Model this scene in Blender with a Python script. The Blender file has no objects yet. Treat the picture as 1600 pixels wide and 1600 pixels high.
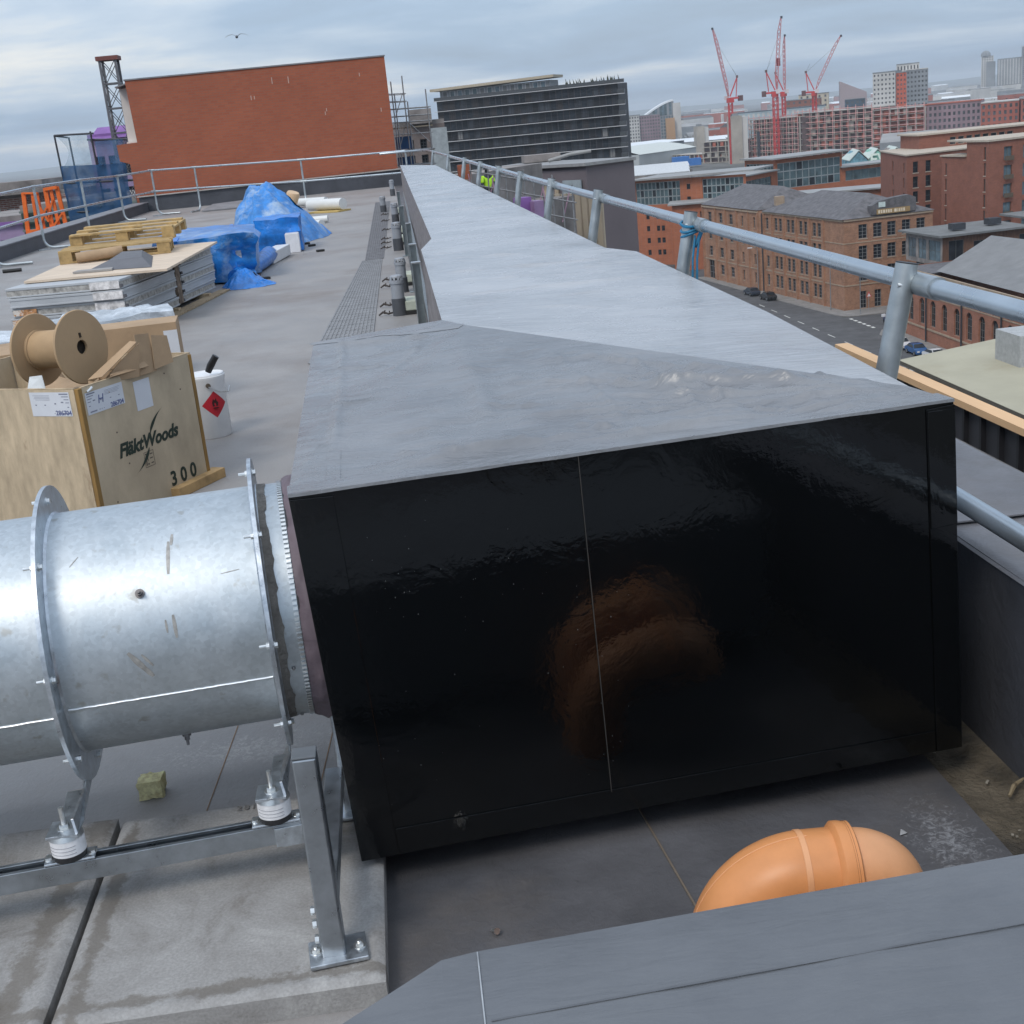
import bpy, bmesh, math, random
from mathutils import Vector, Matrix, noise

random.seed(7)
rad = math.radians
scene = bpy.context.scene
C = scene.collection

# ------------------------------------------------------------------ camera
cam_d = bpy.data.cameras.new("camera"); cam = bpy.data.objects.new("camera", cam_d); C.objects.link(cam)
cam_d.sensor_width = 36.0; cam_d.lens = 36.0 * 1980 / 1600; cam_d.clip_start = 0.05; cam_d.clip_end = 60000
heading, pitch, roll = rad(4.533), rad(17.037), rad(5.540)
fh = Vector((math.sin(heading), math.cos(heading), 0)); rh = Vector((math.cos(heading), -math.sin(heading), 0)); zz = Vector((0, 0, 1))
fw = fh * math.cos(pitch) - zz * math.sin(pitch); cu = fh * math.sin(pitch) + zz * math.cos(pitch)
cr = rh * math.cos(roll) - cu * math.sin(roll); cu2 = rh * math.sin(roll) + cu * math.cos(roll)
m = Matrix((cr, cu2, -fw)).transposed().to_4x4(); m.translation = (0, 0, 1.6)
cam.matrix_world = m
scene.camera = cam

# ------------------------------------------------------------------ world: overcast sky
SUN_EL, SUN_AZ = rad(48), rad(215)          # azimuth clockwise from +Y: light from behind and to the left
world = bpy.data.worlds.new("World"); scene.world = world; world.use_nodes = True
wn, wl = world.node_tree.nodes, world.node_tree.links
wn.clear()
def nd(nodes, t, **kw):
    n = nodes.new(t)
    for k, v in kw.items(): setattr(n, k, v)
    return n
def mathn(nodes, links, op, a, b=None, clamp=False):
    n = nodes.new("ShaderNodeMath"); n.operation = op; n.use_clamp = clamp
    for i, x in enumerate((a, b)):
        if x is None: continue
        if hasattr(x, "links"): links.new(x, n.inputs[i])
        else: n.inputs[i].default_value = x
    return n.outputs[0]
sky = nd(wn, "ShaderNodeTexSky", sky_type='NISHITA', sun_disc=False, sun_elevation=SUN_EL, sun_rotation=SUN_AZ, air_density=1.2, dust_density=2.0)
tc = nd(wn, "ShaderNodeTexCoord"); sep = nd(wn, "ShaderNodeSeparateXYZ"); wl.new(tc.outputs["Generated"], sep.inputs[0])
zc = mathn(wn, wl, 'MAXIMUM', sep.outputs[2], 0.0)
den = mathn(wn, wl, 'ADD', zc, 0.09)
px = mathn(wn, wl, 'DIVIDE', sep.outputs[0], den); py = mathn(wn, wl, 'DIVIDE', sep.outputs[1], den)
comb = nd(wn, "ShaderNodeCombineXYZ"); wl.new(px, comb.inputs[0]); wl.new(py, comb.inputs[1])
def cloud_noise(scale, detail, off, rough=0.55, dist=0.3):
    mp = nd(wn, "ShaderNodeMapping"); mp.inputs["Location"].default_value = off; wl.new(comb.outputs[0], mp.inputs[0])
    n = nd(wn, "ShaderNodeTexNoise"); n.inputs["Scale"].default_value = scale; n.inputs["Detail"].default_value = detail
    n.inputs["Roughness"].default_value = rough; n.inputs["Distortion"].default_value = dist
    wl.new(mp.outputs[0], n.inputs["Vector"]); return n.outputs[0]
n1 = cloud_noise(0.42, 9, (9.38, 4.93, 0)); n2 = cloud_noise(0.16, 6, (10.88, 11.48, 0))
ns = mathn(wn, wl, 'ADD', mathn(wn, wl, 'MULTIPLY', n1, 0.55), mathn(wn, wl, 'MULTIPLY', n2, 0.45))
ramp = nd(wn, "ShaderNodeValToRGB"); wl.new(ns, ramp.inputs[0])
el = ramp.color_ramp.elements
el[0].position = 0.36; el[0].color = (0.22, 0.27, 0.35, 1)
el[1].position = 0.66; el[1].color = (0.95, 0.91, 0.84, 1)
for p, c in ((0.43, (0.31, 0.39, 0.51, 1)), (0.51, (0.365, 0.475, 0.63, 1)), (0.57, (0.52, 0.61, 0.73, 1))):
    e = el.new(p); e.color = c
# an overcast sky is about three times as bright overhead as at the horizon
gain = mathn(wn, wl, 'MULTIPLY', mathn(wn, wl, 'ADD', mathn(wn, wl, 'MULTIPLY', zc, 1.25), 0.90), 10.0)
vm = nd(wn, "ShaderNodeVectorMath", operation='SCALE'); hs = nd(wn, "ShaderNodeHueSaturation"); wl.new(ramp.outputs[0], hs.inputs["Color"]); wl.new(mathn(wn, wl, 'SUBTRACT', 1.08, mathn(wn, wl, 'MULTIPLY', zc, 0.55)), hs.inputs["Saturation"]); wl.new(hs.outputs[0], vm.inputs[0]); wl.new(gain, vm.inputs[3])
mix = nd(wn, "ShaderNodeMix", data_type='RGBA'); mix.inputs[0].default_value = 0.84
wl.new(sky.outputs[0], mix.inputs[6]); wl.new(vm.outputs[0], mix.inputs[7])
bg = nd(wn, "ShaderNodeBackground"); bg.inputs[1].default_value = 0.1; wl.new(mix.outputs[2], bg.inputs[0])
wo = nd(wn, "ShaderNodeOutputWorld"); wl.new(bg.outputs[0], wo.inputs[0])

# ------------------------------------------------------------------ sun
sun_d = bpy.data.lights.new("sun", 'SUN'); sun_d.energy = 1.25; sun_d.angle = rad(18); sun_d.color = (1.0, 0.93, 0.84)
sun = bpy.data.objects.new("sun", sun_d); C.objects.link(sun)
sdir = Vector((math.sin(SUN_AZ) * math.cos(SUN_EL), math.cos(SUN_AZ) * math.cos(SUN_EL), math.sin(SUN_EL)))
sun.rotation_euler = (-sdir).to_track_quat('-Z', 'Y').to_euler(); sun.location = (0, 0, 60)

# ------------------------------------------------------------------ exposure
scene.view_settings.view_transform = 'Standard'; scene.view_settings.look = 'None'
scene.view_settings.exposure = 0.28; scene.view_settings.gamma = 1.0; scene.view_settings.use_curve_mapping = False
scene.cycles.use_denoising = True
scene.cycles.max_bounces = 6; scene.cycles.diffuse_bounces = 3; scene.cycles.glossy_bounces = 3; scene.cycles.volume_bounces = 0; scene.cycles.transparent_max_bounces = 12

# ------------------------------------------------------------------ materials
MATS = {}
def M(name, col, rough=0.6, metal=0.0, var=0.12, scale=3.0, bump=0.0, bscale=20.0, spec=0.5, stretch=(1, 1, 1), col2=None, c2pos=(0.5, 0.7), bstretch=None, rvar=0.0, detail=6, coat=0.0):
    """principled material: noise-varied base colour, optional second colour in patches, optional bump"""
    if name in MATS: return MATS[name]
    mt = bpy.data.materials.new(name); mt.use_nodes = True
    N, L = mt.node_tree.nodes, mt.node_tree.links
    b = N["Principled BSDF"]
    b.inputs["Roughness"].default_value = rough; b.inputs["Metallic"].default_value = metal
    b.inputs["Specular IOR Level"].default_value = spec
    if coat: b.inputs["Coat Weight"].default_value = coat; b.inputs["Coat Roughness"].default_value = 0.08
    geo = N.new("ShaderNodeNewGeometry")
    mp = N.new("ShaderNodeMapping"); mp.inputs["Scale"].default_value = stretch; L.new(geo.outputs["Position"], mp.inputs[0])
    nz = N.new("ShaderNodeTexNoise"); nz.inputs["Scale"].default_value = scale; nz.inputs["Detail"].default_value = detail; nz.inputs["Roughness"].default_value = 0.62
    L.new(mp.outputs[0], nz.inputs["Vector"])
    cr_ = N.new("ShaderNodeValToRGB"); L.new(nz.outputs[0], cr_.inputs[0])
    lo = tuple(max(0, c * (1 - var * 1.6)) for c in col) + (1,); hi = tuple(min(1, c * (1 + var * 1.6)) for c in col) + (1,)
    cr_.color_ramp.elements[0].position = 0.28; cr_.color_ramp.elements[0].color = lo
    cr_.color_ramp.elements[1].position = 0.72; cr_.color_ramp.elements[1].color = hi
    out = cr_.outputs[0]
    if col2 is not None:
        n2_ = N.new("ShaderNodeTexNoise"); n2_.inputs["Scale"].default_value = scale * 0.37; n2_.inputs["Detail"].default_value = 8; n2_.inputs["Roughness"].default_value = 0.7
        L.new(mp.outputs[0], n2_.inputs["Vector"])
        r2 = N.new("ShaderNodeMapRange"); r2.inputs[1].default_value = c2pos[0]; r2.inputs[2].default_value = c2pos[1]; L.new(n2_.outputs[0], r2.inputs[0])
        mx = N.new("ShaderNodeMix"); mx.data_type = 'RGBA'; L.new(r2.outputs[0], mx.inputs[0]); L.new(out, mx.inputs[6]); mx.inputs[7].default_value = tuple(col2) + (1,)
        out = mx.outputs[2]
    L.new(out, b.inputs["Base Color"])
    if rvar:
        mr = N.new("ShaderNodeMapRange"); mr.inputs[1].default_value = 0.3; mr.inputs[2].default_value = 0.7
        mr.inputs[3].default_value = max(0.02, rough - rvar); mr.inputs[4].default_value = min(1, rough + rvar); L.new(nz.outputs[0], mr.inputs[0]); L.new(mr.outputs[0], b.inputs["Roughness"])
    if bump:
        mb_ = N.new("ShaderNodeMapping"); mb_.inputs["Scale"].default_value = bstretch or stretch; L.new(geo.outputs["Position"], mb_.inputs[0])
        n3 = N.new("ShaderNodeTexNoise"); n3.inputs["Scale"].default_value = bscale; n3.inputs["Detail"].default_value = 7; n3.inputs["Roughness"].default_value = 0.6; n3.inputs["Distortion"].default_value = 0.5
        L.new(mb_.outputs[0], n3.inputs["Vector"])
        bp = N.new("ShaderNodeBump"); bp.inputs["Strength"].default_value = min(1, bump); bp.inputs["Distance"].default_value = 0.02 * max(1, bump)
        L.new(n3.outputs[0], bp.inputs["Height"]); L.new(bp.outputs[0], b.inputs["Normal"])
    MATS[name] = mt
    return mt

def brick_mat(name, c1, c2, mortar, bw=0.225, bh=0.075, msize=0.012, rough=0.85, var=0.25, blotch=0.25):
    if name in MATS: return MATS[name]
    mt = bpy.data.materials.new(name); mt.use_nodes = True
    N, L = mt.node_tree.nodes, mt.node_tree.links; b = N["Principled BSDF"]; b.inputs["Roughness"].default_value = rough
    geo = N.new("ShaderNodeNewGeometry"); sp = N.new("ShaderNodeSeparateXYZ"); L.new(geo.outputs["Position"], sp.inputs[0])
    ad = N.new("ShaderNodeMath"); ad.operation = 'ADD'; L.new(sp.outputs[0], ad.inputs[0]); L.new(sp.outputs[1], ad.inputs[1])
    cb = N.new("ShaderNodeCombineXYZ"); L.new(ad.outputs[0], cb.inputs[0]); L.new(sp.outputs[2], cb.inputs[1])
    bt = N.new("ShaderNodeTexBrick"); L.new(cb.outputs[0], bt.inputs["Vector"])
    bt.inputs["Color1"].default_value = tuple(c1) + (1,); bt.inputs["Color2"].default_value = tuple(c2) + (1,); bt.inputs["Mortar"].default_value = tuple(mortar) + (1,)
    bt.inputs["Scale"].default_value = 1.0; bt.inputs["Brick Width"].default_value = bw; bt.inputs["Row Height"].default_value = bh; bt.inputs["Mortar Size"].default_value = msize
    nz = N.new("ShaderNodeTexNoise"); nz.inputs["Scale"].default_value = 0.7; nz.inputs["Detail"].default_value = 10; nz.inputs["Roughness"].default_value = 0.7; L.new(geo.outputs["Position"], nz.inputs["Vector"])
    mr = N.new("ShaderNodeMapRange"); mr.inputs[1].default_value = 0.3; mr.inputs[2].default_value = 0.7; mr.inputs[3].default_value = 1 - blotch; mr.inputs[4].default_value = 1 + blotch; L.new(nz.outputs[0], mr.inputs[0])
    vs = N.new("ShaderNodeVectorMath"); vs.operation = 'SCALE'; L.new(bt.outputs[0], vs.inputs[0]); L.new(mr.outputs[0], vs.inputs[3])
    L.new(vs.outputs[0], b.inputs["Base Color"])
    MATS[name] = mt; return mt

# ------------------------------------------------------------------ mesh helpers
WL = {}
def wloc(o): return WL.get(o.name, Vector((0, 0, 0))) if o else Vector((0, 0, 0))
class MB:
    def __init__(s): s.v = []; s.f = []; s.mi = []; s.cur = 0
    def add(s, vs, fs):
        k = len(s.v); s.v += [tuple(x) for x in vs]; s.f += [tuple(i + k for i in f) for f in fs]; s.mi += [s.cur] * len(fs); return s
    def quad(s, *p): return s.add(p, [tuple(range(len(p)))])
    def box(s, c, d, rz=0.0, mat=None):
        hx, hy, hz = d[0] / 2, d[1] / 2, d[2] / 2
        R = mat if mat is not None else Matrix.Rotation(rz, 3, 'Z')
        vs = [Vector(c) + R @ Vector((x * hx, y * hy, z * hz)) for z in (-1, 1) for x, y in ((-1, -1), (1, -1), (1, 1), (-1, 1))]
        return s.add(vs, [(3, 2, 1, 0), (4, 5, 6, 7), (0, 1, 5, 4), (1, 2, 6, 5), (2, 3, 7, 6), (3, 0, 4, 7)])
    def bar(s, a, b, w, h=None, up=(0, 0, 1)):
        a, b = Vector(a), Vector(b); h = h or w; d = (b - a); L = d.length; d.normalize(); u = Vector(up)
        if abs(d.dot(u)) > 0.98: u = Vector((0, 1, 0))
        x = d.cross(u).normalized(); y = x.cross(d)
        return s.box((a + b) / 2, (w, L, h), mat=Matrix((x, d, y)).transposed())
    def cyl(s, a, b, r, r2=None, n=12, caps=True):
        a, b = Vector(a), Vector(b); r2 = r if r2 is None else r2; d = (b - a).normalized()
        u = Vector((0, 0, 1)) if abs(d.z) < 0.9 else Vector((1, 0, 0)); x = d.cross(u).normalized(); y = d.cross(x)
        vs = []
        for p, q in ((a, r), (b, r2)):
            for i in range(n):
                t = 2 * math.pi * i / n; vs.append(p + (x * math.cos(t) + y * math.sin(t)) * q)
        fs = [(i, (i + 1) % n, n + (i + 1) % n, n + i) for i in range(n)]
        if caps: fs += [tuple(range(n))[::-1], tuple(range(n, 2 * n))]
        return s.add(vs, fs)
    def tube(s, pts, r, n=8, caps=True):
        pts = [Vector(p) for p in pts]; rings = []; vs = []; prev = None
        for i, p in enumerate(pts):
            d = (pts[min(i + 1, len(pts) - 1)] - pts[max(i - 1, 0)]).normalized()
            if prev is None:
                u = Vector((0, 0, 1)) if abs(d.z) < 0.9 else Vector((1, 0, 0)); x = d.cross(u).normalized()
            else: x = (prev - d * prev.dot(d)).normalized()
            prev = x; y = d.cross(x); rr = r[i] if isinstance(r, (list, tuple)) else r
            for k in range(n):
                t = 2 * math.pi * k / n; vs.append(p + (x * math.cos(t) + y * math.sin(t)) * rr)
        fs = [(i * n + k, i * n + (k + 1) % n, (i + 1) * n + (k + 1) % n, (i + 1) * n + k) for i in range(len(pts) - 1) for k in range(n)]
        if caps: fs += [tuple(range(n))[::-1], tuple(range((len(pts) - 1) * n, len(pts) * n))]
        return s.add(vs, fs)
    def lathe(s, prof, c, axis=(0, 0, 1), n=24, xdir=None):
        c = Vector(c); d = Vector(axis).normalized(); u = Vector((0, 0, 1)) if abs(d.z) < 0.9 else Vector((1, 0, 0))
        x = Vector(xdir).normalized() if xdir else d.cross(u).normalized(); y = d.cross(x); vs = []
        for r, h in prof:
            for k in range(n):
                t = 2 * math.pi * k / n; vs.append(c + d * h + (x * math.cos(t) + y * math.sin(t)) * r)
        fs = [(i * n + k, i * n + (k + 1) % n, (i + 1) * n + (k + 1) % n, (i + 1) * n + k) for i in range(len(prof) - 1) for k in range(n)]
        return s.add(vs, fs)
    def prism(s, poly, z0, z1):
        n = len(poly); vs = [(p[0], p[1], z0) for p in poly] + [(p[0], p[1], z1) for p in poly]
        return s.add(vs, [tuple(range(n))[::-1], tuple(range(n, 2 * n))] + [(i, (i + 1) % n, n + (i + 1) % n, n + i) for i in range(n)])
    def slab(s, pts, t):
        """extrude a planar polygon by vector t"""
        t = Vector(t); n = len(pts); vs = [Vector(p) for p in pts] + [Vector(p) + t for p in pts]
        return s.add(vs, [tuple(range(n))[::-1], tuple(range(n, 2 * n))] + [(i, (i + 1) % n, n + (i + 1) % n, n + i) for i in range(n)])
    def grid(s, fn, nu, nv):
        vs = [fn(i / nu, j / nv) for j in range(nv + 1) for i in range(nu + 1)]
        return s.add(vs, [(j * (nu + 1) + i, j * (nu + 1) + i + 1, (j + 1) * (nu + 1) + i + 1, (j + 1) * (nu + 1) + i) for j in range(nv) for i in range(nu)])
    def build(s, name, mats, parent=None, smooth=None, bevel=0.0, origin=None, fix=True):
        if not isinstance(mats, (list, tuple)): mats = [mats]
        vs = [Vector(x) for x in s.v]
        if origin is None:
            mn = Vector([min(v[i] for v in vs) for i in range(3)]); mxx = Vector([max(v[i] for v in vs) for i in range(3)])
            origin = Vector(((mn.x + mxx.x) / 2, (mn.y + mxx.y) / 2, mn.z))
        origin = Vector(origin)
        me = bpy.data.meshes.new(name); me.from_pydata([v - origin for v in vs], [], s.f); me.update()
        for mt in mats: me.materials.append(mt)
        if len(mats) > 1: me.polygons.foreach_set("material_index", s.mi)
        if fix:
            bm = bmesh.new(); bm.from_mesh(me); bmesh.ops.recalc_face_normals(bm, faces=bm.faces); bm.to_mesh(me); bm.free()
        if smooth is not None:
            me.polygons.foreach_set("use_smooth", [True] * len(me.polygons)); me.set_sharp_from_angle(angle=rad(smooth))
        o = bpy.data.objects.new(name, me); C.objects.link(o)
        o.location = origin - wloc(parent)
        if parent: o.parent = parent
        WL[o.name] = origin
        if bevel:
            md = o.modifiers.new("bevel", 'BEVEL'); md.width = bevel; md.segments = 2; md.limit_method = 'ANGLE'; md.angle_limit = rad(40)
        return o
def tag(o, label=None, cat=None, group=None, kind=None):
    if label: o["label"] = label
    if cat: o["category"] = cat
    if group: o["group"] = group
    if kind: o["kind"] = kind
    return o
def thing(name, label, cat, loc=(0, 0, 0), group=None):
    o = bpy.data.objects.new(name, None); C.objects.link(o); o.location = loc; o.empty_display_size = 0.2
    WL[o.name] = Vector(loc); return tag(o, label, cat, group)
def copy_tree(o, parent=None, loc=None):
    c = o.copy(); C.objects.link(c); c.parent = parent
    for k in list(o.children): copy_tree(k, c)
    if loc is not None: c.location = loc
    return c
def inst(mesh_obj, name, parent, mw):
    """another piece sharing mesh data, at world matrix mw, under parent (parents are never rotated)"""
    o = bpy.data.objects.new(name, mesh_obj); C.objects.link(o); o.parent = parent
    mm = mw.copy(); mm.translation = mw.translation - wloc(parent); o.matrix_local = mm
    WL[o.name] = mw.translation.copy(); return o
def text(name, body, size, mat, parent, mw, shear=0.0, bold=0.0, spacing=1.0, extrude=0.0004, align='CENTER'):
    cu_ = bpy.data.curves.new(name, 'FONT'); cu_.body = body; cu_.size = size; cu_.shear = shear; cu_.offset = bold; cu_.space_character = spacing
    cu_.extrude = extrude; cu_.align_x = align; cu_.align_y = 'CENTER'; cu_.resolution_u = 3
    t = bpy.data.objects.new(name, cu_); C.objects.link(t); bpy.context.view_layer.update()
    me = bpy.data.meshes.new_from_object(t.evaluated_get(bpy.context.evaluated_depsgraph_get()))
    bpy.data.objects.remove(t); bpy.data.curves.remove(cu_)
    me.materials.clear(); me.materials.append(mat); me.name = name
    return inst(me, name, parent, mw)
def frame(o, x, y):
    """matrix with origin o, local x, local y (in the plane), z = outward"""
    x = Vector(x).normalized(); y = Vector(y); y = (y - x * x.dot(y)).normalized(); z = x.cross(y)
    mm = Matrix((x, y, z)).transposed().to_4x4(); mm.translation = Vector(o); return mm
def nz3(p, s=1.0, seed=0.0): return noise.noise(Vector(p) * s + Vector((seed, seed * 1.7, seed * 0.3)))
def fbm(p, s=1.0, seed=0.0, oct=4): return noise.fractal(Vector(p) * s + Vector((seed, seed * 1.7, seed * 0.3)), 1.0, 2.0, oct)
# ================================================================== the roof we stand on
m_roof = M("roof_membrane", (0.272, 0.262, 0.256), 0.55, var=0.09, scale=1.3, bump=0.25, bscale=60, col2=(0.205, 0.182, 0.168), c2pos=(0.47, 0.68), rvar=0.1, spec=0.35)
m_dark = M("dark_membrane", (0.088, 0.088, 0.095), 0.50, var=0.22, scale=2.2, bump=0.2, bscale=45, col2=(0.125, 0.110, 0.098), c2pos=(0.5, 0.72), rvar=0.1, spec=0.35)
m_up = M("upstand_membrane", (0.062, 0.066, 0.078), 0.5, var=0.15, scale=2.0, bump=0.3, bscale=14, spec=0.4)
m_cap = M("parapet_cap_membrane", (0.17, 0.17, 0.185), 0.5, var=0.2, scale=2.4, bump=0.5, bscale=7, col2=(0.12, 0.115, 0.115), c2pos=(0.5, 0.7), spec=0.4)
m_dirt = M("gutter_dirt", (0.105, 0.088, 0.064), 0.95, var=0.4, scale=9, bump=0.8, bscale=60, col2=(0.05, 0.046, 0.042), c2pos=(0.5, 0.66))
m_conc = M("render_wall", (0.30, 0.29, 0.28), 0.9, var=0.1, scale=0.6)

b = MB(); b.quad((-7.02, -6, 0), (-0.165, -6, 0), (-0.165, 4.6, 0), (0.17, 4.6, 0), (0.60, 42.6, 0), (-7.02, 42.6, 0))
roof = tag(b.build("roof", m_roof, fix=False), "flat roof covered in pale grey membrane", kind="structure")
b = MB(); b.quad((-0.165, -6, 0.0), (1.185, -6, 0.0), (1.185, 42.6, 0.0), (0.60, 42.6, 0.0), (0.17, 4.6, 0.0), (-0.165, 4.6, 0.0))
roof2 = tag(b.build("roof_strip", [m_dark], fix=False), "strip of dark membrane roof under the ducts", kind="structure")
b = MB()
def gut(u, v):
    x = 1.185 + 0.18 * u; y = -6 + 48.6 * v
    return (x, y, -0.012 - 0.012 * math.sin(u * math.pi) + 0.006 * nz3((x * 8, y * 3, 0)))
b.grid(gut, 6, 400); gutter = tag(b.build("gutter", m_dirt, smooth=60, fix=False), "dirty brown gutter along the parapet", kind="structure")
# leaves, grit and pale splashes in the gutter corner
m_litter = M("litter", (0.27, 0.25, 0.21), 0.8, var=0.3, scale=40)
b = MB()
for i in range(26):
    x, y = random.uniform(1.19, 1.35), random.uniform(1.7, 3.4); s_ = random.uniform(0.002, 0.006); z = -0.012
    b.box((x, y, z), (s_ * random.uniform(1, 3), s_, s_ * 0.6), random.uniform(0, 3))
tag(b.build("grit", m_litter), "pale grit and flakes scattered along the gutter", kind="stuff")
# white splash flakes on the dark strip, right end
m_splash = M("dried_splash", (0.30, 0.305, 0.315), 0.7, var=0.2, scale=30)
def scuff(mt, cx_, cy_, sx_, sy_, col):
    """a pale scuffed patch with ragged edges in a membrane, round (cx_, cy_)"""
    N, L = mt.node_tree.nodes, mt.node_tree.links; p = N["Principled BSDF"]; src = p.inputs["Base Color"].links[0].from_socket
    g = N.new("ShaderNodeNewGeometry"); sp = N.new("ShaderNodeSeparateXYZ"); L.new(g.outputs["Position"], sp.inputs[0])
    dx = mathn(N, L, 'DIVIDE', mathn(N, L, 'SUBTRACT', sp.outputs[0], cx_), sx_); dy = mathn(N, L, 'DIVIDE', mathn(N, L, 'SUBTRACT', sp.outputs[1], cy_), sy_)
    d = mathn(N, L, 'SQRT', mathn(N, L, 'ADD', mathn(N, L, 'MULTIPLY', dx, dx), mathn(N, L, 'MULTIPLY', dy, dy)))
    n = N.new("ShaderNodeTexNoise"); n.inputs["Scale"].default_value = 42; n.inputs["Detail"].default_value = 10; n.inputs["Roughness"].default_value = 0.8; n.inputs["Distortion"].default_value = 1.5; L.new(g.outputs["Position"], n.inputs["Vector"])
    f = mathn(N, L, 'SUBTRACT', n.outputs[0], mathn(N, L, 'MULTIPLY', d, 0.13)); mr = N.new("ShaderNodeMapRange"); mr.inputs[1].default_value = 0.42; mr.inputs[2].default_value = 0.56; mr.inputs[4].default_value = 0.8; L.new(f, mr.inputs[0])
    cut = N.new("ShaderNodeMapRange"); cut.inputs[1].default_value = 1.9; cut.inputs[2].default_value = 0.8; L.new(d, cut.inputs[0])
    mx = N.new("ShaderNodeMix"); mx.data_type = 'RGBA'; L.new(mathn(N, L, 'MULTIPLY', mr.outputs[0], cut.outputs[0]), mx.inputs[0]); L.new(src, mx.inputs[6]); mx.inputs[7].default_value = (*col, 1); L.new(mx.outputs[2], p.inputs["Base Color"])
scuff(m_dark, 1.085, 2.36, 0.085, 0.20, (0.30, 0.31, 0.33)); scuff(m_roof, -0.55, 3.27, 0.28, 0.10, (0.42, 0.40, 0.38))
# lapped membrane seams: thin raised strips
b = MB()
for x0, x1, y0, y1 in ((-1.66, -1.54, 3.4, 42.4), (-3.6, -3.5, 3, 42.4), (-5.5, -5.4, 3, 42.4)):
    b.add([(x0, y0, 0.0), (x0 + 0.004, y0, 0.004), (x1, y0, 0.004), (x1 + 0.05, y0, 0), (x0 + 0.12, y1, 0.0), (x0 + 0.124, y1, 0.004), (x1 + 0.12, y1, 0.004), (x1 + 0.17, y1, 0)], [(0, 1, 5, 4), (1, 2, 6, 5), (2, 3, 7, 6)])
    s_ = b.build("seam", m_roof, roof); b = MB()
for x0, y0, x1, y1 in ((-0.33, 3.0, -0.20, 4.4), (-0.62, 2.9, -0.50, 4.4)):
    b.bar((x0, y0, 0.0005), (x1 - 0.02, y1, 0.0005), 0.0025, 0.002); b.build("seam", M("seam_dirt", (0.24, 0.15, 0.09), 0.9), roof); b = MB()
b.bar((0.50, 2.05, 0.002), (0.44, 2.75, 0.002), 0.004, 0.004); b.build("seam", M("seam_glue", (0.16, 0.13, 0.10), 0.8), roof2); b = MB()
b.lathe([(0.0, 0.001), (0.11, 0.001), (0.115, 0.006), (0.11, 0.008), (0.0, 0.008)], (-0.10, 1.98, 0), n=28); b.build("drain_cover", m_dark, roof2, smooth=40)

# body of the building under the roof
b = MB(); b.box((-2.75, 18, -16.6), (8.9, 49.5, 33.1)); tag(b.build("building_body", m_conc), "walls of the block below the roof", kind="structure")

# parapets
def parapet(pts, name, label, mats, bev=0.012):
    b = MB()
    return pts
b = MB(); b.box((1.56, 18, 0.24), (0.40, 49.4, 0.50))
par = thing("parapet_wall", "low membrane-wrapped parapet behind the lower rail on the right", "parapet", (1.56, 18, 0))
b = MB(); b.add([(1.362, -6, -0.03), (1.362, 42.5, -0.03), (1.36, 42.5, 0.492), (1.36, -6, 0.492)], [(0, 1, 2, 3)]); b.build("inner_face", m_up, par, fix=False)
b = MB()
def capf(u, v):
    x = 1.352 + 0.42 * u; y = -6 + 48.5 * v
    return (x, y, 0.498 + 0.006 * nz3((x * 3, y * 2, 0)) + (0.0 if 0.02 < u < 0.98 else -0.012))
b.grid(capf, 24, 500); b.build("cap", m_cap, par, smooth=50, fix=False)
b = MB(); b.quad((1.772, -6, 0.488), (1.772, 42.5, 0.488), (1.772, 42.5, -3.0), (1.772, -6, -3.0)); b.build("outer_face", m_conc, par)
for k, y in enumerate((3.05, 6.1, 9.2)):
    b = MB(); b.box((1.56, y, 0.505), (0.42, 0.10, 0.004)); b.build("lap_strip", m_cap, par)

far = thing("parapet_wall", "dark low upstand at the foot of the big brick wall", "parapet", (-3.2, 41.5, 0))
b = MB(); b.slab([(-7.25, 41.05, 0), (1.30, 41.75, 0), (1.30, 41.75, 0.49), (-7.25, 41.05, 0.44)], (-0.03, 0.36, 0)); b.build("upstand", m_up, far)
b = MB(); b.slab([(-7.3, 40.98, 0.445), (1.36, 41.70, 0.495), (1.33, 42.1, 0.495), (-7.33, 41.4, 0.445)], (0, 0, 0.025)); b.build("cap", M("lead_cap", (0.36, 0.34, 0.32), 0.6), far)
left = thing("parapet_wall", "dark low parapet along the left edge of the roof", "parapet", (-7.2, 20, 0))
b = MB(); b.box((-7.22, 18.5, 0.12), (0.42, 45.0, 0.28)); b.build("upstand", m_up, left)
b = MB(); b.box((-7.22, 18.5, 0.275), (0.48, 45.0, 0.03)); b.build("cap", m_cap, left, bevel=0.01)

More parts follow.
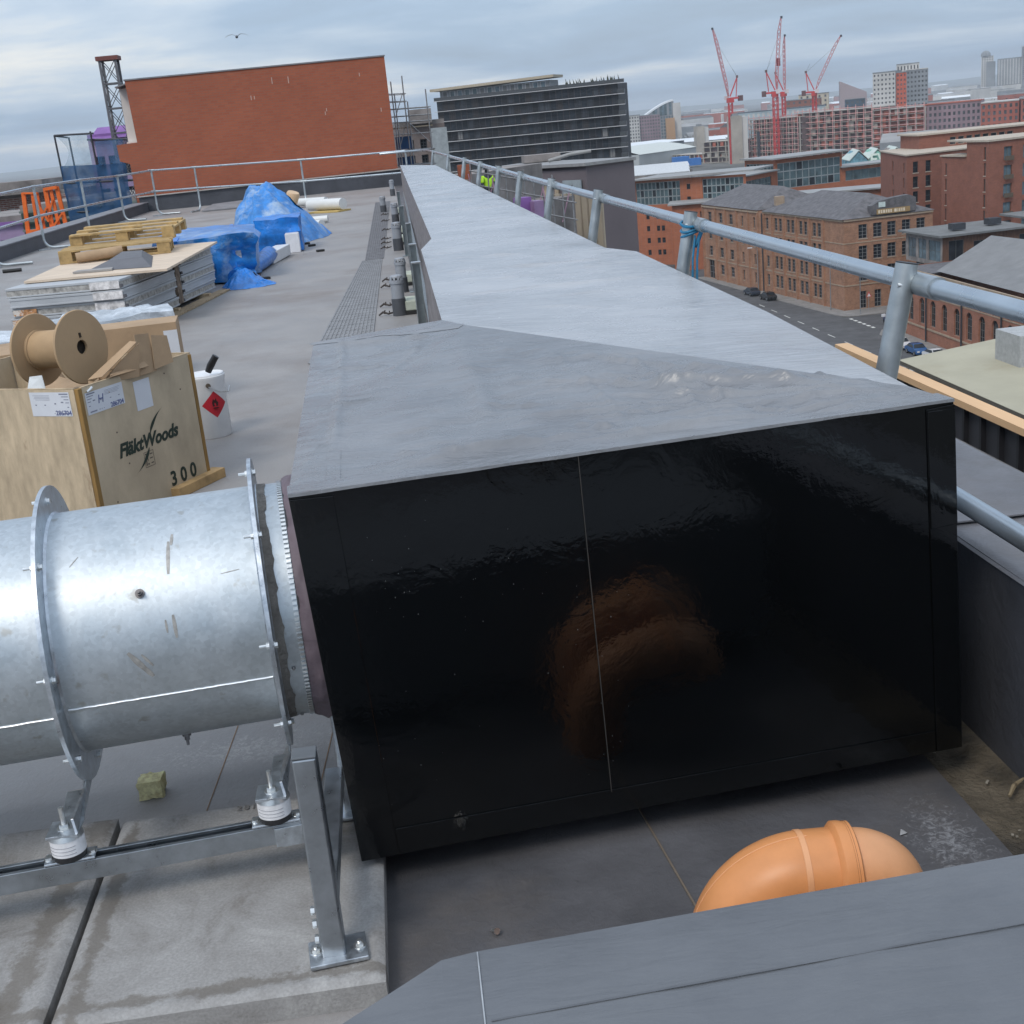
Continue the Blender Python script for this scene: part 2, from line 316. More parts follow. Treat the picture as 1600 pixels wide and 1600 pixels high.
# ================================================================== long membrane-wrapped duct with its glossy black end
def black_mat():
    mt = bpy.data.materials.new("glossy_black_sheet"); mt.use_nodes = True; N, L = mt.node_tree.nodes, mt.node_tree.links; p = N["Principled BSDF"]
    p.inputs["Base Color"].default_value = (0.0022, 0.0027, 0.0032, 1); p.inputs["Specular IOR Level"].default_value = 0.48
    g = N.new("ShaderNodeNewGeometry")
    n1_ = N.new("ShaderNodeTexNoise"); n1_.inputs["Scale"].default_value = 5; n1_.inputs["Detail"].default_value = 8; L.new(g.outputs["Position"], n1_.inputs["Vector"])
    r = N.new("ShaderNodeMapRange"); r.inputs[1].default_value = 0.42; r.inputs[2].default_value = 0.7; r.inputs[3].default_value = 0.035; r.inputs[4].default_value = 0.14; L.new(n1_.outputs[0], r.inputs[0]); L.new(r.outputs[0], p.inputs["Roughness"])
    n2_ = N.new("ShaderNodeTexNoise"); n2_.inputs["Scale"].default_value = 11; n2_.inputs["Detail"].default_value = 5; n2_.inputs["Distortion"].default_value = 1.0; L.new(g.outputs["Position"], n2_.inputs["Vector"])
    n3_ = N.new("ShaderNodeTexNoise"); n3_.inputs["Scale"].default_value = 90; n3_.inputs["Detail"].default_value = 3; L.new(g.outputs["Position"], n3_.inputs["Vector"])
    bp = N.new("ShaderNodeBump"); bp.inputs["Strength"].default_value = 0.13; bp.inputs["Distance"].default_value = 0.008; L.new(n2_.outputs[0], bp.inputs["Height"])
    bp2 = N.new("ShaderNodeBump"); bp2.inputs["Strength"].default_value = 0.06; bp2.inputs["Distance"].default_value = 0.003; L.new(n3_.outputs[0], bp2.inputs["Height"]); L.new(bp.outputs[0], bp2.inputs["Normal"])
    L.new(bp2.outputs[0], p.inputs["Normal"]); MATS["glossy_black_sheet"] = mt; return mt
m_black = black_mat()
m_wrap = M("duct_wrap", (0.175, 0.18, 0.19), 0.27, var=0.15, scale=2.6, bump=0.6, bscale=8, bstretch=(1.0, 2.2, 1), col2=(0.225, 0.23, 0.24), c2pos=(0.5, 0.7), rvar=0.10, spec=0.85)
m_wrap2 = M("duct_wrap_sky_sheen", (0.36, 0.37, 0.385), 0.24, var=0.09, scale=1.6, bump=0.45, bscale=7, bstretch=(0.7, 3.2, 1), rvar=0.12, spec=0.8, col2=(0.30, 0.295, 0.29), c2pos=(0.56, 0.75))  # same wrap, base colour raised to imitate sky reflected at a grazing angle
m_side = M("duct_side_board", (0.21, 0.19, 0.19), 0.75, var=0.25, scale=3.0, stretch=(1, 1, 6), bump=0.3, bscale=12)
m_wrapm = M("duct_wrap_lap", (0.215, 0.22, 0.23), 0.38, var=0.15, scale=9, bump=0.2, bscale=20)
m_lap = M("lap_glue", (0.33, 0.35, 0.37), 0.5, var=0.2, scale=20)
m_galv = None
duct = thing("wrapped_duct", "long grey membrane-wrapped duct ending in a glossy black face", "duct", (0.5, 5.0, 0))
FL, FR, BbL, BbR = Vector((-0.252, 2.507, 0.92)), Vector((1.189, 2.596, 0.935)), Vector((-0.209, 2.481, 0.08)), Vector((1.218, 2.598, 0.09))
BLt, PK, CE, L1 = Vector((-0.285, 4.533, 0.92)), Vector((0.249, 4.278, 0.96)), Vector((1.146, 2.732, 0.944)), Vector((0.175, 4.533, 0.95))
N1, N2, R1, R2 = Vector((0.229, 7.99, 0.90)), Vector((0.327, 8.727, 0.90)), Vector((1.300, 6.594, 0.90)), Vector((1.196, 6.943, 0.90))
E1, E2 = Vector((0.596, 29.92, 0.90)), Vector((1.255, 26.99, 0.90))
def wrinkle(p, a=0.004, s=3.0, seed=0):
    return p + Vector((0, 0, a * fbm((p.x * s, p.y * s * 0.6, 0), 1.0, seed)))
def crease_h(p, cr):
    h = 0.0
    for x0, y0, x1, y1, hh, w in cr:
        dx, dy = x1 - x0, y1 - y0; L2 = dx * dx + dy * dy; t = ((p.x - x0) * dx + (p.y - y0) * dy) / L2
        if t < -0.02 or t > 1.02: continue
        wob = 0.012 * nz3((t * 7, x0 * 5, y0 * 3)); dist = ((p.x - x0) * dy - (p.y - y0) * dx) / math.sqrt(L2) + wob
        if abs(dist) < 3 * w: h += 2.0 * hh * math.exp(-(dist / w) ** 2) * min(1, 6 * max(0, t), 6 * max(0, 1 - t)) * (0.75 + 0.5 * nz3((t * 5, y1, 2)))
    return h
def tri_sheet(mb, poly, n, a, s, seed, edge_keep=True, cr=()):
    """bilinear patch with wrinkles that die out on the border"""
    A, B_, C_, D = poly
    def f(u, v):
        p = (A * (1 - u) + B_ * u) * (1 - v) + (D * (1 - u) + C_ * u) * v
        w = min(1, 8 * min(u, 1 - u, v, 1 - v)) if edge_keep else 1
        r = 1 - abs(nz3((p.x * s * 0.7, p.y * s * 1.6, 0), 1.0, seed + 9)) * 2
        return wrinkle(p, a * w, s, seed) + Vector((0, 0, a * 0.9 * w * max(0, r - 0.55) + (w * crease_h(p, cr) if cr else 0)))
    mb.grid(f, n[0], n[1])
CR1 = [(1.10, 2.78, 0.30, 3.30, .007, .016), (1.08, 2.76, 0.45, 3.02, .006, .014), (1.12, 2.74, 0.55, 2.80, .006, .013), (1.0, 2.86, 0.62, 3.10, .007, .014), (0.9, 2.80, 0.20, 2.92, .005, .016), (0.95, 2.95, 0.55, 3.45, .005, .014), (0.75, 2.68, -0.15, 2.66, .006, .018), (1.1, 2.69, 0.3, 2.63, .005, .014), (0.44, 3.74, 0.50, 2.66, .0035, .010), (0.63, 3.42, 0.69, 2.70, .0035, .010), (0.70, 3.30, 0.76, 2.71, .0035, .010), (0.21, 4.2, 0.19, 2.70, .006, .03), (0.0, 2.62, 0.35, 2.72, .005, .014), (0.55, 3.2, 0.75, 2.95, .005, .013), (0.8, 3.1, 0.95, 2.85, .005, .012), (-0.05, 2.75, 0.15, 2.62, .005, .012), (0.5, 3.55, 0.66, 3.28, .004, .012)]
for i in range(26):
    x0, y0 = random.uniform(0.2, 1.0), random.uniform(2.66, 3.2); a_ = random.uniform(-0.9, 0.5); l_ = random.uniform(0.08, 0.28)
    CR1.append((x0, y0, x0 + l_ * math.cos(a_), y0 + l_ * math.sin(a_), random.uniform(.002, .005), random.uniform(.008, .013)))
CR2 = [(-0.16, 2.58, -0.18, 4.45, .005, .014), (-0.24, 2.9, 0.0, 2.82, .005, .012), (-0.25, 3.35, 0.05, 3.30, .004, .012), (-0.26, 3.9, -0.02, 3.82, .005, .013), (-0.25, 4.35, 0.15, 4.22, .007, .018), (-0.05, 3.6, 0.1, 4.1, .004, .014), (0.02, 2.75, 0.06, 3.3, .004, .014), (-0.2, 4.05, 0.1, 4.0, .003, .011)]
CR3 = [(0.2, 5.3, 1.2, 5.38, .006, .02), (0.21, 6.3, 1.25, 6.36, .006, .02), (0.6, 4.9, 1.1, 5.0, .004, .02), (0.3, 5.8, 0.8, 5.86, .004, .018), (0.9, 6.0, 1.2, 6.1, .004, .018), (0.3, 7.1, 1.0, 7.0, .005, .022), (0.25, 7.6, 0.6, 7.4, .006, .02), (0.5, 4.75, 1.15, 4.2, .004, .02)]
CR4 = [(0.34, 9.8, 1.2, 9.9, .008, .03), (0.36, 11.6, 1.2, 11.5, .010, .04), (0.4, 13.0, 1.0, 12.8, .008, .04), (0.4, 14.3, 1.2, 14.5, .010, .05), (0.45, 17.5, 1.2, 17.6, .012, .06), (0.5, 21, 1.2, 21.2, .012, .07)]
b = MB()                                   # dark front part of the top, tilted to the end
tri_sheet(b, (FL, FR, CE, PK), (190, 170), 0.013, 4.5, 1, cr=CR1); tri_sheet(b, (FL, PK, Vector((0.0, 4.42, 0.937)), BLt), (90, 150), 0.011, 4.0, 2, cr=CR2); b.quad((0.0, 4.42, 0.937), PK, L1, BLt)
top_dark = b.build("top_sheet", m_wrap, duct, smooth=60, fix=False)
b = MB()                                   # long sheet of the same wrap, sky sheen painted into its colour
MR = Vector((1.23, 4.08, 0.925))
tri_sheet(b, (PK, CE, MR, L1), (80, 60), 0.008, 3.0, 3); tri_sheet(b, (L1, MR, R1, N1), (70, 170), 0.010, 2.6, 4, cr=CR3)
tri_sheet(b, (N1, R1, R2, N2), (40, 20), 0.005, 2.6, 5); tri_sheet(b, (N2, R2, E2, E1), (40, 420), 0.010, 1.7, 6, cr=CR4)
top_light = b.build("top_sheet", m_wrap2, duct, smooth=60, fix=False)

sh = Vector((0.004, -0.004, 0))
def onface(u, v): return (BbL * (1 - u) + BbR * u) * (1 - v) + (FL * (1 - u) + FR * u) * v
nrm = ((BbR - BbL).cross(FL - BbL)).normalized() * 1.0
if nrm.y > 0: nrm = -nrm
b = MB(); b.grid(onface, 24, 24); b.build("end_panel", m_black, duct, smooth=60, fix=False)
def fpatch(us, off=0.003, name="end_flap", mt=None):
    b = MB(); b.slab([onface(*p) + nrm * 0.001 for p in us], nrm * off); return b.build(name, mt or m_black, duct, bevel=0.001)
fpatch([(0.0, 0.0), (0.058, 0.0), (0.062, 0.985), (0.0, 0.99)]); fpatch([(0.955, 0.0), (1.0, 0.0), (1.0, 0.99), (0.955, 0.985)])
fpatch([(0.06, 0.0), (0.953, 0.0), (0.953, 0.065), (0.06, 0.075)]); fpatch([(0.956, 0.66), (1.0, 0.665), (1.0, 0.98), (0.956, 0.98)], 0.0055)
m_dust = M("sealant_line", (0.045, 0.042, 0.038), 0.6)
b = MB()
for i in range(24):
    f0, f1 = i / 24, (i + 1) / 24; b.bar(onface(0.402 + 0.016 * f0, f0 * .995) + nrm * 0.002, onface(0.402 + 0.016 * f1, f1 * .995) + nrm * 0.002, 0.0013, 0.004, up=nrm)
b.build("sealant_line", m_dust, duct)
b = MB()
for i in range(70):
    cx_, cy_ = random.choice(((0.13, 0.78), (0.22, 0.62), (0.07, 0.3), (0.40, 0.5), (0.42, 0.2), (0.3, 0.75)))
    p = onface(min(0.94, max(0.02, random.gauss(cx_, 0.035))), min(0.95, max(0.02, random.gauss(cy_, 0.11)))) + nrm * 0.0015
    s_ = random.uniform(0.0005, 0.0012); b.box(p, (s_, s_, s_ * 1.5))
tag(b.build("dust_specks", M("dust", (0.17, 0.175, 0.18), 0.9), duct), kind="stuff")
# folded edge of the wrap over the black face, corner folds
b = MB()
for i in range(60):
    u0, u1 = i / 60, (i + 1) / 60
    def lip(u): return onface(u, 1.0), 0.008 + 0.006 * nz3((u * 14, 0, 3))
    p0, d0 = lip(u0); p1, d1 = lip(u1)
    b.add([p0 + nrm * 0.004 + Vector((0, 0, 0.004)), p1 + nrm * 0.004 + Vector((0, 0, 0.004)), p1 + nrm * 0.005 - Vector((0, 0, d1 * .35)), p0 + nrm * 0.005 - Vector((0, 0, d0 * .35)), p0 - nrm * 0.07 + Vector((0, 0, 0.005)), p1 - nrm * 0.07 + Vector((0, 0, 0.005))], [(0, 1, 2, 3), (4, 5, 1, 0)])
b.build("edge_fold", m_wrap, duct, smooth=50, fix=False)
def strip(a, c, w, h, mt, name="lap_strip", n=40, seed=0.0, onto=None):
    b = MB(); a, c = Vector(a), Vector(c); d = (c - a).normalized(); x = d.cross(Vector((0, 0, 1))).normalized(); vs = []
    for i in range(n + 1):
        p = a.lerp(c, i / n); q = 0.3 * w * nz3((p.x * 9, p.y * 9, seed)); z = Vector((0, 0, h))
        vs += [p - x * (w / 2) + z * 0.2, p - x * (w * 0.42 + q * 0.3) + z, p + x * (w * 0.42 + q * 0.3) + z, p + x * (w / 2) + z * 0.2]
    b.add(vs, [(4 * i + k, 4 * i + k + 1, 4 * i + 5 + k, 4 * i + 4 + k) for i in range(n) for k in range(3)]); o = b.build(name, mt, duct, smooth=60)
    md = o.modifiers.new("lie_on_sheet", 'SHRINKWRAP'); md.target = onto or top_dark; md.wrap_method = 'PROJECT'; md.use_project_z = True; md.use_negative_direction = True; md.use_positive_direction = True; md.offset = 0.0012; return o
strip(FL + Vector((0.09, 0.05, 0.006)), BLt + Vector((0.10, -0.03, 0.006)), 0.030, 0.0016, m_wrap)
strip(BLt + Vector((0.0, -0.04, 0.005)), PK + Vector((-0.02, 0.0, 0.004)), 0.06, 0.002, m_wrapm)
# sides
b = MB(); b.quad(FL, BLt, BLt - Vector((-0.02, 0, 0.82)), BbL); b.quad(BLt, L1, L1 - Vector((0, 0, 0.85)), BLt - Vector((-0.02, 0, 0.82))); b.build("side_panel", m_wrap, duct)
b = MB(); b.quad(L1, N1, (0.229, 7.99, 0.03), (0.175, 4.533, 0.03)); b.quad(N1, N2, (0.327, 8.727, 0.03), (0.229, 7.99, 0.03)); b.quad(N2, E1, (0.596, 29.92, 0.03), (0.327, 8.727, 0.03)); b.quad(E1, E2, (1.255, 26.99, 0.03), (0.596, 29.92, 0.03)); b.build("side_panel", m_side, duct)
b = MB(); b.quad(FR, CE, MR, R1, (1.300, 6.594, 0.08), BbR); b.quad(R1, R2, E2, (1.255, 26.99, 0.03), (1.196, 6.94, 0.03), (1.300, 6.594, 0.08)); b.build("side_panel", m_wrap, duct)
b = MB(); b.quad(BbL, BbR, (1.30, 6.5, 0.08), (-0.26, 4.5, 0.08)); b.build("underside", m_up, duct)
# a leg of the duct standing on the slab, seen left of the black face
m_galv = M("galvanised_steel", (0.52, 0.56, 0.60), 0.36, 0.92, var=0.16, scale=38, bump=0.05, bscale=200, rvar=0.10, detail=3)
m_galv_d = M("galvanised_tube", (0.42, 0.47, 0.51), 0.30, 0.9, var=0.14, scale=14, stretch=(1, 1, 0.25), rvar=0.08, bump=0.04, bscale=120)
m_zinc = M("bright_zinc", (0.70, 0.71, 0.70), 0.28, 0.95, var=0.1, scale=60)
for lx, ly in ((-0.232, 2.74), (0.55, 2.95), (1.10, 2.95)):
    b = MB(); zb = 0.062 if lx < 0 else 0.0
    b.box((lx, ly, zb + 0.2), (0.042, 0.042, 0.40)); lg = b.build("leg", m_galv, duct, bevel=0.003)
    b = MB(); b.box((lx, ly, zb + 0.005), (0.13, 0.10, 0.008)); b.build("base_plate", m_galv, lg, bevel=0.002)
b = MB(); b.tube([(-0.205, 2.80, 0.08), (-0.205, 2.80, 0.16), (-0.215, 2.79, 0.30), (-0.22, 2.78, 0.40)], 0.006, 8); b.build("threaded_rod", m_zinc, duct, smooth=60)

# second wrapped duct, close to the camera at the bottom edge
cover = thing("wrapped_duct", "blue-grey wrapped duct cut off by the bottom edge, orange pipe behind it", "duct", (0.6, 1.2, 0))
m_cover = M("cover_wrap", (0.118, 0.126, 0.138), 0.38, var=0.12, scale=3.0, bump=0.16, bscale=9, bstretch=(0.8, 3.5, 1), col2=(0.142, 0.150, 0.160), c2pos=(0.5, 0.72), rvar=0.08, spec=0.5)
zc_ = 0.45
q0, q1, q2, q3 = Vector((-0.040, 1.582, zc_)), Vector((0.0125, 1.590, zc_)), Vector((1.16, 1.648, zc_)), Vector((1.16, 0.62, zc_))
q4, q5 = Vector((-0.21, 1.475, zc_ - 0.015)), Vector((-0.35, 1.36, zc_ - 0.07))
b = MB(); tri_sheet(b, (q1, q2, q3, Vector((0.0, 0.62, zc_))), (70, 60), 0.004, 3.5, 11)
tri_sheet(b, (q4, q0, Vector((-0.0425, 0.62, zc_)), Vector((-0.45, 0.62, zc_ - 0.09))), (30, 50), 0.005, 3.5, 12); tri_sheet(b, (q0, q1, Vector((0.0, 0.62, zc_)), Vector((-0.0425, 0.62, zc_))), (8, 50), 0.002, 3.5, 13)
b.build("top_sheet", m_cover, cover, smooth=60, fix=False)
b = MB(); b.quad(q1, q2, (1.16, 1.655, 0.06), (0.01, 1.60, 0.06)); b.quad(q0, q1, (0.01, 1.60, 0.06), (-0.04, 1.59, 0.06)); b.quad(q4, q0, (-0.04, 1.59, 0.06), (-0.21, 1.48, 0.06)); b.quad(q4, (-0.45, 0.62, zc_ - 0.09), (-0.45, 0.62, 0.06), (-0.21, 1.48, 0.06)); b.quad(q2, q3, (1.16, 0.62, 0.06), (1.16, 1.655, 0.06)); b.quad((-0.45, 0.62, zc_ - 0.09), q3, (1.16, 0.62, 0.06), (-0.45, 0.62, 0.06)); b.build("side_panel", m_cover, cover)
def cstrip(a, c, w, h, mt, seed=0.0):
    b = MB(); a, c = Vector(a), Vector(c); d = (c - a).normalized(); x = d.cross(Vector((0, 0, 1))).normalized(); vs = []; n = 60
    for i in range(n + 1):
        p = a.lerp(c, i / n); q = 0.25 * w * nz3((p.x * 12, p.y * 12, seed)); z = Vector((0, 0, h))
        vs += [p - x * (w / 2), p - x * (w * 0.44 + q * 0.3) + z, p + x * (w * 0.44 + q * 0.3) + z, p + x * (w / 2)]
    b.add(vs, [(4 * i + k, 4 * i + k + 1, 4 * i + 5 + k, 4 * i + 4 + k) for i in range(n) for k in range(3)]); b.build("lap_strip", mt, cover, smooth=60)
m_lapd = M("lap_dark", (0.105, 0.112, 0.123), 0.45, var=0.2, scale=8)
cstrip((0.02, 1.435, zc_ + 0.001), (1.15, 1.488, zc_ + 0.001), 0.004, 0.001, m_lapd, 2)
cstrip((0.013, 1.586, zc_ + 0.001), (0.010, 1.36, zc_ + 0.001), 0.0022, 0.0015, m_lap, 3)
# ================================================================== axial fan in a round galvanised casing
def galv_duct_mat():
    mt = bpy.data.materials.new("galvanised_casing"); mt.use_nodes = True; N, L = mt.node_tree.nodes, mt.node_tree.links; p = N["Principled BSDF"]
    p.inputs["Metallic"].default_value = 0.88
    g = N.new("ShaderNodeNewGeometry")
    v = N.new("ShaderNodeTexVoronoi"); v.inputs["Scale"].default_value = 110; L.new(g.outputs["Position"], v.inputs["Vector"])
    n = N.new("ShaderNodeTexNoise"); n.inputs["Scale"].default_value = 5; n.inputs["Detail"].default_value = 8; n.inputs["Roughness"].default_value = 0.7; L.new(g.outputs["Position"], n.inputs["Vector"])
    n2_ = N.new("ShaderNodeTexNoise"); n2_.inputs["Scale"].default_value = 26; n2_.inputs["Detail"].default_value = 6; L.new(g.outputs["Position"], n2_.inputs["Vector"])
    cr1 = N.new("ShaderNodeValToRGB"); L.new(n.outputs[0], cr1.inputs[0])
    cr1.color_ramp.elements[0].position = 0.3; cr1.color_ramp.elements[0].color = (0.45, 0.50, 0.53, 1); cr1.color_ramp.elements[1].position = 0.7; cr1.color_ramp.elements[1].color = (0.63, 0.675, 0.705, 1)
    mx = N.new("ShaderNodeMix"); mx.data_type = 'RGBA'; mx.blend_type = 'MULTIPLY'; mx.inputs[0].default_value = 0.16; L.new(cr1.outputs[0], mx.inputs[6]); vb = N.new("ShaderNodeRGBToBW"); L.new(v.outputs["Color"], vb.inputs[0]); L.new(vb.outputs[0], mx.inputs[7])
    r2 = N.new("ShaderNodeMapRange"); r2.inputs[1].default_value = 0.64; r2.inputs[2].default_value = 0.72; L.new(n2_.outputs[0], r2.inputs[0])
    mx2 = N.new("ShaderNodeMix"); mx2.data_type = 'RGBA'; L.new(r2.outputs[0], mx2.inputs[0]); L.new(mx.outputs[2], mx2.inputs[6]); mx2.inputs[7].default_value = (0.40, 0.41, 0.40, 1)
    L.new(mx2.outputs[2], p.inputs["Base Color"])
    mr = N.new("ShaderNodeMapRange"); mr.inputs[1].default_value = 0.3; mr.inputs[2].default_value = 0.7; mr.inputs[3].default_value = 0.36; mr.inputs[4].default_value = 0.56; L.new(n.outputs[0], mr.inputs[0]); L.new(mr.outputs[0], p.inputs["Roughness"])
    bp = N.new("ShaderNodeBump"); bp.inputs["Strength"].default_value = 0.10; bp.inputs["Distance"].default_value = 0.008; L.new(n.outputs[0], bp.inputs["Height"]); L.new(bp.outputs[0], p.inputs["Normal"])
    MATS["galvanised_casing"] = mt; return mt
m_casing = galv_duct_mat()
V = Vector((0.9957, 0.0921, 0)).normalized(); FY = Vector((V.y, -V.x, 0))      # FY points to the camera side
def ax(x): return Vector((x, 2.85 + 0.0925 * (x + 0.39), 0.577))
R0, RF = 0.275, 0.340
fan = thing("duct_fan", "round galvanised duct fan with bolted flanges beside the black duct end", "fan", (-0.8, 2.82, 0))
def ring_pt(c, r, t): return c + FY * (r * math.cos(t)) + Vector((0, 0, r * math.sin(t)))
def cas(x0, x1, r, name, mt, bulge=0.0, n=96):
    b = MB(); c0, c1 = ax(x0), ax(x1); prof = [(r, 0.0), (r, (c1 - c0).length)]
    b.lathe(prof, c0, V, n); return b.build(name, mt, fan, smooth=30, fix=False)
cas(-2.15, -0.825, R0, "casing", m_casing); cas(-0.81, -0.371, R0, "casing", m_casing); cas(-0.358, -0.295, R0 - 0.001, "collar", m_casing)
def flange(x, name="flange"):
    b = MB(); c = ax(x); b.lathe([(R0 - 0.002, -0.012), (R0 + 0.004, -0.0055), (RF, -0.0045), (RF, 0.0045), (R0 + 0.004, 0.0055), (R0 - 0.002, 0.014)], c, V, 96)
    fo = b.build(name, m_galv, fan, smooth=30, fix=False)
    for k in range(8):
        t = rad(2 + 45 * k); p = ring_pt(c, R0 + 0.036, t)
        b = MB(); b.cyl(p - V * 0.027, p + V * 0.006, 0.0035, n=10); b.cyl(p + V * 0.0045, p + V * 0.006, 0.0095, n=14); b.cyl(p + V * 0.006, p + V * 0.012, 0.0072, n=6); b.cyl(p - V * 0.006, p - V * 0.0045, 0.0095, n=14); b.cyl(p - V * 0.012, p - V * 0.006, 0.0072, n=6)
        b.build("bolt", m_zinc, fo)
    return fo
for x in (-2.14, -0.818, -0.364): flange(x)
b = MB(); b.lathe([(0.0, 0.02), (R0 - 0.002, 0.02)], ax(-2.14), V, 48); b.build("inner_disc", M("fan_dark", (0.03, 0.03, 0.032), 0.7), fan)
# weld seams along the casing
for x0, x1, t in ((-2.13, -0.825, -0.36), (-0.805, -0.374, -0.30)):
    b = MB(); p0, p1 = ring_pt(ax(x0), R0, t), ring_pt(ax(x1), R0, t); n = 40
    b.tube([p0.lerp(p1, i / n) + Vector((0, 0, 0.0012 * nz3((i * 0.9, x0, 0)))) for i in range(n + 1)], 0.0028, 6); b.build("weld_seam", M("weld_bead", (0.75, 0.77, 0.78), 0.3, 0.9, var=0.1), fan, smooth=60)
# plug bolts in the casing
for x, t in ((-0.62, 0.55), (-0.595, -1.22)):
    p = ring_pt(ax(x), R0, t); d = ring_pt(ax(x), 1, t) - ax(x)
    b = MB(); b.cyl(p - d * 0.004, p + d * 0.005, 0.010, n=14); b.cyl(p + d * 0.004, p + d * 0.014, 0.0065, n=6); b.cyl(p + d * 0.014, p + d * 0.026, 0.0035, n=8); b.build("plug_bolt", M("dull_steel", (0.18, 0.17, 0.17), 0.5, 0.7), fan)
# scratches and scrape marks: thin worn patches
m_scr = M("scrape", (0.34, 0.33, 0.31), 0.6, 0.5, var=0.2, scale=60)
def mark(x, t, L_, w, ang):
    b = MB(); n = 6; vs = []
    for i in range(n + 1):
        s_ = (i / n - 0.5) * L_; x_ = x + s_ * math.cos(ang); t_ = t + s_ * math.sin(ang) / R0; ww = w * (0.35 + 0.65 * math.sin(math.pi * (0.12 + 0.76 * i / n))) * (1 + 0.3 * nz3((i, x * 9, 0)))
        dx, dt = -math.sin(ang) * ww / 2, math.cos(ang) * ww / 2 / R0
        vs += [ring_pt(ax(x_ - dx), R0 + 0.0006, t_ - dt), ring_pt(ax(x_ + dx), R0 + 0.0006, t_ + dt)]
    b.add(vs, [(2 * i, 2 * i + 1, 2 * i + 3, 2 * i + 2) for i in range(n)]); b.build("scrape_mark", m_scr, fan, smooth=80)
for a_ in ((-0.555, 0.82, 0.08, 0.008, 1.5), (-0.545, 0.98, 0.03, 0.007, 1.45), (-0.558, 0.26, 0.05, 0.008, 1.6), (-0.575, 0.27, 0.028, 0.005, 1.6), (-0.64, 0.0, 0.075, 0.012, -0.95), (-0.625, 0.03, 0.035, 0.006, -0.95), (-0.43, 0.62, 0.04, 0.002, 0.1), (-0.75, 0.9, 0.03, 0.002, 0.9)): mark(*a_)
# putty band on the collar, toothed clamp, fabric connector
b = MB(); n = 160; vs = []
for i in range(n + 1):
    t = 2 * math.pi * i / n; w = 0.022 + 0.009 * nz3((math.cos(t) * 5, math.sin(t) * 5, 2)) + 0.005 * nz3((math.cos(t) * 22, math.sin(t) * 22, 4))
    vs += [ring_pt(ax(-0.359), R0 + 0.0022, t), ring_pt(ax(-0.359 + w), R0 + 0.0012, t)]
b.add(vs, [(2 * i, 2 * i + 1, 2 * i + 3, 2 * i + 2) for i in range(n)]); b.build("putty_band", M("putty", (0.20, 0.185, 0.165), 0.85, var=0.2, scale=30, bump=0.5, bscale=60), fan, smooth=60)
b = MB()
for k in range(150):
    t = 2 * math.pi * k / 150; p = ring_pt(ax(-0.305), R0 + 0.0012, t); d = (ring_pt(ax(-0.305), 1, t) - ax(-0.305)).normalized(); tt = V.cross(d)
    b.box(p, (0.010, 0.0062, 0.004), mat=Matrix((V, tt, d)).transposed())
tag(b.build("clamp_teeth", m_zinc, fan), kind="stuff")
b = MB(); b.lathe([(R0 + 0.001, 0), (R0 + 0.0025, 0.001), (R0 + 0.0025, 0.004), (R0, 0.005)], ax(-0.299), V, 96); b.build("clamp_band", M("dark_band", (0.03, 0.03, 0.035), 0.6), fan, smooth=40)
b = MB(); m_fab = M("purple_fabric", (0.135, 0.105, 0.125), 0.62, var=0.15, scale=9, bump=0.25, bscale=18)
def fab(u, v):
    t = 2 * math.pi * u; r = R0 + 0.004 + 0.012 * math.sin(math.pi * v) + 0.010 * nz3((math.cos(t) * 4, math.sin(t) * 4, v * 2.5), 1.3) + 0.004 * nz3((math.cos(t) * 11, math.sin(t) * 11, v * 3))
    return ring_pt(ax(-0.298 + 0.070 * v), r, t)
b.grid(fab, 120, 10); b.build("fabric_connector", m_fab, fan, smooth=70, fix=False)
for t in (-0.25, -1.0):
    p = ring_pt(ax(-0.328), R0, t); d = (ring_pt(ax(-0.328), 1, t) - ax(-0.328)); b = MB(); b.cyl(p, p + d * 0.004, 0.0045, 0.003, n=10); b.build("rivet", M("rivet", (0.3, 0.3, 0.3), 0.35, 0.9), fan, smooth=60)
# support feet: folded plate brackets from the flanges down to the mounts
BY = 2.50
def beam_y(x): return BY + 0.0925 * (x + 0.39)
def foot(xf, xm):
    p_top = ring_pt(ax(xf), RF - 0.01, -1.45); p_in = ring_pt(ax(xf), RF - 0.015, -1.12); base = Vector((xm, beam_y(xm), 0.268))
    b = MB(); x = Vector((0.006, 0, 0))
    b.slab([p_in, p_top, p_top + Vector((0.008, -0.10, -0.005)), base + Vector((0.028, 0.03, 0)), base + Vector((0.028, -0.03, 0)), base + Vector((0.022, -0.02, 0.03)), p_in + Vector((0.006, -0.05, -0.01))], (0.006, 0, 0))
    b.box(base + Vector((0, 0, -0.002)), (0.066, 0.066, 0.006))
    b.slab([p_in + Vector((0.006, -0.052, -0.010)), base + Vector((0.030, -0.032, 0)), base + Vector((-0.006, -0.032, 0)), p_in + Vector((-0.028, -0.050, -0.012))], (0, -0.004, 0.001))
    fo = b.build("support_foot", m_galv, fan, bevel=0.0015)
    b = MB(); b.cyl(base, base + Vector((0, 0, 0.05)), 0.0055, n=10); b.cyl(base + Vector((0, 0, 0.003)), base + Vector((0, 0, 0.012)), 0.0105, n=6); b.cyl(base + Vector((0, 0, 0.001)), base + Vector((0, 0, 0.003)), 0.016, n=16); b.build("stud", m_zinc, fo)
foot(-0.826, -0.812); foot(-0.372, -0.380)

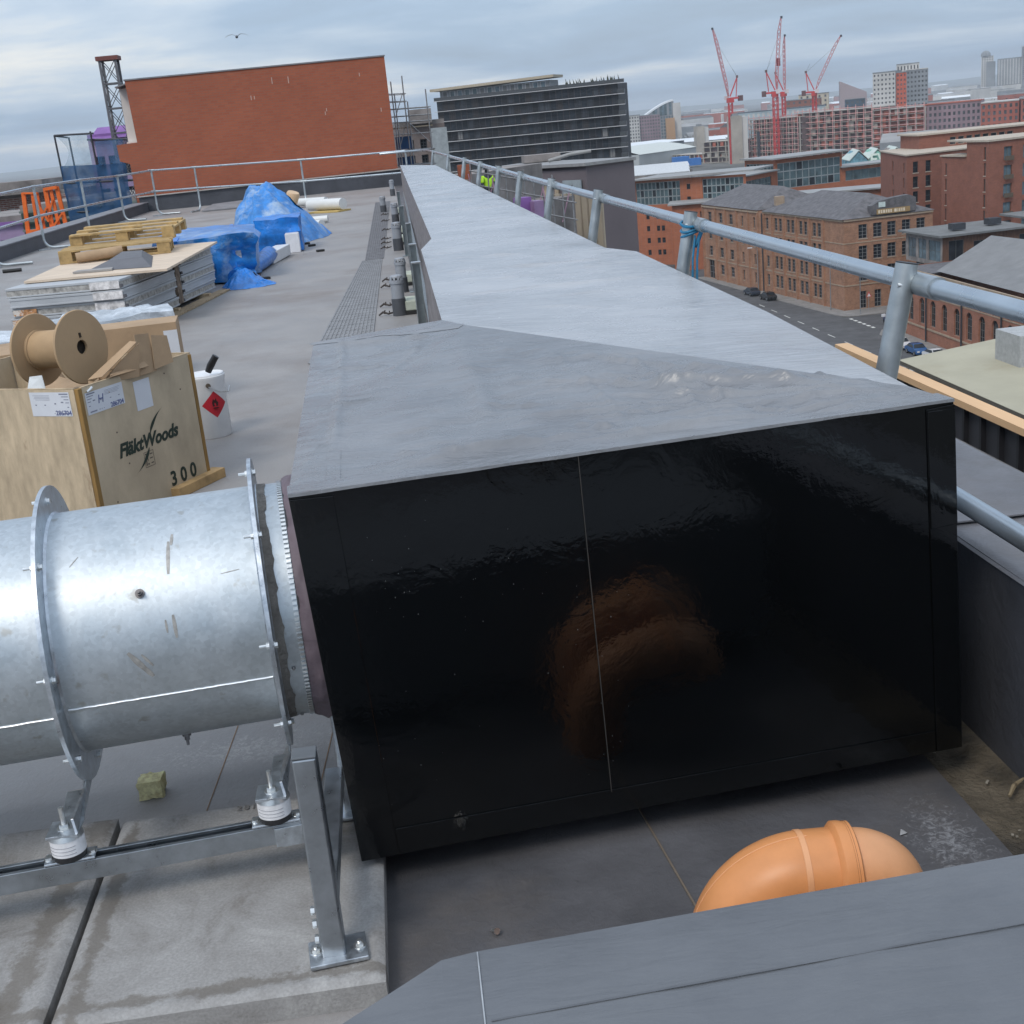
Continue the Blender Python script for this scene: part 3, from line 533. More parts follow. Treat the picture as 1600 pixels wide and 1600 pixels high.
# ------------------------------------------------------------------ steel frame with rubber mounts
fr = thing("fan_stand", "galvanised channel frame on posts carrying the round fan", "frame", (-0.6, 2.4, 0.06))
m_strut = M("strut_channel", (0.37, 0.40, 0.43), 0.33, 0.92, var=0.12, scale=20, rvar=0.08)
def channel(a, c, w=0.044, h=0.046, name="beam", par=fr):
    a, c = Vector(a), Vector(c); d = (c - a).normalized(); x = d.cross(Vector((0, 0, 1))).normalized(); z = Vector((0, 0, 1)); t = 0.0025
    prof = [(-w / 2, 0), (w / 2, 0), (w / 2, h), (w / 2 - 0.011, h), (w / 2 - 0.011, h - 0.007), (w / 2 - t - 0.007, h - 0.007), (w / 2 - t, h - t), (w / 2 - t, t), (-w / 2 + t, t), (-w / 2 + t, h - t), (-w / 2 + t + 0.007, h - 0.007), (-w / 2 + 0.011, h - 0.007), (-w / 2 + 0.011, h), (-w / 2, h)]
    n = len(prof); b = MB(); vs = [p + x * q[0] + z * q[1] for p in (a, c) for q in prof]
    b.add(vs, [(i, (i + 1) % n, n + (i + 1) % n, n + i) for i in range(n)]); return b.build(name, m_strut, par, bevel=0.001)
channel((-2.2, beam_y(-2.2), 0.150), (-0.292, beam_y(-0.292), 0.150)); channel((-2.2, beam_y(-2.2) + 0.66, 0.150), (-0.40, beam_y(-0.40) + 0.66, 0.150))
b = MB(); b.box((-0.262, 2.188, 0.062 + 0.22), (0.046, 0.044, 0.44)); ps = b.build("post", m_strut, fr, bevel=0.004)
b = MB(); b.box((-0.262, 2.188, 0.5045), (0.047, 0.045, 0.005)); b.build("end_cap", M("grey_cap", (0.10, 0.11, 0.12), 0.5), ps, bevel=0.002)
b = MB(); b.box((-0.255, 2.188, 0.0655), (0.115, 0.085, 0.009), rz=0.10); bp_ = b.build("base_plate", m_galv, ps, bevel=0.002)
for dx in (0.043, -0.043):
    b = MB(); c = Vector((-0.255 + dx, 2.19, 0.07)); b.cyl(c, c + Vector((0, 0, 0.002)), 0.013, n=18); b.cyl(c + Vector((0, 0, 0.002)), c + Vector((0, 0, 0.009)), 0.0085, n=6); b.cyl(c, c + Vector((0, 0, 0.013)), 0.005, n=10); b.build("anchor_bolt", m_zinc, ps)
b = MB(); b.bar((-0.262, 2.212, 0.172), (-0.262, 2.72, 0.172), 0.040, 0.040); b.build("cross_member", m_strut, fr, bevel=0.002)
b = MB(); b.box((-0.335, beam_y(-0.335) - 0.025, 0.168), (0.10, 0.004, 0.044), rz=0.09); b.box((-0.33, beam_y(-0.33) - 0.005, 0.146), (0.09, 0.044, 0.004), rz=0.09); b.build("corner_bracket", m_galv, fr, bevel=0.001)
for z in (0.135, 0.10, 0.165):
    b = MB(); b.cyl((-0.288, 2.188, z), (-0.296, 2.188, z), 0.009, n=6); b.build("bolt", m_zinc, fr)
b = MB(); b.box((-0.262, 2.16, 0.13), (0.05, 0.006, 0.16)); b.build("splice_plate", m_galv, fr, bevel=0.001) if False else None
for xm in (-0.812, -0.380):
    c = Vector((xm, beam_y(xm), 0.197)); b = MB(); b.box(c + Vector((0, 0, 0.003)), (0.105, 0.045, 0.006), rz=0.09)
    mo = b.build("rubber_mount", m_galv, fr, bevel=0.002)
    b = MB(); b.cyl(c + Vector((0, 0, 0.006)), c + Vector((0, 0, 0.020)), 0.034, 0.036, n=28); b.build("rubber", M("black_rubber", (0.02, 0.02, 0.022), 0.6), mo, smooth=40)
    b = MB(); b.cyl(c + Vector((0, 0, 0.020)), c + Vector((0, 0, 0.056)), 0.036, n=28, caps=False); b.build("paper_label", M("mount_label", (0.72, 0.72, 0.73), 0.6, var=0.08, scale=60), mo, smooth=40)
    b = MB(); b.cyl(c + Vector((0, 0, 0.056)), c + Vector((0, 0, 0.068)), 0.037, 0.033, n=28); b.build("top_cap", m_zinc, mo, smooth=40)
    for s_ in (-1, 1):
        b = MB(); p = c + Vector((s_ * 0.044, s_ * 0.004, 0.006)); b.cyl(p, p + Vector((0, 0, 0.006)), 0.008, n=6); b.cyl(p, p + Vector((0, 0, 0.0015)), 0.011, n=14); b.build("bolt", m_zinc, mo)
    for q in range(3):
        b = MB(); zq = 0.027 + q * 0.008; b.tube([c + Vector((0.0364 * math.cos(t), 0.0364 * math.sin(t), zq)) for t in [rad(-150 + 9 * i) for i in range(12)]], 0.0006, 4); b.build("print_line", M("ink_grey", (0.25, 0.25, 0.28), 0.7), mo)

# ------------------------------------------------------------------ concrete slabs under the frame
def slab_mat():
    mt = bpy.data.materials.new("cast_concrete"); mt.use_nodes = True; N, L = mt.node_tree.nodes, mt.node_tree.links; p = N["Principled BSDF"]; p.inputs["Roughness"].default_value = 0.85
    g = N.new("ShaderNodeNewGeometry")
    a_ = N.new("ShaderNodeTexNoise"); a_.inputs["Scale"].default_value = 4.5; a_.inputs["Detail"].default_value = 12; a_.inputs["Roughness"].default_value = 0.72; a_.inputs["Distortion"].default_value = 0.6; L.new(g.outputs["Position"], a_.inputs["Vector"])
    c_ = N.new("ShaderNodeTexNoise"); c_.inputs["Scale"].default_value = 160; c_.inputs["Detail"].default_value = 4; L.new(g.outputs["Position"], c_.inputs["Vector"])
    r = N.new("ShaderNodeValToRGB"); L.new(a_.outputs[0], r.inputs[0]); e = r.color_ramp.elements
    e[0].position = 0.30; e[0].color = (0.16, 0.145, 0.13, 1); e[1].position = 0.70; e[1].color = (0.40, 0.395, 0.385, 1)
    q = e.new(0.45); q.color = (0.265, 0.258, 0.25, 1); q = e.new(0.56); q.color = (0.31, 0.305, 0.298, 1)
    m_ = N.new("ShaderNodeMix"); m_.data_type = 'RGBA'; m_.blend_type = 'MULTIPLY'; m_.inputs[0].default_value = 0.35
    mr = N.new("ShaderNodeMapRange"); mr.inputs[1].default_value = 0.3; mr.inputs[2].default_value = 0.7; mr.inputs[3].default_value = 0.55; mr.inputs[4].default_value = 1.2; L.new(c_.outputs[0], mr.inputs[0]); L.new(r.outputs[0], m_.inputs[6]); L.new(mr.outputs[0], m_.inputs[7])
    # damp streaks along the joint and the front edge, ragged by noise
    sx = N.new("ShaderNodeSeparateXYZ"); dn_ = N.new("ShaderNodeTexNoise"); dn_.inputs["Scale"].default_value = 14; dn_.inputs["Detail"].default_value = 9; dn_.inputs["Roughness"].default_value = 0.75; L.new(g.outputs["Position"], dn_.inputs["Vector"]); L.new(g.outputs["Position"], sx.inputs[0])
    def band(axis, pos, half, slope=0.0):
        o_ = mathn(N, L, 'ADD', sx.outputs[axis], mathn(N, L, 'MULTIPLY', sx.outputs[1 - axis], slope)); dd_ = mathn(N, L, 'ABSOLUTE', mathn(N, L, 'SUBTRACT', o_, pos))
        w_ = mathn(N, L, 'ADD', dd_, mathn(N, L, 'MULTIPLY', mathn(N, L, 'SUBTRACT', dn_.outputs[0], 0.5), half * 7.0))
        mr_ = N.new("ShaderNodeMapRange"); mr_.inputs[1].default_value = half * 1.25; mr_.inputs[2].default_value = half * 0.35; mr_.inputs[3].default_value = 0; mr_.inputs[4].default_value = 0.62; L.new(w_, mr_.inputs[0]); return mr_.outputs[0]
    sm = mathn(N, L, 'MAXIMUM', mathn(N, L, 'MAXIMUM', band(0, -0.888 - 0.075 * 2.35, 0.030, -0.075), band(0, -0.762, 0.016)), band(1, 2.135, 0.018))
    ms_ = N.new("ShaderNodeMix"); ms_.data_type = 'RGBA'; L.new(sm, ms_.inputs[0]); L.new(m_.outputs[2], ms_.inputs[6]); ms_.inputs[7].default_value = (0.115, 0.098, 0.078, 1)
    L.new(ms_.outputs[2], p.inputs["Base Color"])
    bp = N.new("ShaderNodeBump"); bp.inputs["Strength"].default_value = 0.3; bp.inputs["Distance"].default_value = 0.004; L.new(c_.outputs[0], bp.inputs["Height"]); L.new(bp.outputs[0], p.inputs["Normal"])
    return mt
m_slab = slab_mat()
m_stain = M("damp_stain", (0.105, 0.088, 0.070), 0.8, var=0.35, scale=25, bump=0.3, bscale=100)
def slab(x0, x1, y0, y1, label):
    """a slab with a shallow raised rim"""
    b = MB(); nx, ny = 48, 56
    def top(u, v):
        x, y = x0 + (x1 - x0) * u, y0 + (y1 - y0) * v; e = min((x - x0), (x1 - x), (y - y0), (y1 - y)); j = 0.0008 * nz3((x * 30, y * 30, 0))
        rim = 0.006 * max(0, 1 - abs(e - 0.02) / 0.02) if e < 0.04 else 0
        return (x, y, 0.057 + j + rim * 0.7 - (0.006 if e < 0.004 else 0))
    b.grid(top, nx, ny); s_ = tag(b.build("paving_slab", m_slab, smooth=60, fix=False, origin=((x0 + x1) / 2, (y0 + y1) / 2, 0)), label, "slab", "concrete slabs under the fan stand", "thing")
    b = MB(); b.quad((x0, y0, 0.0), (x1, y0, 0), (x1, y0, 0.052), (x0, y0, 0.052)); b.quad((x1, y0, 0), (x1, y1, 0), (x1, y1, 0.052), (x1, y0, 0.052)); b.quad((x0, y0, 0), (x0, y1, 0), (x0, y1, 0.052), (x0, y0, 0.052)); b.quad((x0, y1, 0), (x1, y1, 0), (x1, y1, 0.052), (x0, y1, 0.052)); b.build("edge", m_slab, s_)
    return s_
sA = slab(-0.800, -0.163, 2.088, 2.850, "concrete slab carrying the post, cast number at its back edge")
sC = slab(-2.13, -1.476, 2.072, 2.880, "concrete slab under the far left end of the fan"); sB = slab(-1.46, -0.816, 2.080, 2.872, "concrete slab with a dark damp streak, cut off at the left")
# damp streaks with ragged edges
def stain(par, pts, w, z=0.0605):
    b = MB(); vs = []; n = 30
    for i in range(n + 1):
        f = i / n * (len(pts) - 1); k = min(int(f), len(pts) - 2); p = Vector(pts[k]).lerp(Vector(pts[k + 1]), f - k); d = (Vector(pts[k + 1]) - Vector(pts[k])).normalized(); x = Vector((d.y, -d.x, 0))
        wl_ = w * (0.7 + 0.5 * nz3((i * 0.5, w * 50, 0))); wr_ = w * (0.7 + 0.5 * nz3((i * 0.5, 7, 0)))
        vs += [(p.x - x.x * wl_, p.y - x.y * wl_, z), (p.x + x.x * wr_, p.y + x.y * wr_, z)]
    b.add(vs, [(2 * i, 2 * i + 1, 2 * i + 3, 2 * i + 2) for i in range(n)]); b.build("damp_stain", m_stain, par, fix=False)
0 and stain(sB, [(-0.868, 2.60, 0), (-0.885, 2.40, 0), (-0.895, 2.24, 0), (-0.90, 2.13, 0)], 0.030); 0 and stain(sA, [(-0.765, 2.33, 0), (-0.768, 2.22, 0), (-0.765, 2.13, 0)], 0.014)
text("cast_number", "2810988", 0.030, M("cast_number_grey", (0.19, 0.18, 0.17), 0.9), sA, frame((-0.46, 2.822, 0.0625), (1, 0, 0), (0, 1, 0)), extrude=0.0006, spacing=1.15)  # digits in a darker grey than most of the slab

# chunk of mineral wool behind the slabs
def lump(name, c, size, mt, seed, sub=3, rough=0.25, parent=None, sq=0.7):
    bm = bmesh.new(); bmesh.ops.create_cube(bm, size=2.0); bmesh.ops.subdivide_edges(bm, edges=bm.edges, cuts=6, use_grid_fill=True)
    b = MB()
    for v in bm.verts:
        p = v.co.copy(); q = p.normalized() * 1.25; p = p * sq + q * (1 - sq); k = 1 + rough * fbm(p, 1.4, seed, 5); v.co = p * k
    bm.verts.ensure_lookup_table(); idx = {v: i for i, v in enumerate(bm.verts)}
    b.add([Vector(c) + Vector((v.co.x * size[0] / 2, v.co.y * size[1] / 2, (v.co.z + 1) * size[2] / 2)) for v in bm.verts], [[idx[v] for v in f.verts] for f in bm.faces]); bm.free()
    return b.build(name, mt, parent, smooth=50, fix=False)
m_wool = M("mineral_wool", (0.85, 0.72, 0.40), 0.95, var=0.2, scale=60, bump=0.5, bscale=120, col2=(0.60, 0.47, 0.22), c2pos=(0.5, 0.7))
tag(lump("insulation_chunk", (-0.772, 3.075, 0.0), (0.062, 0.055, 0.05), m_wool, 4, rough=0.14, sq=0.93), "small yellow chunk of mineral wool on the roof behind the slabs", "insulation chunk")

# ------------------------------------------------------------------ orange drain pipe bend
m_or = M("orange_plastic", (0.62, 0.265, 0.10), 0.42, var=0.08, scale=7, spec=0.4, bump=0.03, bscale=8, col2=(0.54, 0.22, 0.08), c2pos=(0.55, 0.75), rvar=0.08)
m_or2 = M("orange_plastic_pale", (0.66, 0.33, 0.16), 0.45, var=0.06, scale=9, col2=(0.58, 0.28, 0.13), c2pos=(0.55, 0.7))
def pipe_bend(label, cx0, y0, zadd, name="drain_pipe"):
    """drain bend: up from the roof, over to the right, into a collared socket and down again"""
    pipe = thing(name, label, "pipe", (cx0 - 0.13, y0, 0), "orange drain pipe bends behind the near duct cover")
    pd = Vector((0.985, -0.08, 0)).normalized(); rr, rp = 0.150, 0.078; ctr = Vector((cx0, y0, 0.070 + zadd))
    arc = [ctr - pd * rr + Vector((0, 0, -0.070 - zadd))] + [ctr - pd * (rr * math.cos(t)) + Vector((0, 0, rr * math.sin(t))) for t in [rad(3 * i) for i in range(31)]]
    arc2 = arc + [arc[-1] + pd * 0.058]
    b = MB(); b.tube(arc2, rp, 48); b.build("bend", m_or, pipe, smooth=50)
    e0 = arc2[-1]; b = MB(); b.lathe([(rp - 0.001, -0.012), (rp + 0.004, -0.009), (rp + 0.0105, -0.003), (rp + 0.0105, 0.001), (rp + 0.0105, 0.009), (rp + 0.0085, 0.0165), (rp + 0.0085, 0.026), (rp + 0.003, 0.029), (rp - 0.004, 0.029)], e0, pd, 64); b.build("socket", m_or, pipe, smooth=40)
    b = MB(); b.lathe([(rp + 0.0090, 0.0166), (rp + 0.0078, 0.0176), (rp + 0.0078, 0.0196), (rp + 0.0090, 0.0206)], e0, pd, 64); b.build("seal_ring", M("seal_rubber", (0.10, 0.05, 0.03), 0.7), pipe, smooth=40)
    s0 = e0 + pd * 0.024; q = 0.068
    b = MB(); b.tube([s0 + pd * (q * math.sin(t)) - Vector((0, 0, q * (1 - math.cos(t)))) for t in [rad(4 * i) for i in range(22)]] + [s0 + pd * (q * 1.0) - Vector((0, 0, q + 0.01))], rp - 0.004, 40); b.build("spigot", m_or2, pipe, smooth=50)
    b = MB(); b.lathe([(rp, -0.006), (rp + 0.0012, -0.005), (rp + 0.0012, 0.005), (rp, 0.006)], arc[-1] - pd * 0.01, pd, 48); b.build("mould_line", m_or2, pipe, smooth=40)
    b = MB(); b.tube([p + Vector((0, -0.002, 0)) + (p - ctr).normalized() * (rp + 0.0002) for p in arc[1:]], 0.0012, 5); b.build("mould_seam", m_or2, pipe, smooth=60)
    return pipe
pipe_bend("orange plastic drain bend whose top shows above the near duct cover", 0.642, 2.0, 0.0)
pipe_bend("second orange drain bend, seen only as the upper arc mirrored in the black face", 0.665, 1.742, 0.035)

# ------------------------------------------------------------------ small screw and scraps on the dark strip
b = MB(); b.cyl((0.055, 2.27, 0.004), (0.062, 2.255, 0.012), 0.004, n=8); b.cyl((0.062, 2.255, 0.012), (0.064, 2.25, 0.014), 0.007, n=8); tag(b.build("loose_screw", m_zinc), "loose screw lying on the dark roof beside the slab", "screw")
b = MB(); b.add([(0.985, 2.40, 0.004), (1.005, 2.405, 0.004), (1.002, 2.42, 0.004), (0.992, 2.412, 0.012)], [(0, 1, 3), (1, 2, 3), (2, 0, 3), (0, 2, 1)]); tag(b.build("plaster_flake", m_splash), "small pale flake lying in the middle of the dark strip", "flake")
b = MB(); b.tube([(1.235, 2.70, 0.004), (1.26, 2.705, 0.006), (1.285, 2.72, 0.005), (1.30, 2.735, 0.01)], [0.002, 0.003, 0.003, 0.002], 6); tag(b.build("twig", M("twig", (0.05, 0.04, 0.03), 0.9)), "short dark twig lying across the gutter", "twig")
b = MB(); b.tube([(1.29, 2.50, 0.0), (1.31, 2.52, 0.012), (1.325, 2.54, 0.004), (1.35, 2.55, 0.010)], [0.004, 0.006, 0.005, 0.003], 6); tag(b.build("dead_leaf", M("leaf_brown", (0.20, 0.16, 0.10), 0.9)), "curled brown leaf against the foot of the parapet", "leaf")
# ================================================================== crate with its contents
m_ply = M("crate_plywood", (0.47, 0.385, 0.27), 0.75, var=0.14, scale=5, stretch=(1, 1, 0.6), bump=0.1, bscale=30, col2=(0.41, 0.33, 0.23), c2pos=(0.48, 0.7))
m_ply2 = M("crate_plywood_knotty", (0.47, 0.375, 0.255), 0.8, var=0.16, scale=7, stretch=(2.5, 2.5, 0.8), bump=0.15, bscale=25, col2=(0.27, 0.19, 0.12), c2pos=(0.60, 0.70))
m_batten = M("crate_batten", (0.27, 0.155, 0.045), 0.75, var=0.2, scale=10, stretch=(3, 3, 0.5))
m_edge = M("plywood_edge", (0.44, 0.34, 0.22), 0.8, var=0.25, scale=14)
m_ink = M("stencil_ink", (0.018, 0.032, 0.022), 0.7, var=0.2, scale=40)
m_paper = M("label_paper", (0.60, 0.62, 0.66), 0.6, var=0.03, scale=10)
m_blue_ink = M("label_ink", (0.10, 0.12, 0.25), 0.7)
m_card = M("cardboard", (0.37, 0.255, 0.155), 0.85, var=0.1, scale=6, bump=0.15, bscale=12)
K = Vector((-1.410, 5.671, 0)); ca = Vector((0.4823, 0.8760, 0)); cb_ = Vector((-0.8760, 0.4823, 0)); LA, LB, HC = 0.823, 1.15, 0.655; up = Vector((0, 0, 1))
crate = thing("shipping_crate", "open plywood crate stencilled in green, cable reel sticking out of it", "crate", K)
def wall(p, d, L_, n, z0=0.0, z1=HC, t=0.013, mt=None, name="side_panel"):
    b = MB(); b.slab([p + up * z0, p + d * L_ + up * z0, p + d * L_ + up * z1, p + up * z1], n * t); o = b.build(name, mt or m_ply, crate, bevel=0.001)
    b = MB(); b.slab([p + up * (z1 + 0.0005), p + d * L_ + up * (z1 + 0.0005), p + d * L_ + n * t + up * (z1 + 0.0005), p + n * t + up * (z1 + 0.0005)], up * 0.004); b.build("edge_band", m_edge, o); return o
wall(K + ca * 0.028, ca, LA - 0.05, cb_); wall(K + cb_ * 0.02, cb_, LB, ca, mt=m_ply2); wall(K + ca * LA, cb_, LB, -ca, mt=m_ply2); wall(K + cb_ * (LB + 0.02), ca, LA, -cb_)
b = MB(); b.slab([K - cb_ * 0.004, K + ca * 0.026 - cb_ * 0.004, K + ca * 0.026 + cb_ * 0.018, K + cb_ * 0.018], up * (HC + 0.001)); b.build("corner_post", m_batten, crate, bevel=0.002)
b = MB(); b.slab([K + ca * (LA - 0.02) - cb_ * 0.003, K + ca * (LA + 0.002) - cb_ * 0.003, K + ca * (LA + 0.002) + cb_ * 0.03, K + ca * (LA - 0.02) + cb_ * 0.03], up * (HC - 0.006)); b.build("corner_post", m_batten, crate, bevel=0.002)
b = MB(); b.slab([K + ca * 0.50 - cb_ * 0.05, K + ca * (LA + 0.06) - cb_ * 0.05, K + ca * (LA + 0.06) + cb_ * 0.03, K + ca * 0.50 + cb_ * 0.03], up * 0.05); b.build("skid", M("skid_pine", (0.42, 0.27, 0.12), 0.8, var=0.2, scale=10), crate, bevel=0.003)
b = MB(); b.slab([K + ca * 0.02 + cb_ * 0.03 + up * 0.02, K + ca * (LA - 0.02) + cb_ * 0.03 + up * 0.02, K + ca * (LA - 0.02) + cb_ * LB + up * 0.02, K + ca * 0.02 + cb_ * LB + up * 0.02], up * 0.012); b.build("floor_panel", m_ply, crate)
fa = -cb_                                  # outward normal of the stencilled side
def fA(u, z, off=0.0015): return frame(K + ca * u + up * z - cb_ * off, ca, up)
text("brand_lettering", "FläktWoods", 0.088, m_ink, crate, fA(0.405, 0.316), shear=0.28, bold=0.0034, spacing=1.0)
text("weight_number", "3 0 0", 0.100, m_ink, crate, fA(0.615, 0.088), bold=0.0026, spacing=1.0)
for sgn in (1, -1):                        # the two leaf-shaped strokes of the emblem
    b = MB(); n = 14; vs = []
    for i in range(n + 1):
        t = i / n; w = 0.021 * math.sin(math.pi * min(1, t * 1.0 + 0.05)) * (1.15 - t)
        q = Vector((0.012 + 0.105 * t * t * 0.9 + 0.03 * t, 0.042 + 0.125 * t ** 0.8, 0)); q2 = Vector((q.x + w, q.y - w * 0.7, 0))
        for r in (q, q2): vs.append(K + ca * (0.412 + sgn * r.x) + up * (0.318 + sgn * r.y * 0.80) - cb_ * 0.0018)
    b.add(vs, [(2 * i, 2 * i + 1, 2 * i + 3, 2 * i + 2) for i in range(n)]); b.build("emblem_stroke", m_ink, crate, fix=False)
b = MB()                                   # packing stamp: a frame with short bars
for u0, u1, z0, z1 in ((0.352, 0.422, 0.268, 0.270), (0.352, 0.422, 0.196, 0.198), (0.352, 0.354, 0.198, 0.268), (0.420, 0.422, 0.198, 0.268), (0.360, 0.382, 0.256, 0.262), (0.360, 0.366, 0.205, 0.250), (0.372, 0.378, 0.226, 0.250), (0.372, 0.382, 0.206, 0.214), (0.394, 0.414, 0.252, 0.257), (0.390, 0.412, 0.232, 0.237), (0.396, 0.414, 0.208, 0.213)):
    b.slab([K + ca * u0 + up * z0 - cb_ * 0.001, K + ca * u1 + up * z0 - cb_ * 0.001, K + ca * u1 + up * z1 - cb_ * 0.001, K + ca * u0 + up * z1 - cb_ * 0.001], -cb_ * 0.0005)
b.build("packing_stamp", M("stamp_ink", (0.12, 0.10, 0.075), 0.8), crate)
def lab(p, d, n, u0, u1, z0, z1, lines, num, mark=None, tilt=0.0):
    b = MB(); b.slab([p + d * u0 + up * z0 + n * 0.001, p + d * u1 + up * (z0 + tilt) + n * 0.001, p + d * u1 + up * (z1 + tilt) + n * 0.001, p + d * u0 + up * z1 + n * 0.001], n * 0.0008); o = b.build("paper_label", m_paper, crate)
    if lines:
        b = MB(); W, H_ = u1 - u0, z1 - z0
        for (a0, a1, h0, h1) in ((.03, .25, .90, .95), (.03, .2, .80, .83), (.03, .15, .68, .71), (.03, .12, .55, .58), (.17, .23, .56, .61), (.05, .09, .36, .40), (.50, .92, .86, .87), (.50, .88, .80, .81), (.50, .90, .74, .75), (.50, .86, .68, .69), (.62, .66, .45, .49), (.85, .89, .45, .49), (.36, .40, .5, .55), (.06, .24, .08, .14), (.3, .33, .1, .13), (.36, .38, .1, .13), (.42, .44, .1, .13)):
            b.slab([p + d * (u0 + W * x) + up * (z0 + H_ * y + tilt * x) + n * 0.0022 for x, y in ((a0, h0), (a1, h0), (a1, h1), (a0, h1))], n * 0.0003)
        tag(b.build("print_lines", M("print_grey", (0.20, 0.21, 0.27), 0.7), o), kind="stuff")
        x_ = d if n.cross(d).z > -2 and (d.cross(up)).dot(n) > 0 else -d
        text("label_number", num, 0.030, m_blue_ink, o, frame(p + d * (u0 + W * 0.5) + x_ * (W * 0.29) + up * (z0 + H_ * 0.13 + tilt * .8) + n * 0.0024, x_, up), bold=0.0006)
        if mark: text("hand_mark", mark, 0.055, m_blue_ink, o, frame(p + d * (u0 + W * 0.5) - x_ * (W * 0.13) + up * (z0 + H_ * 0.55) + n * 0.0024, x_, up), shear=0.2)
    return o
lab(K, ca, -cb_, 0.040, 0.290, 0.528, 0.628, True, "286704", "H"); lab(K, cb_, -ca, 0.050, 0.278, 0.535, 0.644, True, "286704"); lab(K, ca, -cb_, 0.366, 0.482, 0.469, 0.608, False, "")
b = MB(); b.tube([K + ca * 0.055 - cb_ * 0.003 + up * 0.632, K + ca * 0.075 - cb_ * 0.006 + up * 0.640, K + ca * 0.09 - cb_ * 0.003 + up * 0.646], 0.006, 8); b.build("staple_tab", m_zinc, crate)
# nail heads
b = MB()
for u, z in ((0.20, 0.41), (0.245, 0.25), (0.12, 0.1), (0.70, 0.5), (0.6, 0.6)): b.cyl(K + ca * u + up * z, K + ca * u + up * z - cb_ * 0.002, 0.004, n=8)
b.build("nail_heads", M("nail", (0.12, 0.09, 0.07), 0.6), crate)

# cable reel leaning in the crate
m_reel = M("reel_fibreboard", (0.39, 0.265, 0.15), 0.7, var=0.07, scale=4, bump=0.05, bscale=30)
RA = Vector((0.86, -0.50, 0.04)).normalized(); D2 = Vector((-1.435, 6.000, 0.795)); D1 = D2 - RA * 0.265
reel = thing("cable_reel", "empty brown cable reel standing in the open crate", "reel", (D1.x, D1.y, 0.6))
for c, sg in ((D2, 1), (D1, -1)):
    b = MB(); b.lathe([(0.032, -0.006), (0.168, -0.006), (0.171, 0.0), (0.168, 0.006), (0.032, 0.006), (0.032, -0.006)], c, RA, 64); b.build("flange_disc", m_reel, reel, smooth=35)
b = MB(); b.lathe([(0.088, 0.005), (0.088, 0.260)], D1, RA, 48); b.build("drum", M("drum_board", (0.40, 0.27, 0.15), 0.75, var=0.08, scale=8), reel, smooth=35)
b = MB(); b.lathe([(0.094, 0.006), (0.094, 0.020), (0.088, 0.021)], D1, RA, 48); b.build("drum_ring", m_reel, reel, smooth=35)
b = MB(); b.lathe([(0.033, -0.02), (0.033, 0.0065)], D2, RA, 24); b.lathe([(0.0, -0.02), (0.033, -0.02)], D2, RA, 24); b.build("hub_hole", M("hole_dark", (0.025, 0.018, 0.012), 0.9), reel)
ry = RA.cross(up).normalized(); rz_ = ry.cross(RA)
b = MB(); b.box(D2 + RA * 0.0062 + rz_ * 0.055, (0.010, 0.010, 0.022), mat=Matrix((ry, RA, rz_)).transposed()); b.build("slot", MATS["hole_dark"], reel)
# cardboard boxes and torn cardboard
def carton(name, label, c, d, rz, mt=m_card, flap=True):
    b = MB(); b.box((c[0], c[1], c[2] + d[2] / 2), d, rz); o = tag(b.build(name, mt, bevel=0.002), label, "box")
    if flap:
        R = Matrix.Rotation(rz, 3, 'Z'); cc = Vector(c)
        b = MB(); b.slab([cc + R @ Vector(q) for q in ((-d[0] / 2, -d[1] / 2 - .001, d[2] * .30), (d[0] / 2, -d[1] / 2 - .001, d[2] * .30), (d[0] / 2, -d[1] / 2 - .001, d[2] * .315), (-d[0] / 2, -d[1] / 2 - .001, d[2] * .315))], R @ Vector((0, -0.002, 0))); b.build("fold_line", M("card_fold", (0.22, 0.15, 0.09), 0.9), o)
    return o
bx_ = carton("cardboard_box", "long brown carton lying in the crate, white label at its end", (-1.335, 6.72, 0.50), (0.46, 0.26, 0.29), 0.10)
b = MB(); R = Matrix.Rotation(0.10, 3, 'Z'); c0 = Vector((-1.335, 6.72, 0.50))
b.slab([c0 + R @ Vector(q) for q in ((0.165, -0.1315, 0.12), (0.229, -0.1315, 0.12), (0.229, -0.1315, 0.25), (0.160, -0.1315, 0.25))], R @ Vector((0, -0.001, 0))); b.build("paper_label", m_paper, bx_)
tc_ = thing("torn_carton", "crumpled torn carton in front of the cable reel", "carton", (-1.30, 5.98, 0.60))
def sheet(pts, name="flap", mt=m_card, t=0.004):
    b = MB(); p = [Vector(q) for q in pts]; nn = (p[1] - p[0]).cross(p[2] - p[0]).normalized(); b.slab(p, nn * t); return b.build(name, mt, tc_)
sheet([(-1.40, 5.86, 0.66), (-1.33, 5.84, 0.67), (-1.18, 5.99, 0.79), (-1.22, 6.04, 0.79)]); sheet([(-1.345, 5.86, 0.64), (-1.20, 6.0, 0.63), (-1.175, 6.0, 0.785), (-1.26, 5.93, 0.72)]); sheet([(-1.40, 5.86, 0.66), (-1.345, 5.86, 0.64), (-1.31, 5.84, 0.60), (-1.40, 5.83, 0.60)])
sheet([(-1.20, 6.02, 0.63), (-1.14, 6.12, 0.63), (-1.15, 6.12, 0.81), (-1.20, 6.04, 0.82)]); sheet([(-1.30, 5.86, 0.668), (-1.20, 6.02, 0.672), (-1.23, 6.03, 0.69), (-1.31, 5.90, 0.675)]); sheet([(-1.31, 5.84, 0.663), (-1.16, 6.05, 0.664), (-1.18, 6.06, 0.688), (-1.25, 6.00, 0.672)])
sheet([(-1.145, 6.10, 0.64), (-1.07, 6.20, 0.65), (-1.08, 6.20, 0.78), (-1.14, 6.12, 0.80)]); sheet([(-1.35, 6.05, 0.58), (-1.15, 6.25, 0.58), (-1.16, 6.26, 0.70), (-1.36, 6.06, 0.64)])
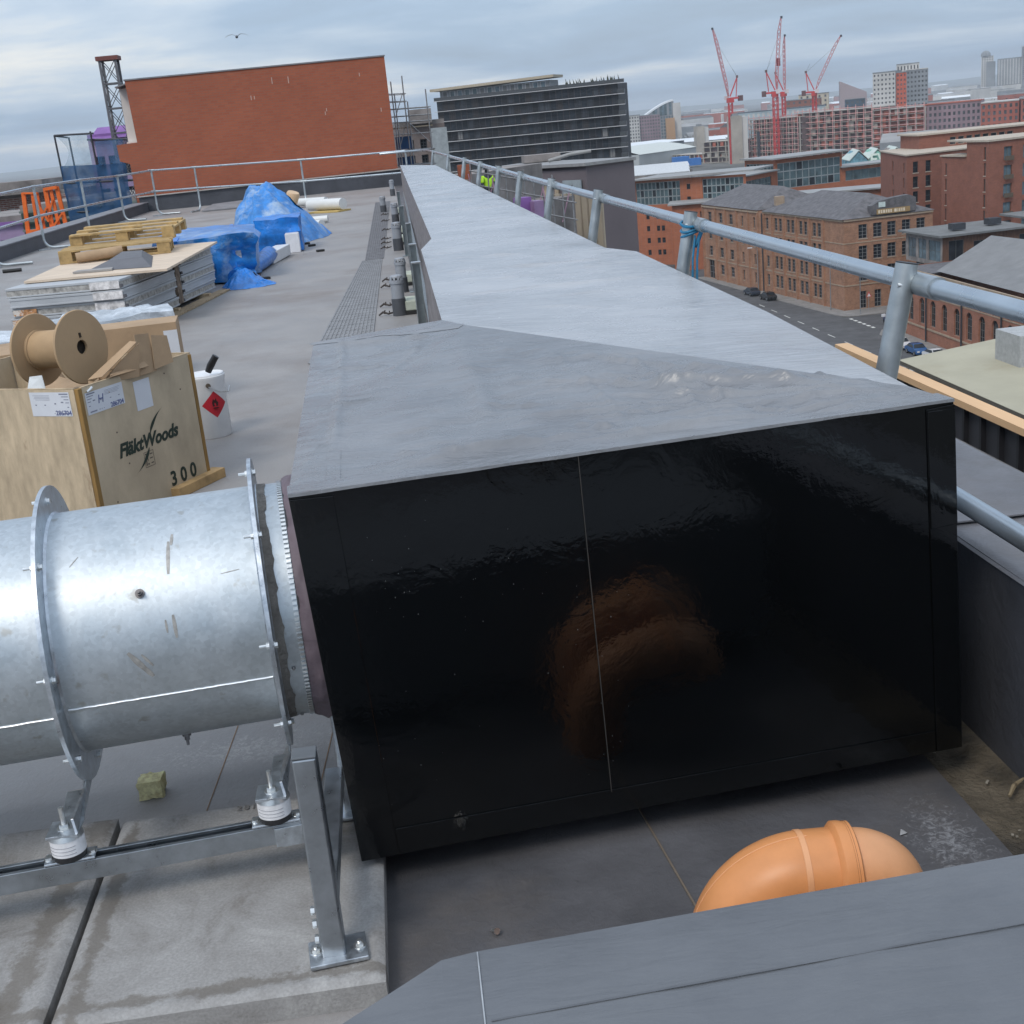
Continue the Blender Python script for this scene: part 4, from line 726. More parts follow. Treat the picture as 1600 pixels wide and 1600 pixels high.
b = MB(); b.slab([(-1.70, 5.95, 0.63), (-1.60, 5.88, 0.64), (-1.61, 5.90, 0.70), (-1.68, 5.96, 0.69)], (0.002, 0.002, 0)); tag(b.build("paper_sheet", M("white_sheet", (0.66, 0.69, 0.70), 0.5)), "white leaflet poking out of the crate left of the reel", "leaflet")
tag(lump("packing_paper", (-1.75, 6.35, 0.3), (0.5, 0.5, 0.26), m_card, 8, rough=0.5), "crumpled brown packing paper inside the crate", "packing paper")
# behind the crate: wrapped insulation packs, plastic, strap
m_plast = M("clear_plastic", (0.52, 0.56, 0.60), 0.25, var=0.25, scale=7, bump=0.9, bscale=14, spec=0.6, col2=(0.32, 0.36, 0.40), c2pos=(0.45, 0.6))
def pack(name, c, s_, rz, label, mt=m_plast, seed=0, cat="pack"):
    o = lump(name, (0, 0, 0), s_, mt, seed, rough=0.12, sq=0.92); o.location = c; o.rotation_euler = (0, 0, rz); return tag(o, label, cat)
pack("insulation_pack", (-2.62, 8.9, 0.0), (0.7, 0.7, 0.50), 0.3, "plastic-wrapped pale pack left of the reel", seed=1)
pack("insulation_pack", (-2.15, 9.7, 0.0), (0.75, 0.6, 0.50), -0.2, "plastic-wrapped pale pack seen between the reel discs", seed=2)
pack("plastic_bag", (-1.72, 8.6, 0.0), (0.5, 0.5, 0.62), 0.4, "crumpled clear plastic heap behind the long carton", seed=3, cat="plastic")
b = MB(); b.tube([(-2.95, 8.6, 0.53), (-2.72, 8.65, 0.525), (-2.52, 8.7, 0.50), (-2.38, 8.72, 0.47)], 0.012, 6); tag(b.build("green_strap", M("green_strap", (0.02, 0.25, 0.10), 0.5)), "green strap over the wrapped pack at the left edge", "strap")
cr2 = carton("cardboard_box", "brown box cut off by the left edge behind the crate", (-2.33, 7.2, 0.0), (0.5, 0.5, 0.66), 0.3); 
# ------------------------------------------------------------------ paint can
can = thing("paint_can", "white metal can with a red hazard diamond beside the crate", "can", (-1.125, 7.46, 0))
m_can = M("can_white", (0.70, 0.71, 0.72), 0.35, var=0.05, scale=8, spec=0.5)
cc = Vector((-1.125, 7.46, 0)); b = MB(); b.lathe([(0, 0), (0.106, 0), (0.110, 0.006), (0.110, 0.30), (0.114, 0.31), (0.114, 0.335), (0.118, 0.345), (0.118, 0.360), (0.110, 0.366)], cc, n=48); b.build("body", m_can, can, smooth=35)
b = MB(); b.lathe([(0.0, 0.366), (0.100, 0.364), (0.106, 0.370), (0.112, 0.370), (0.114, 0.364)], cc, n=48); b.build("lid", m_can, can, smooth=35)
ang0 = rad(-62)
def cpt(t, z, r=0.1112): return cc + Vector((r * math.cos(t), r * math.sin(t), z))
b = MB(); hz = 0.078; vs = []; n = 12
for i in range(n + 1):
    s_ = -1 + 2 * i / n; h = hz * (1 - abs(s_)); t = ang0 + s_ * hz / 0.1112; vs += [cpt(t, 0.20 - h), cpt(t, 0.20 + h)]
b.add(vs, [(2 * i, 2 * i + 2, 2 * i + 3, 2 * i + 1) for i in range(n)]); b.build("hazard_label", M("hazard_red", (0.42, 0.012, 0.025), 0.5), can)
b = MB(); fl = [(-0.016, -0.01), (0.016, -0.01), (0.020, 0.01), (0.010, 0.022), (0.008, 0.038), (-0.002, 0.024), (-0.010, 0.034), (-0.018, 0.012)]
b.add([cpt(ang0 + x / 0.1112, 0.20 + z, 0.1122) for x, z in fl], [tuple(range(8))]); b.box(cpt(ang0, 0.182, 0.1122), (0.03, 0.03, 0.003), rz=ang0); b.build("flame_mark", M("flame_ink", (0.03, 0.004, 0.005), 0.6), can)
p = cpt(rad(-75), 0.315, 0.115); b = MB(); b.cyl(p, p + Vector((0.004, -0.015, 0)), 0.014, n=14); b.build("handle_ear", M("ear_dark", (0.10, 0.08, 0.06), 0.5), can)
b = MB(); b.tube([cpt(rad(-75), 0.31, 0.135), cpt(rad(-50), 0.27, 0.145), cpt(rad(-20), 0.26, 0.140), cpt(rad(10), 0.28, 0.135)], 0.003, 6); b.build("handle", m_zinc, can, smooth=60)
b = MB(); b.tube([(-1.09, 7.40, 0.385), (-1.07, 7.40, 0.42), (-1.045, 7.39, 0.455), (-1.03, 7.39, 0.475)], [0.018, 0.022, 0.020, 0.020], 12); tag(b.build("roller_handle", M("black_grip", (0.015, 0.015, 0.017), 0.45), smooth=60), "short black tool grip resting on the lid of the paint can", "tool handle")
# ================================================================== guardrails
m_rail = M("rail_tube", (0.45, 0.50, 0.54), 0.30, 0.85, var=0.06, scale=5, rvar=0.08, bump=0.03, bscale=90)
m_railm = M("rail_matt", (0.42, 0.455, 0.47), 0.42, 0.8, var=0.16, scale=7, rvar=0.08)
gr = thing("guardrail", "steel tube guardrail with leaning posts along the right parapet", "guardrail", (1.3, 3.25, 0))
ptops = [(1.372, 0.9), (1.37, 3.25), (1.372, 5.61), (1.375, 8.0), (1.378, 10.15), (1.38, 12.29), (1.385, 14.44), (1.39, 17.0), (1.40, 20.0), (1.41, 24.3), (1.42, 30.5)]
LEAN = 0.20
for k, (x, y) in enumerate(ptops):
    top = Vector((x - 0.012, y, 1.150)); ft = Vector((x - 0.012 - LEAN * 1.13, y, 0.02))
    b = MB(); b.tube([ft, top], 0.0295, 20); po = b.build("post", m_railm, gr, smooth=40)
    b = MB(); b.cyl(top + Vector((0, 0, 0.0)), top + Vector((0.0006, 0, 0.003)), 0.0295, n=20); b.build("end_plug", M("plug_black", (0.02, 0.02, 0.022), 0.5), po, smooth=40)
    for z in (1.095, 0.64):
        c = Vector((x - 0.002 - LEAN * (1.15 - z), y, z)); b = MB(); b.cyl(c + Vector((0.028, -0.13, 0)), c + Vector((0.028, 0.055, 0)), 0.0295, n=20); b.build("socket", m_railm, po, smooth=40)
        b = MB(); b.cyl(c + Vector((0.0, -0.02, 0.0)), c + Vector((-0.034, -0.022, 0.004)), 0.005, n=8); b.build("set_screw", m_zinc, po)
for z in (1.095, 0.64):
    for k in range(len(ptops) - 1):
        (x0, y0), (x1, y1) = ptops[k], ptops[k + 1]; o_ = 0.026 - LEAN * (1.15 - z)
        b = MB(); b.cyl((x0 + o_, y0, z), (x1 + o_, y1 - 0.002, z), 0.0242, n=24); b.build("rail", m_rail, gr, smooth=40)
b = MB(); pts = [(1.446, 30.5, 1.095), (1.46, 33.2, 1.095), (1.42, 34.6, 1.10), (1.25, 35.4, 1.10), (0.8, 35.9, 1.10), (0.2, 36.0, 1.10)]; b.tube(pts, 0.0242, 12); b.build("rail", m_rail, gr, smooth=60)
# blue rope tied round the second post
m_rope = M("blue_rope", (0.015, 0.16, 0.30), 0.55, var=0.2, scale=40)
rope = thing("blue_rope", "blue rope knotted round the second guardrail post", "rope", (1.36, 5.6, 0.9))
for r_ in range(3):
    b = MB(); c = Vector((1.352, 5.61, 1.10 - 0.022 * r_)); b.tube([c + Vector((0.040 * math.cos(t), 0.040 * math.sin(t), 0.012 * math.sin(t + r_))) for t in [rad(15 * i) for i in range(25)]], 0.006, 6); b.build("coil", m_rope, rope, smooth=60)
b = MB(); b.tube([(1.375, 5.57, 1.09), (1.39, 5.57, 1.06), (1.375, 5.58, 1.02), (1.36, 5.58, 1.0)], 0.010, 6); b.build("knot", m_rope, rope, smooth=60)
for dx in (0, 0.02):
    b = MB(); b.tube([(1.365 + dx, 5.575, 1.05), (1.345 + dx, 5.56, 0.95), (1.335 + dx, 5.55, 0.80), (1.34 + dx, 5.54, 0.62)], 0.005, 6); b.build("tail", m_rope, rope, smooth=60)

gl = thing("guardrail", "steel tube guardrail standing on the roof along the left and far edges", "guardrail", (-6.7, 30, 0))
lp = [(-6.72, 19.5), (-6.72, 23.2), (-6.76, 26.92), (-6.58, 30.4), (-6.75, 35.6), (-6.15, 37.4), (-5.0, 37.7), (-1.95, 36.2), (0.9, 36.0)]
tz = [1.2, 1.2, 1.25, 1.25, 1.2, 1.24, 1.21, 1.15, 1.12]
inward = [Vector((1, 0.1, 0))] * 4 + [Vector((0.9, -0.3, 0)), Vector((1, -0.1, 0)), Vector((-0.3, -0.9, 0)), Vector((0, -1, 0)), Vector((0, -1, 0))]
for k, ((x, y), z) in enumerate(zip(lp, tz)):
    d = inward[k].normalized(); p = Vector((x, y, 0)); b = MB()
    b.tube([p + Vector((0, 0, z + 0.02)), p + Vector((0, 0, 0.22))] + [p + d * (0.18 * (1 - math.cos(t))) + Vector((0, 0, 0.22 - 0.18 * math.sin(t))) for t in [rad(15 * i) for i in range(1, 7)]] + [p + d * 0.62 + Vector((0, 0, 0.035))], 0.027, 10); po = b.build("post", m_railm, gl, smooth=50)
    b = MB(); b.bar(p - d * 0.12 + Vector((0, 0, 0.02)) + d.cross(up) * 0.15, p + d * 0.1 + Vector((0, 0, 0.02)), 0.03, 0.025); b.build("foot", m_railm, po)
for z_ in (0.0, 0.57):
    for k in range(len(lp) - 1):
        a_, c_ = Vector((*lp[k], tz[k] - z_)), Vector((*lp[k + 1], tz[k + 1] - z_)); b = MB(); b.cyl(a_, c_, 0.025, n=12); b.build("rail", m_rail, gl, smooth=40)
        if k:
            d = (c_ - a_).normalized(); b = MB(); b.cyl(a_ - d * 0.09, a_ + d * 0.09, 0.031, n=12); b.build("socket", m_railm, gl, smooth=40)

# ================================================================== walkway mats, vents, uprights
m_mat = M("mat_rubber", (0.155, 0.155, 0.165), 0.8, var=0.15, scale=6); m_mat2 = M("mat_rubber_pale", (0.225, 0.23, 0.24), 0.8, var=0.12, scale=6)
def mat_(p0, p1, w0, w1, mt, label, nx=8, ny=60):
    """ribbed walkway mat: base sheet with raised ribs both ways"""
    t = thing("walkway_mat", label, "mat", ((p0[0] + p1[0]) / 2, (p0[1] + p1[1]) / 2, 0.0)); P0, P1 = Vector(p0), Vector(p1)
    def at(u, v, z): c = P0.lerp(P1, v); w = w0 + (w1 - w0) * v; return Vector((c.x + w * u, c.y + (0.0) * u, z))
    b = MB(); b.quad(at(0, 0, 0.004), at(1, 0, 0.004), at(1, 1, 0.004), at(0, 1, 0.004)); b.build("base_sheet", mt, t, fix=False)
    b = MB()
    for i in range(nx * 2 + 1):
        u = i / (nx * 2); b.slab([at(u - 0.018, 0, 0.004), at(u + 0.018, 0, 0.004), at(u + 0.018, 1, 0.004), at(u - 0.018, 1, 0.004)], (0, 0, 0.005))
    for j in range(ny + 1):
        v = j / ny; b.slab([at(0, v - 0.0022, 0.004), at(1, v - 0.0022, 0.004), at(1, v + 0.0022, 0.004), at(0, v + 0.0022, 0.004)], (0, 0, 0.004))
    tag(b.build("ribs", mt, t), kind="stuff"); return t
mat_((-0.66, 9.6), (-0.30, 17.4), 0.46, 0.26, m_mat2, "pale ribbed walkway mat, the nearer of the two", 6, 46)
mat_((-0.26, 17.5), (-0.06, 32.5), 0.24, 0.36, m_mat, "dark ribbed walkway mat running to the far wall", 4, 70)
m_pvc = M("grey_pvc", (0.28, 0.30, 0.33), 0.45, var=0.08, scale=5); m_pvcd = M("dark_pvc_sleeve", (0.07, 0.075, 0.085), 0.5, var=0.1, scale=5)
def vent(x, y, h, r, label, cowl=True):
    t = thing("vent_pipe", label, "vent pipe", (x, y, 0), "grey soil vent pipes beside the duct"); c = Vector((x, y, 0))
    b = MB(); b.lathe([(r * 1.12, 0.0), (r * 1.12, h * 0.42), (r * 1.02, h * 0.43)], c, n=20); b.build("sleeve", m_pvcd, t, smooth=40)
    b = MB(); b.lathe([(r, h * 0.40), (r, h * 0.78), (r * 1.14, h * 0.79), (r * 1.14, h * 0.87), (r, h * 0.88)], c, n=20); b.build("pipe", m_pvc, t, smooth=40)
    if cowl:
        for k in range(10):
            a = 2 * math.pi * k / 10; b = MB(); p = c + Vector((r * 1.0 * math.cos(a), r * 1.0 * math.sin(a), h * 0.88)); b.bar(p, p + Vector((-r * 0.15 * math.cos(a), -r * 0.15 * math.sin(a), h * 0.09)), r * 0.28, r * 0.2); b.build("cowl_slat", m_pvc, t)
        b = MB(); b.lathe([(r * 1.0, h * 0.955), (r * 0.9, h * 0.985), (r * 0.45, h), (0, h)], c, n=20); b.build("cowl_cap", m_pvc, t, smooth=50)
    return t
vl = ["nearest grey vent pipe with a slotted cap", "grey vent pipe close behind the nearest one", "third grey vent pipe from the front, beside the kink in the duct", "fourth grey vent pipe from the front", "fifth grey vent pipe, set slightly left in the row", "small far grey vent pipe by the dark upstand"]
for (x, y, h, r), l in zip(((0.08, 11.75, 0.37, 0.058), (0.150, 13.5, 0.36, 0.055), (0.215, 18.5, 0.40, 0.065), (0.29, 24.5, 0.36, 0.062), (0.10, 28.2, 0.34, 0.060), (0.42, 35.3, 0.42, 0.06)), vl): vent(x, y, h, r, l)
m_blk = M("green_block", (0.46, 0.50, 0.42), 0.8, var=0.1, scale=6); m_strapb = M("black_foot", (0.02, 0.02, 0.02), 0.6)
for i, (x, y) in enumerate(((0.20, 11.9), (0.23, 14.2), (0.27, 19.6), (0.30, 21.5), (0.34, 27))):
    t = thing("support_block", ["pale green support block right of the nearest vent pipe", "pale green support block behind the second vent pipe", "support block beside the third vent pipe", "support block just beyond the third vent pipe", "support block beside the far vent pipes"][i], "support block", (x, y, 0), "support blocks beside the vents")
    b = MB(); b.box((x, y, 0.08), (0.16, 0.36, 0.09)); b.build("block", m_blk, t, bevel=0.01); b = MB(); b.box((x, y, 0.02), (0.17, 0.38, 0.03)); b.build("pad", m_strapb, t)
for i, (x, y) in enumerate(((-0.045, 11.8), (-0.03, 12.4), (-0.01, 14.0), (0.01, 14.6), (0.03, 18.9), (0.04, 19.8), (0.05, 20.6), (0.08, 22.6), (0.09, 25.0), (0.10, 27.0))):
    b = MB(); b.tube([(x - 0.07, y, 0.012), (x - 0.03, y + 0.02, 0.035), (x + 0.02, y - 0.02, 0.02), (x + 0.09, y + 0.01, 0.03)], [0.008, 0.012, 0.010, 0.007], 6); b.tube([(x - 0.02, y, 0.02), (x - 0.01, y, 0.055)], 0.007, 6); b.tube([(x + 0.03, y, 0.02), (x + 0.03, y, 0.045)], 0.006, 6)
    tag(b.build("pipe_clip", M("clip_brown", (0.055, 0.045, 0.04), 0.7)), "small dark pipe clip on the roof " + ["left of the nearest vent pipe", "just beyond the nearest vent pipe", "left of the second vent pipe", "just beyond the second vent pipe", "left of the third vent pipe", "first beyond the third vent pipe", "second beyond the third vent pipe", "halfway between the third and fourth vent pipes", "left of the fourth vent pipe", "farthest back, by the fifth vent pipe"][i], "clip", "dark clips left of the vents")
m_up_g = M("upright_galv", (0.33, 0.37, 0.38), 0.38, 0.8, var=0.15, scale=12)
for i, (x, y, h) in enumerate(((0.185, 7.75, 0.845), (0.225, 9.85, 0.78), (0.285, 13.4, 0.70), (0.31, 17.5, 0.66), (0.36, 22.0, 0.66))):
    lab_ = ["nearest galvanised upright channel against the duct side", "second galvanised upright channel against the duct side", "third galvanised upright channel against the duct side", "fourth galvanised upright channel along the duct", "farthest galvanised upright channel along the duct"][i]
    t = thing("upright_channel", lab_, "channel", (x, y, 0), "galvanised uprights along the duct"); b = MB(); w = 0.045
    for dx, dy, sx, sy in ((-w / 2 - 0.004, 0, 0.004, 0.05), (w / 2 - 0.004, 0, 0.004, 0.05), (-0.004, 0.024, w, 0.004)): b.box((x + dx, y + dy, h / 2), (sx, sy, h))
    b.build("web", m_up_g, t); b = MB(); b.box((x - 0.004, y, h + 0.004), (w + 0.012, 0.06, 0.008)); b.build("top_plate", m_zinc, t); b = MB(); b.box((x - 0.004, y, 0.004), (0.12, 0.10, 0.008)); b.build("base_plate", m_up_g, t)
b = MB(); b.bar((0.20, 4.7, 0.30), (0.60, 29.5, 0.30), 0.03, 0.05); tag(b.build("side_rail", m_up_g), "thin galvanised rail running low along the duct side", "rail")

# ================================================================== stacked panels, plywood, pallets
sd = Vector((0.16, 0.987, 0)).normalized(); se = Vector((-sd.y, sd.x, 0)); SP = Vector((-2.50, 12.45, 0))
m_pan = M("panel_face", (0.40, 0.42, 0.44), 0.45, var=0.08, scale=2.5, stretch=(1, 1, 4)); m_pand = M("panel_edge_dark", (0.10, 0.10, 0.11), 0.6, var=0.2, scale=10)
m_foam = M("panel_core", (0.34, 0.33, 0.31), 0.9, var=0.35, scale=25)
ordn = ["top", "second", "third", "fourth", "bottom"]
def stack(o, L_, W_, n, th, gname, where):
    for i in range(n):
        z0 = 0.05 + (n - 1 - i) * th; j = Vector((random.uniform(-0.02, 0.02), random.uniform(-0.02, 0.02), 0)); p = o + j
        t = thing("insulated_panel", f"{ordn[i]} grey insulated panel of the {where} stack", "panel", p + Vector((0, 0, z0)), gname)
        def q(u, v, z): return p + sd * u + se * v + Vector((0, 0, z))
        b = MB(); b.slab([q(0, 0, z0 + th * .72), q(L_, 0, z0 + th * .72), q(L_, W_, z0 + th * .72), q(0, W_, z0 + th * .72)], (0, 0, th * 0.25)); b.build("skin", m_pan, t, bevel=0.003)
        b = MB(); b.slab([q(0.006, 0.006, z0 + th * .18), q(L_ - .006, 0.006, z0 + th * .18), q(L_ - .006, W_ - .006, z0 + th * .18), q(.006, W_ - .006, z0 + th * .18)], (0, 0, th * 0.53)); b.build("core", m_pan if i % 2 else m_foam, t)
        b = MB(); b.slab([q(0, 0, z0 + 0.002), q(L_, 0, z0 + 0.002), q(L_, W_, z0 + 0.002), q(0, W_, z0 + 0.002)], (0, 0, th * 0.17)); b.build("skin", m_pan, t, bevel=0.003)
        b = MB(); b.slab([q(-0.002, 0.01, z0 + th * .1), q(-0.002, 0.30, z0 + th * .1), q(-0.002, 0.30, z0 + th * .85), q(-0.002, 0.01, z0 + th * .85)], sd * -0.012); b.build("torn_wrap", M("torn_white_wrap", (0.60, 0.58, 0.57), 0.7, var=0.3, scale=18), t)
        if i > 1: b = MB(); b.slab([q(-0.002, W_ - 0.25, z0 + th * .2), q(-0.002, W_ - 0.02, z0 + th * .2), q(-0.002, W_ - 0.02, z0 + th * .8), q(-0.002, W_ - 0.25, z0 + th * .8)], sd * -0.01); b.build("core_patch", M("orange_core", (0.40, 0.20, 0.09), 0.9, var=0.5, scale=30, col2=(0.6, 0.55, 0.5), c2pos=(0.5, 0.55)), t)
        b = MB(); b.tube([q(-0.01, -0.01, z0 + th * .5), q(-0.01, -0.012, z0 + th * .2)], 0.018, 6); b.build("corner_tear", m_pand, t)
stack(SP, 1.58, 1.13, 5, 0.096, "panels in the nearer stack", "nearer"); stack(SP + sd * 1.80, 1.28, 1.13, 5, 0.096, "panels in the farther stack", "farther")
b = MB(); b.slab([SP + sd * 1.62 + Vector((0, 0, 0.06)), SP + sd * 1.76 + Vector((0, 0, 0.06)), SP + sd * 1.76 + Vector((0, 0, 0.5)), SP + sd * 1.62 + Vector((0, 0, 0.5))], se * 1.0); tag(b.build("packing_strip", M("packing_brown", (0.17, 0.13, 0.10), 0.9, var=0.5, scale=14)), "brown packing wedged between the two panel stacks", "packing")
for k in range(3):
    b = MB(); p = SP + sd * (0.2 + k * 1.15) + Vector((0, 0, 0.002)); b.slab([p - se * 0.06, p + sd * 0.09 - se * 0.06, p + sd * 0.09 + se * 1.2, p + se * 1.2], (0, 0, 0.045)); tag(b.build("timber_bearer", m_edge), ["nearest timber bearer under the panel stacks", "middle timber bearer under the panel stacks", "farthest timber bearer under the panel stacks"][k], "timber", "bearers under the panels")
b = MB(); b.slab([SP + sd * 0.9 - se * 0.16 + Vector((0, 0, 0.003)), SP + sd * 3.1 - se * 0.14 + Vector((0, 0, 0.003)), SP + sd * 3.1 - se * 0.01 + Vector((0, 0, 0.003)), SP + sd * 0.9 - se * 0.01 + Vector((0, 0, 0.003))], (0, 0, 0.018)); tag(b.build("chipboard_strip", M("chipboard", (0.33, 0.25, 0.16), 0.9, var=0.3, scale=18)), "strip of chipboard on the roof along the panel stacks", "board")
zp = 0.05 + 5 * 0.096 + 0.004
b = MB(); b.slab([(-3.52, 12.95, zp), (-2.10, 12.72, zp), (-1.98, 15.9, zp), (-3.60, 16.3, zp)], (0, 0, 0.022)); tag(b.build("plywood_sheet", M("pale_plywood", (0.58, 0.47, 0.36), 0.75, var=0.1, scale=3, stretch=(1, 3, 1))), "pale plywood sheet lying on top of the stacked panels", "plywood")
b = MB(); gs = [(-3.0, 13.35), (-2.30, 13.05), (-2.52, 14.5), (-2.92, 14.75)]; cz = zp + 0.024
b.add([(*g, cz + 0.002) for g in gs] + [(-2.80, 13.55, cz + 0.075), (-2.45, 13.45, cz + 0.085), (-2.58, 14.25, cz + 0.095), (-2.82, 14.4, cz + 0.09)], [(0, 1, 5, 4), (1, 2, 6, 5), (2, 3, 7, 6), (3, 0, 4, 7), (4, 5, 6, 7), (3, 2, 1, 0)]); tag(b.build("rubber_offcut", M("grey_offcut", (0.11, 0.11, 0.12), 0.6, var=0.1, scale=4)), "dark grey tapered offcut lying on the plywood sheet", "offcut")
b = MB(); b.slab([(-3.1, 13.2, cz + 0.001), (-2.7, 13.12, cz + 0.001), (-2.72, 13.3, cz + 0.001), (-3.08, 13.36, cz + 0.001)], (0, 0, 0.02)); tag(b.build("concrete_offcut", m_conc), "flat pale offcut peeking out under the dark offcut", "offcut")
m_pal = M("pallet_wood", (0.42, 0.29, 0.13), 0.85, var=0.25, scale=8, stretch=(1, 4, 1))
def pallet(c, rz, label, tilt=0.0, skip=()):
    t = thing("wooden_pallet", label, "pallet", c, "wooden pallets on the plywood"); R = Matrix.Rotation(rz, 3, 'Z') @ Matrix.Rotation(tilt, 3, 'X'); c = Vector(c)
    for j in range(3):
        b = MB(); b.box(c + R @ Vector((0, -0.35 + 0.35 * j, 0.011)), (1.2, 0.10, 0.02), mat=R); b.build("bottom_board", m_pal, t)
        for i in range(3): b = MB(); b.box(c + R @ Vector((-0.53 + 0.53 * i, -0.35 + 0.35 * j, 0.061)), (0.14, 0.10, 0.078), mat=R); b.build("block", m_pal, t)
    for i in range(3): b = MB(); b.box(c + R @ Vector((-0.53 + 0.53 * i, 0, 0.111)), (0.14, 0.8, 0.02), mat=R); b.build("stringer", m_pal, t)
    for j in range(5):
        if j in skip: continue
        b = MB(); b.box(c + R @ Vector((random.uniform(-.02, .02), -0.35 + 0.175 * j + random.uniform(-.015, .015), 0.132)), (1.2 + random.uniform(-.04, .03), 0.10 + random.uniform(-.015, .01), 0.02), mat=R @ Matrix.Rotation(random.uniform(-.02, .02), 3, 'Z')); b.build("top_board", m_pal, t)
pallet((-3.0, 15.1, zp + 0.024), 0.10, "lower of the two wooden pallets on the plywood sheet"); pallet((-2.96, 15.75, zp + 0.024 + 0.147), -0.05, "upper broken pallet lying on the other pallet", 0.06, (1, 3))
b = MB(); b.lathe([(0.045, 0), (0.055, 0), (0.055, 0.5), (0.045, 0.5), (0.045, 0)], (-3.35, 14.55, zp + 0.085), (0.95, 0.2, 0.05), 20); tag(b.build("cardboard_tube", m_card, smooth=40), "cardboard tube poking out under the lower pallet", "tube")

# ================================================================== blue plastic heaps and loose stock
m_tarp = M("blue_plastic", (0.006, 0.165, 0.55), 0.30, var=0.3, scale=5, bump=0.9, bscale=9, spec=0.6, col2=(0.14, 0.34, 0.66), c2pos=(0.60, 0.72))
m_tarp2 = M("blue_plastic_sheer", (0.012, 0.18, 0.52), 0.28, var=0.25, scale=6, bump=0.9, bscale=10, spec=0.6, col2=(0.30, 0.42, 0.58), c2pos=(0.50, 0.66))
def heap(name, c, sx, sy, h, label, mt, seed, pw=1.4, skew=(0, 0), n=56):
    b = MB()
    def f(u, v):
        r = v; a = 2 * math.pi * u; rad_ = r * (1 + 0.22 * fbm((math.cos(a) * 1.3, math.sin(a) * 1.3, 0), 1.0, seed)); hh = h * max(0, 1 - r ** pw) * (1 + 0.15 * fbm((math.cos(a) * r * 3, math.sin(a) * r * 3, 0), 1.0, seed + 3))
        fold = 0.035 * math.sin(a * 9 + 3 * nz3((r * 3, a, 0), 1.0, seed)) * math.sin(math.pi * r)
        return (c[0] + sx * (rad_ + fold) * math.cos(a) + skew[0] * (1 - r), c[1] + sy * (rad_ + fold) * math.sin(a) + skew[1] * (1 - r), 0.004 + hh + 0.03 * fbm((math.cos(a) * r * 8, math.sin(a) * r * 8, 2), 1.0, seed) * (1 - r))
    b.grid(f, n, 24); o = tag(b.build(name, mt, smooth=120, fix=False), label, "tarp"); return o
heap("blue_tarp", (-1.80, 22.9), 0.80, 1.3, 0.93, "tall heap of blue plastic sheeting in front of the brick wall", m_tarp2, 3, 1.7, (-0.25, 0.2))
heap("blue_tarp", (-1.42, 23.3), 0.52, 0.8, 0.45, "darker blue sheeting spilling right from the tall heap", m_tarp, 5, 1.1)
heap("blue_tarp", (-1.72, 15.9), 0.26, 0.55, 0.20, "crumpled blue plastic at the corner of the farther stack", m_tarp, 9, 1.3)
heap("blue_tarp", (-1.56, 15.75), 0.20, 0.28, 0.05, "flat tongue of blue plastic spread on the roof", m_tarp, 12, 2.5)
def bundle(c, d, rz, label, seed, strap=True, mt=m_tarp2):
    t = thing("wrapped_bundle", label, "bundle", c); R = Matrix.Rotation(rz, 3, 'Z'); o = lump("wrap", (0, 0, 0), d, mt, seed, rough=0.13, sq=0.94, parent=None)
    o.parent = t; o.location = (0, 0, 0); o.rotation_euler = (0, 0, rz)
    for k in (-0.3, 0.25):
        b = MB(); cc_ = Vector(c) + R @ Vector((d[0] * k, 0, 0)); b.box(cc_ + Vector((0, 0, d[2] * 0.5 + 0.012)), (0.05, d[1] * 0.97, d[2] * 1.02), rz); b.build("strap", m_tarp, t)
    b = MB(); b.box(Vector(c) + R @ Vector((0.1 * d[0], -d[1] * 0.47, d[2] * 0.62)), (d[0] * 0.45, 0.03, d[2] * 0.2), rz); b.build("printed_label", M("print_silver", (0.42, 0.44, 0.48), 0.4, var=0.4, scale=14, stretch=(2, 2, 6)), t); return t
bundle((-2.30, 17.6, 0), (1.25, 2.6, 0.56), 0.10, "long bundle wrapped in blue plastic behind the panels", 21); bundle((-1.60, 20.7, 0), (0.70, 1.1, 0.50), 0.05, "squat bundle wrapped in blue plastic behind the white box", 22, mt=m_tarp)
b = MB(); b.tube([(-1.86, 16.1, 0.09), (-1.74, 16.9, 0.10), (-1.66, 17.8, 0.11), (-1.62, 18.6, 0.12)], [0.09, 0.10, 0.11, 0.12], 14); tag(b.build("blue_roll", m_tarp, smooth=60), "roll of blue plastic lying on the roof before the bundles", "roll")
b = MB(); b.box((-1.57, 18.95, 0.09), (0.22, 1.3, 0.16), rz=-0.12); tag(b.build("white_board", M("white_board", (0.62, 0.63, 0.65), 0.5, var=0.06), bevel=0.01), "white board lying beside the blue roll", "board")
wb = thing("white_box", "upright white box standing on the bare roof beside the blue bundle", "box", (-1.36, 20.1, 0)); b = MB(); b.box((-1.365, 20.1, 0.145), (0.21, 0.22, 0.29)); b.build("body", M("white_card", (0.68, 0.69, 0.72), 0.6), wb, bevel=0.008); b = MB(); b.box((-1.365, 20.1, 0.292), (0.19, 0.20, 0.012)); b.build("lid", M("white_lid", (0.62, 0.63, 0.66), 0.6), wb)
for i, (x, y) in enumerate(((-1.38, 21.7), (-1.24, 21.4), (-1.13, 20.9), (-0.95, 19.7), (-1.14, 23.0), (-1.52, 16.35))):
    b = MB(); b.box((x, y, 0.016), (0.11, 0.10, 0.03), rz=0.1 * i); tag(b.build("packer_shim", m_strapb), "small black packer " + ["just right of the white box, first of a short row", "in the row right of the white box, second", "ending the short row right of the white box", "lying alone nearest the walkway mat", "beside the short white pipe stub", "next to the crumpled blue plastic"][i], "packer", "black packers scattered on the roof")
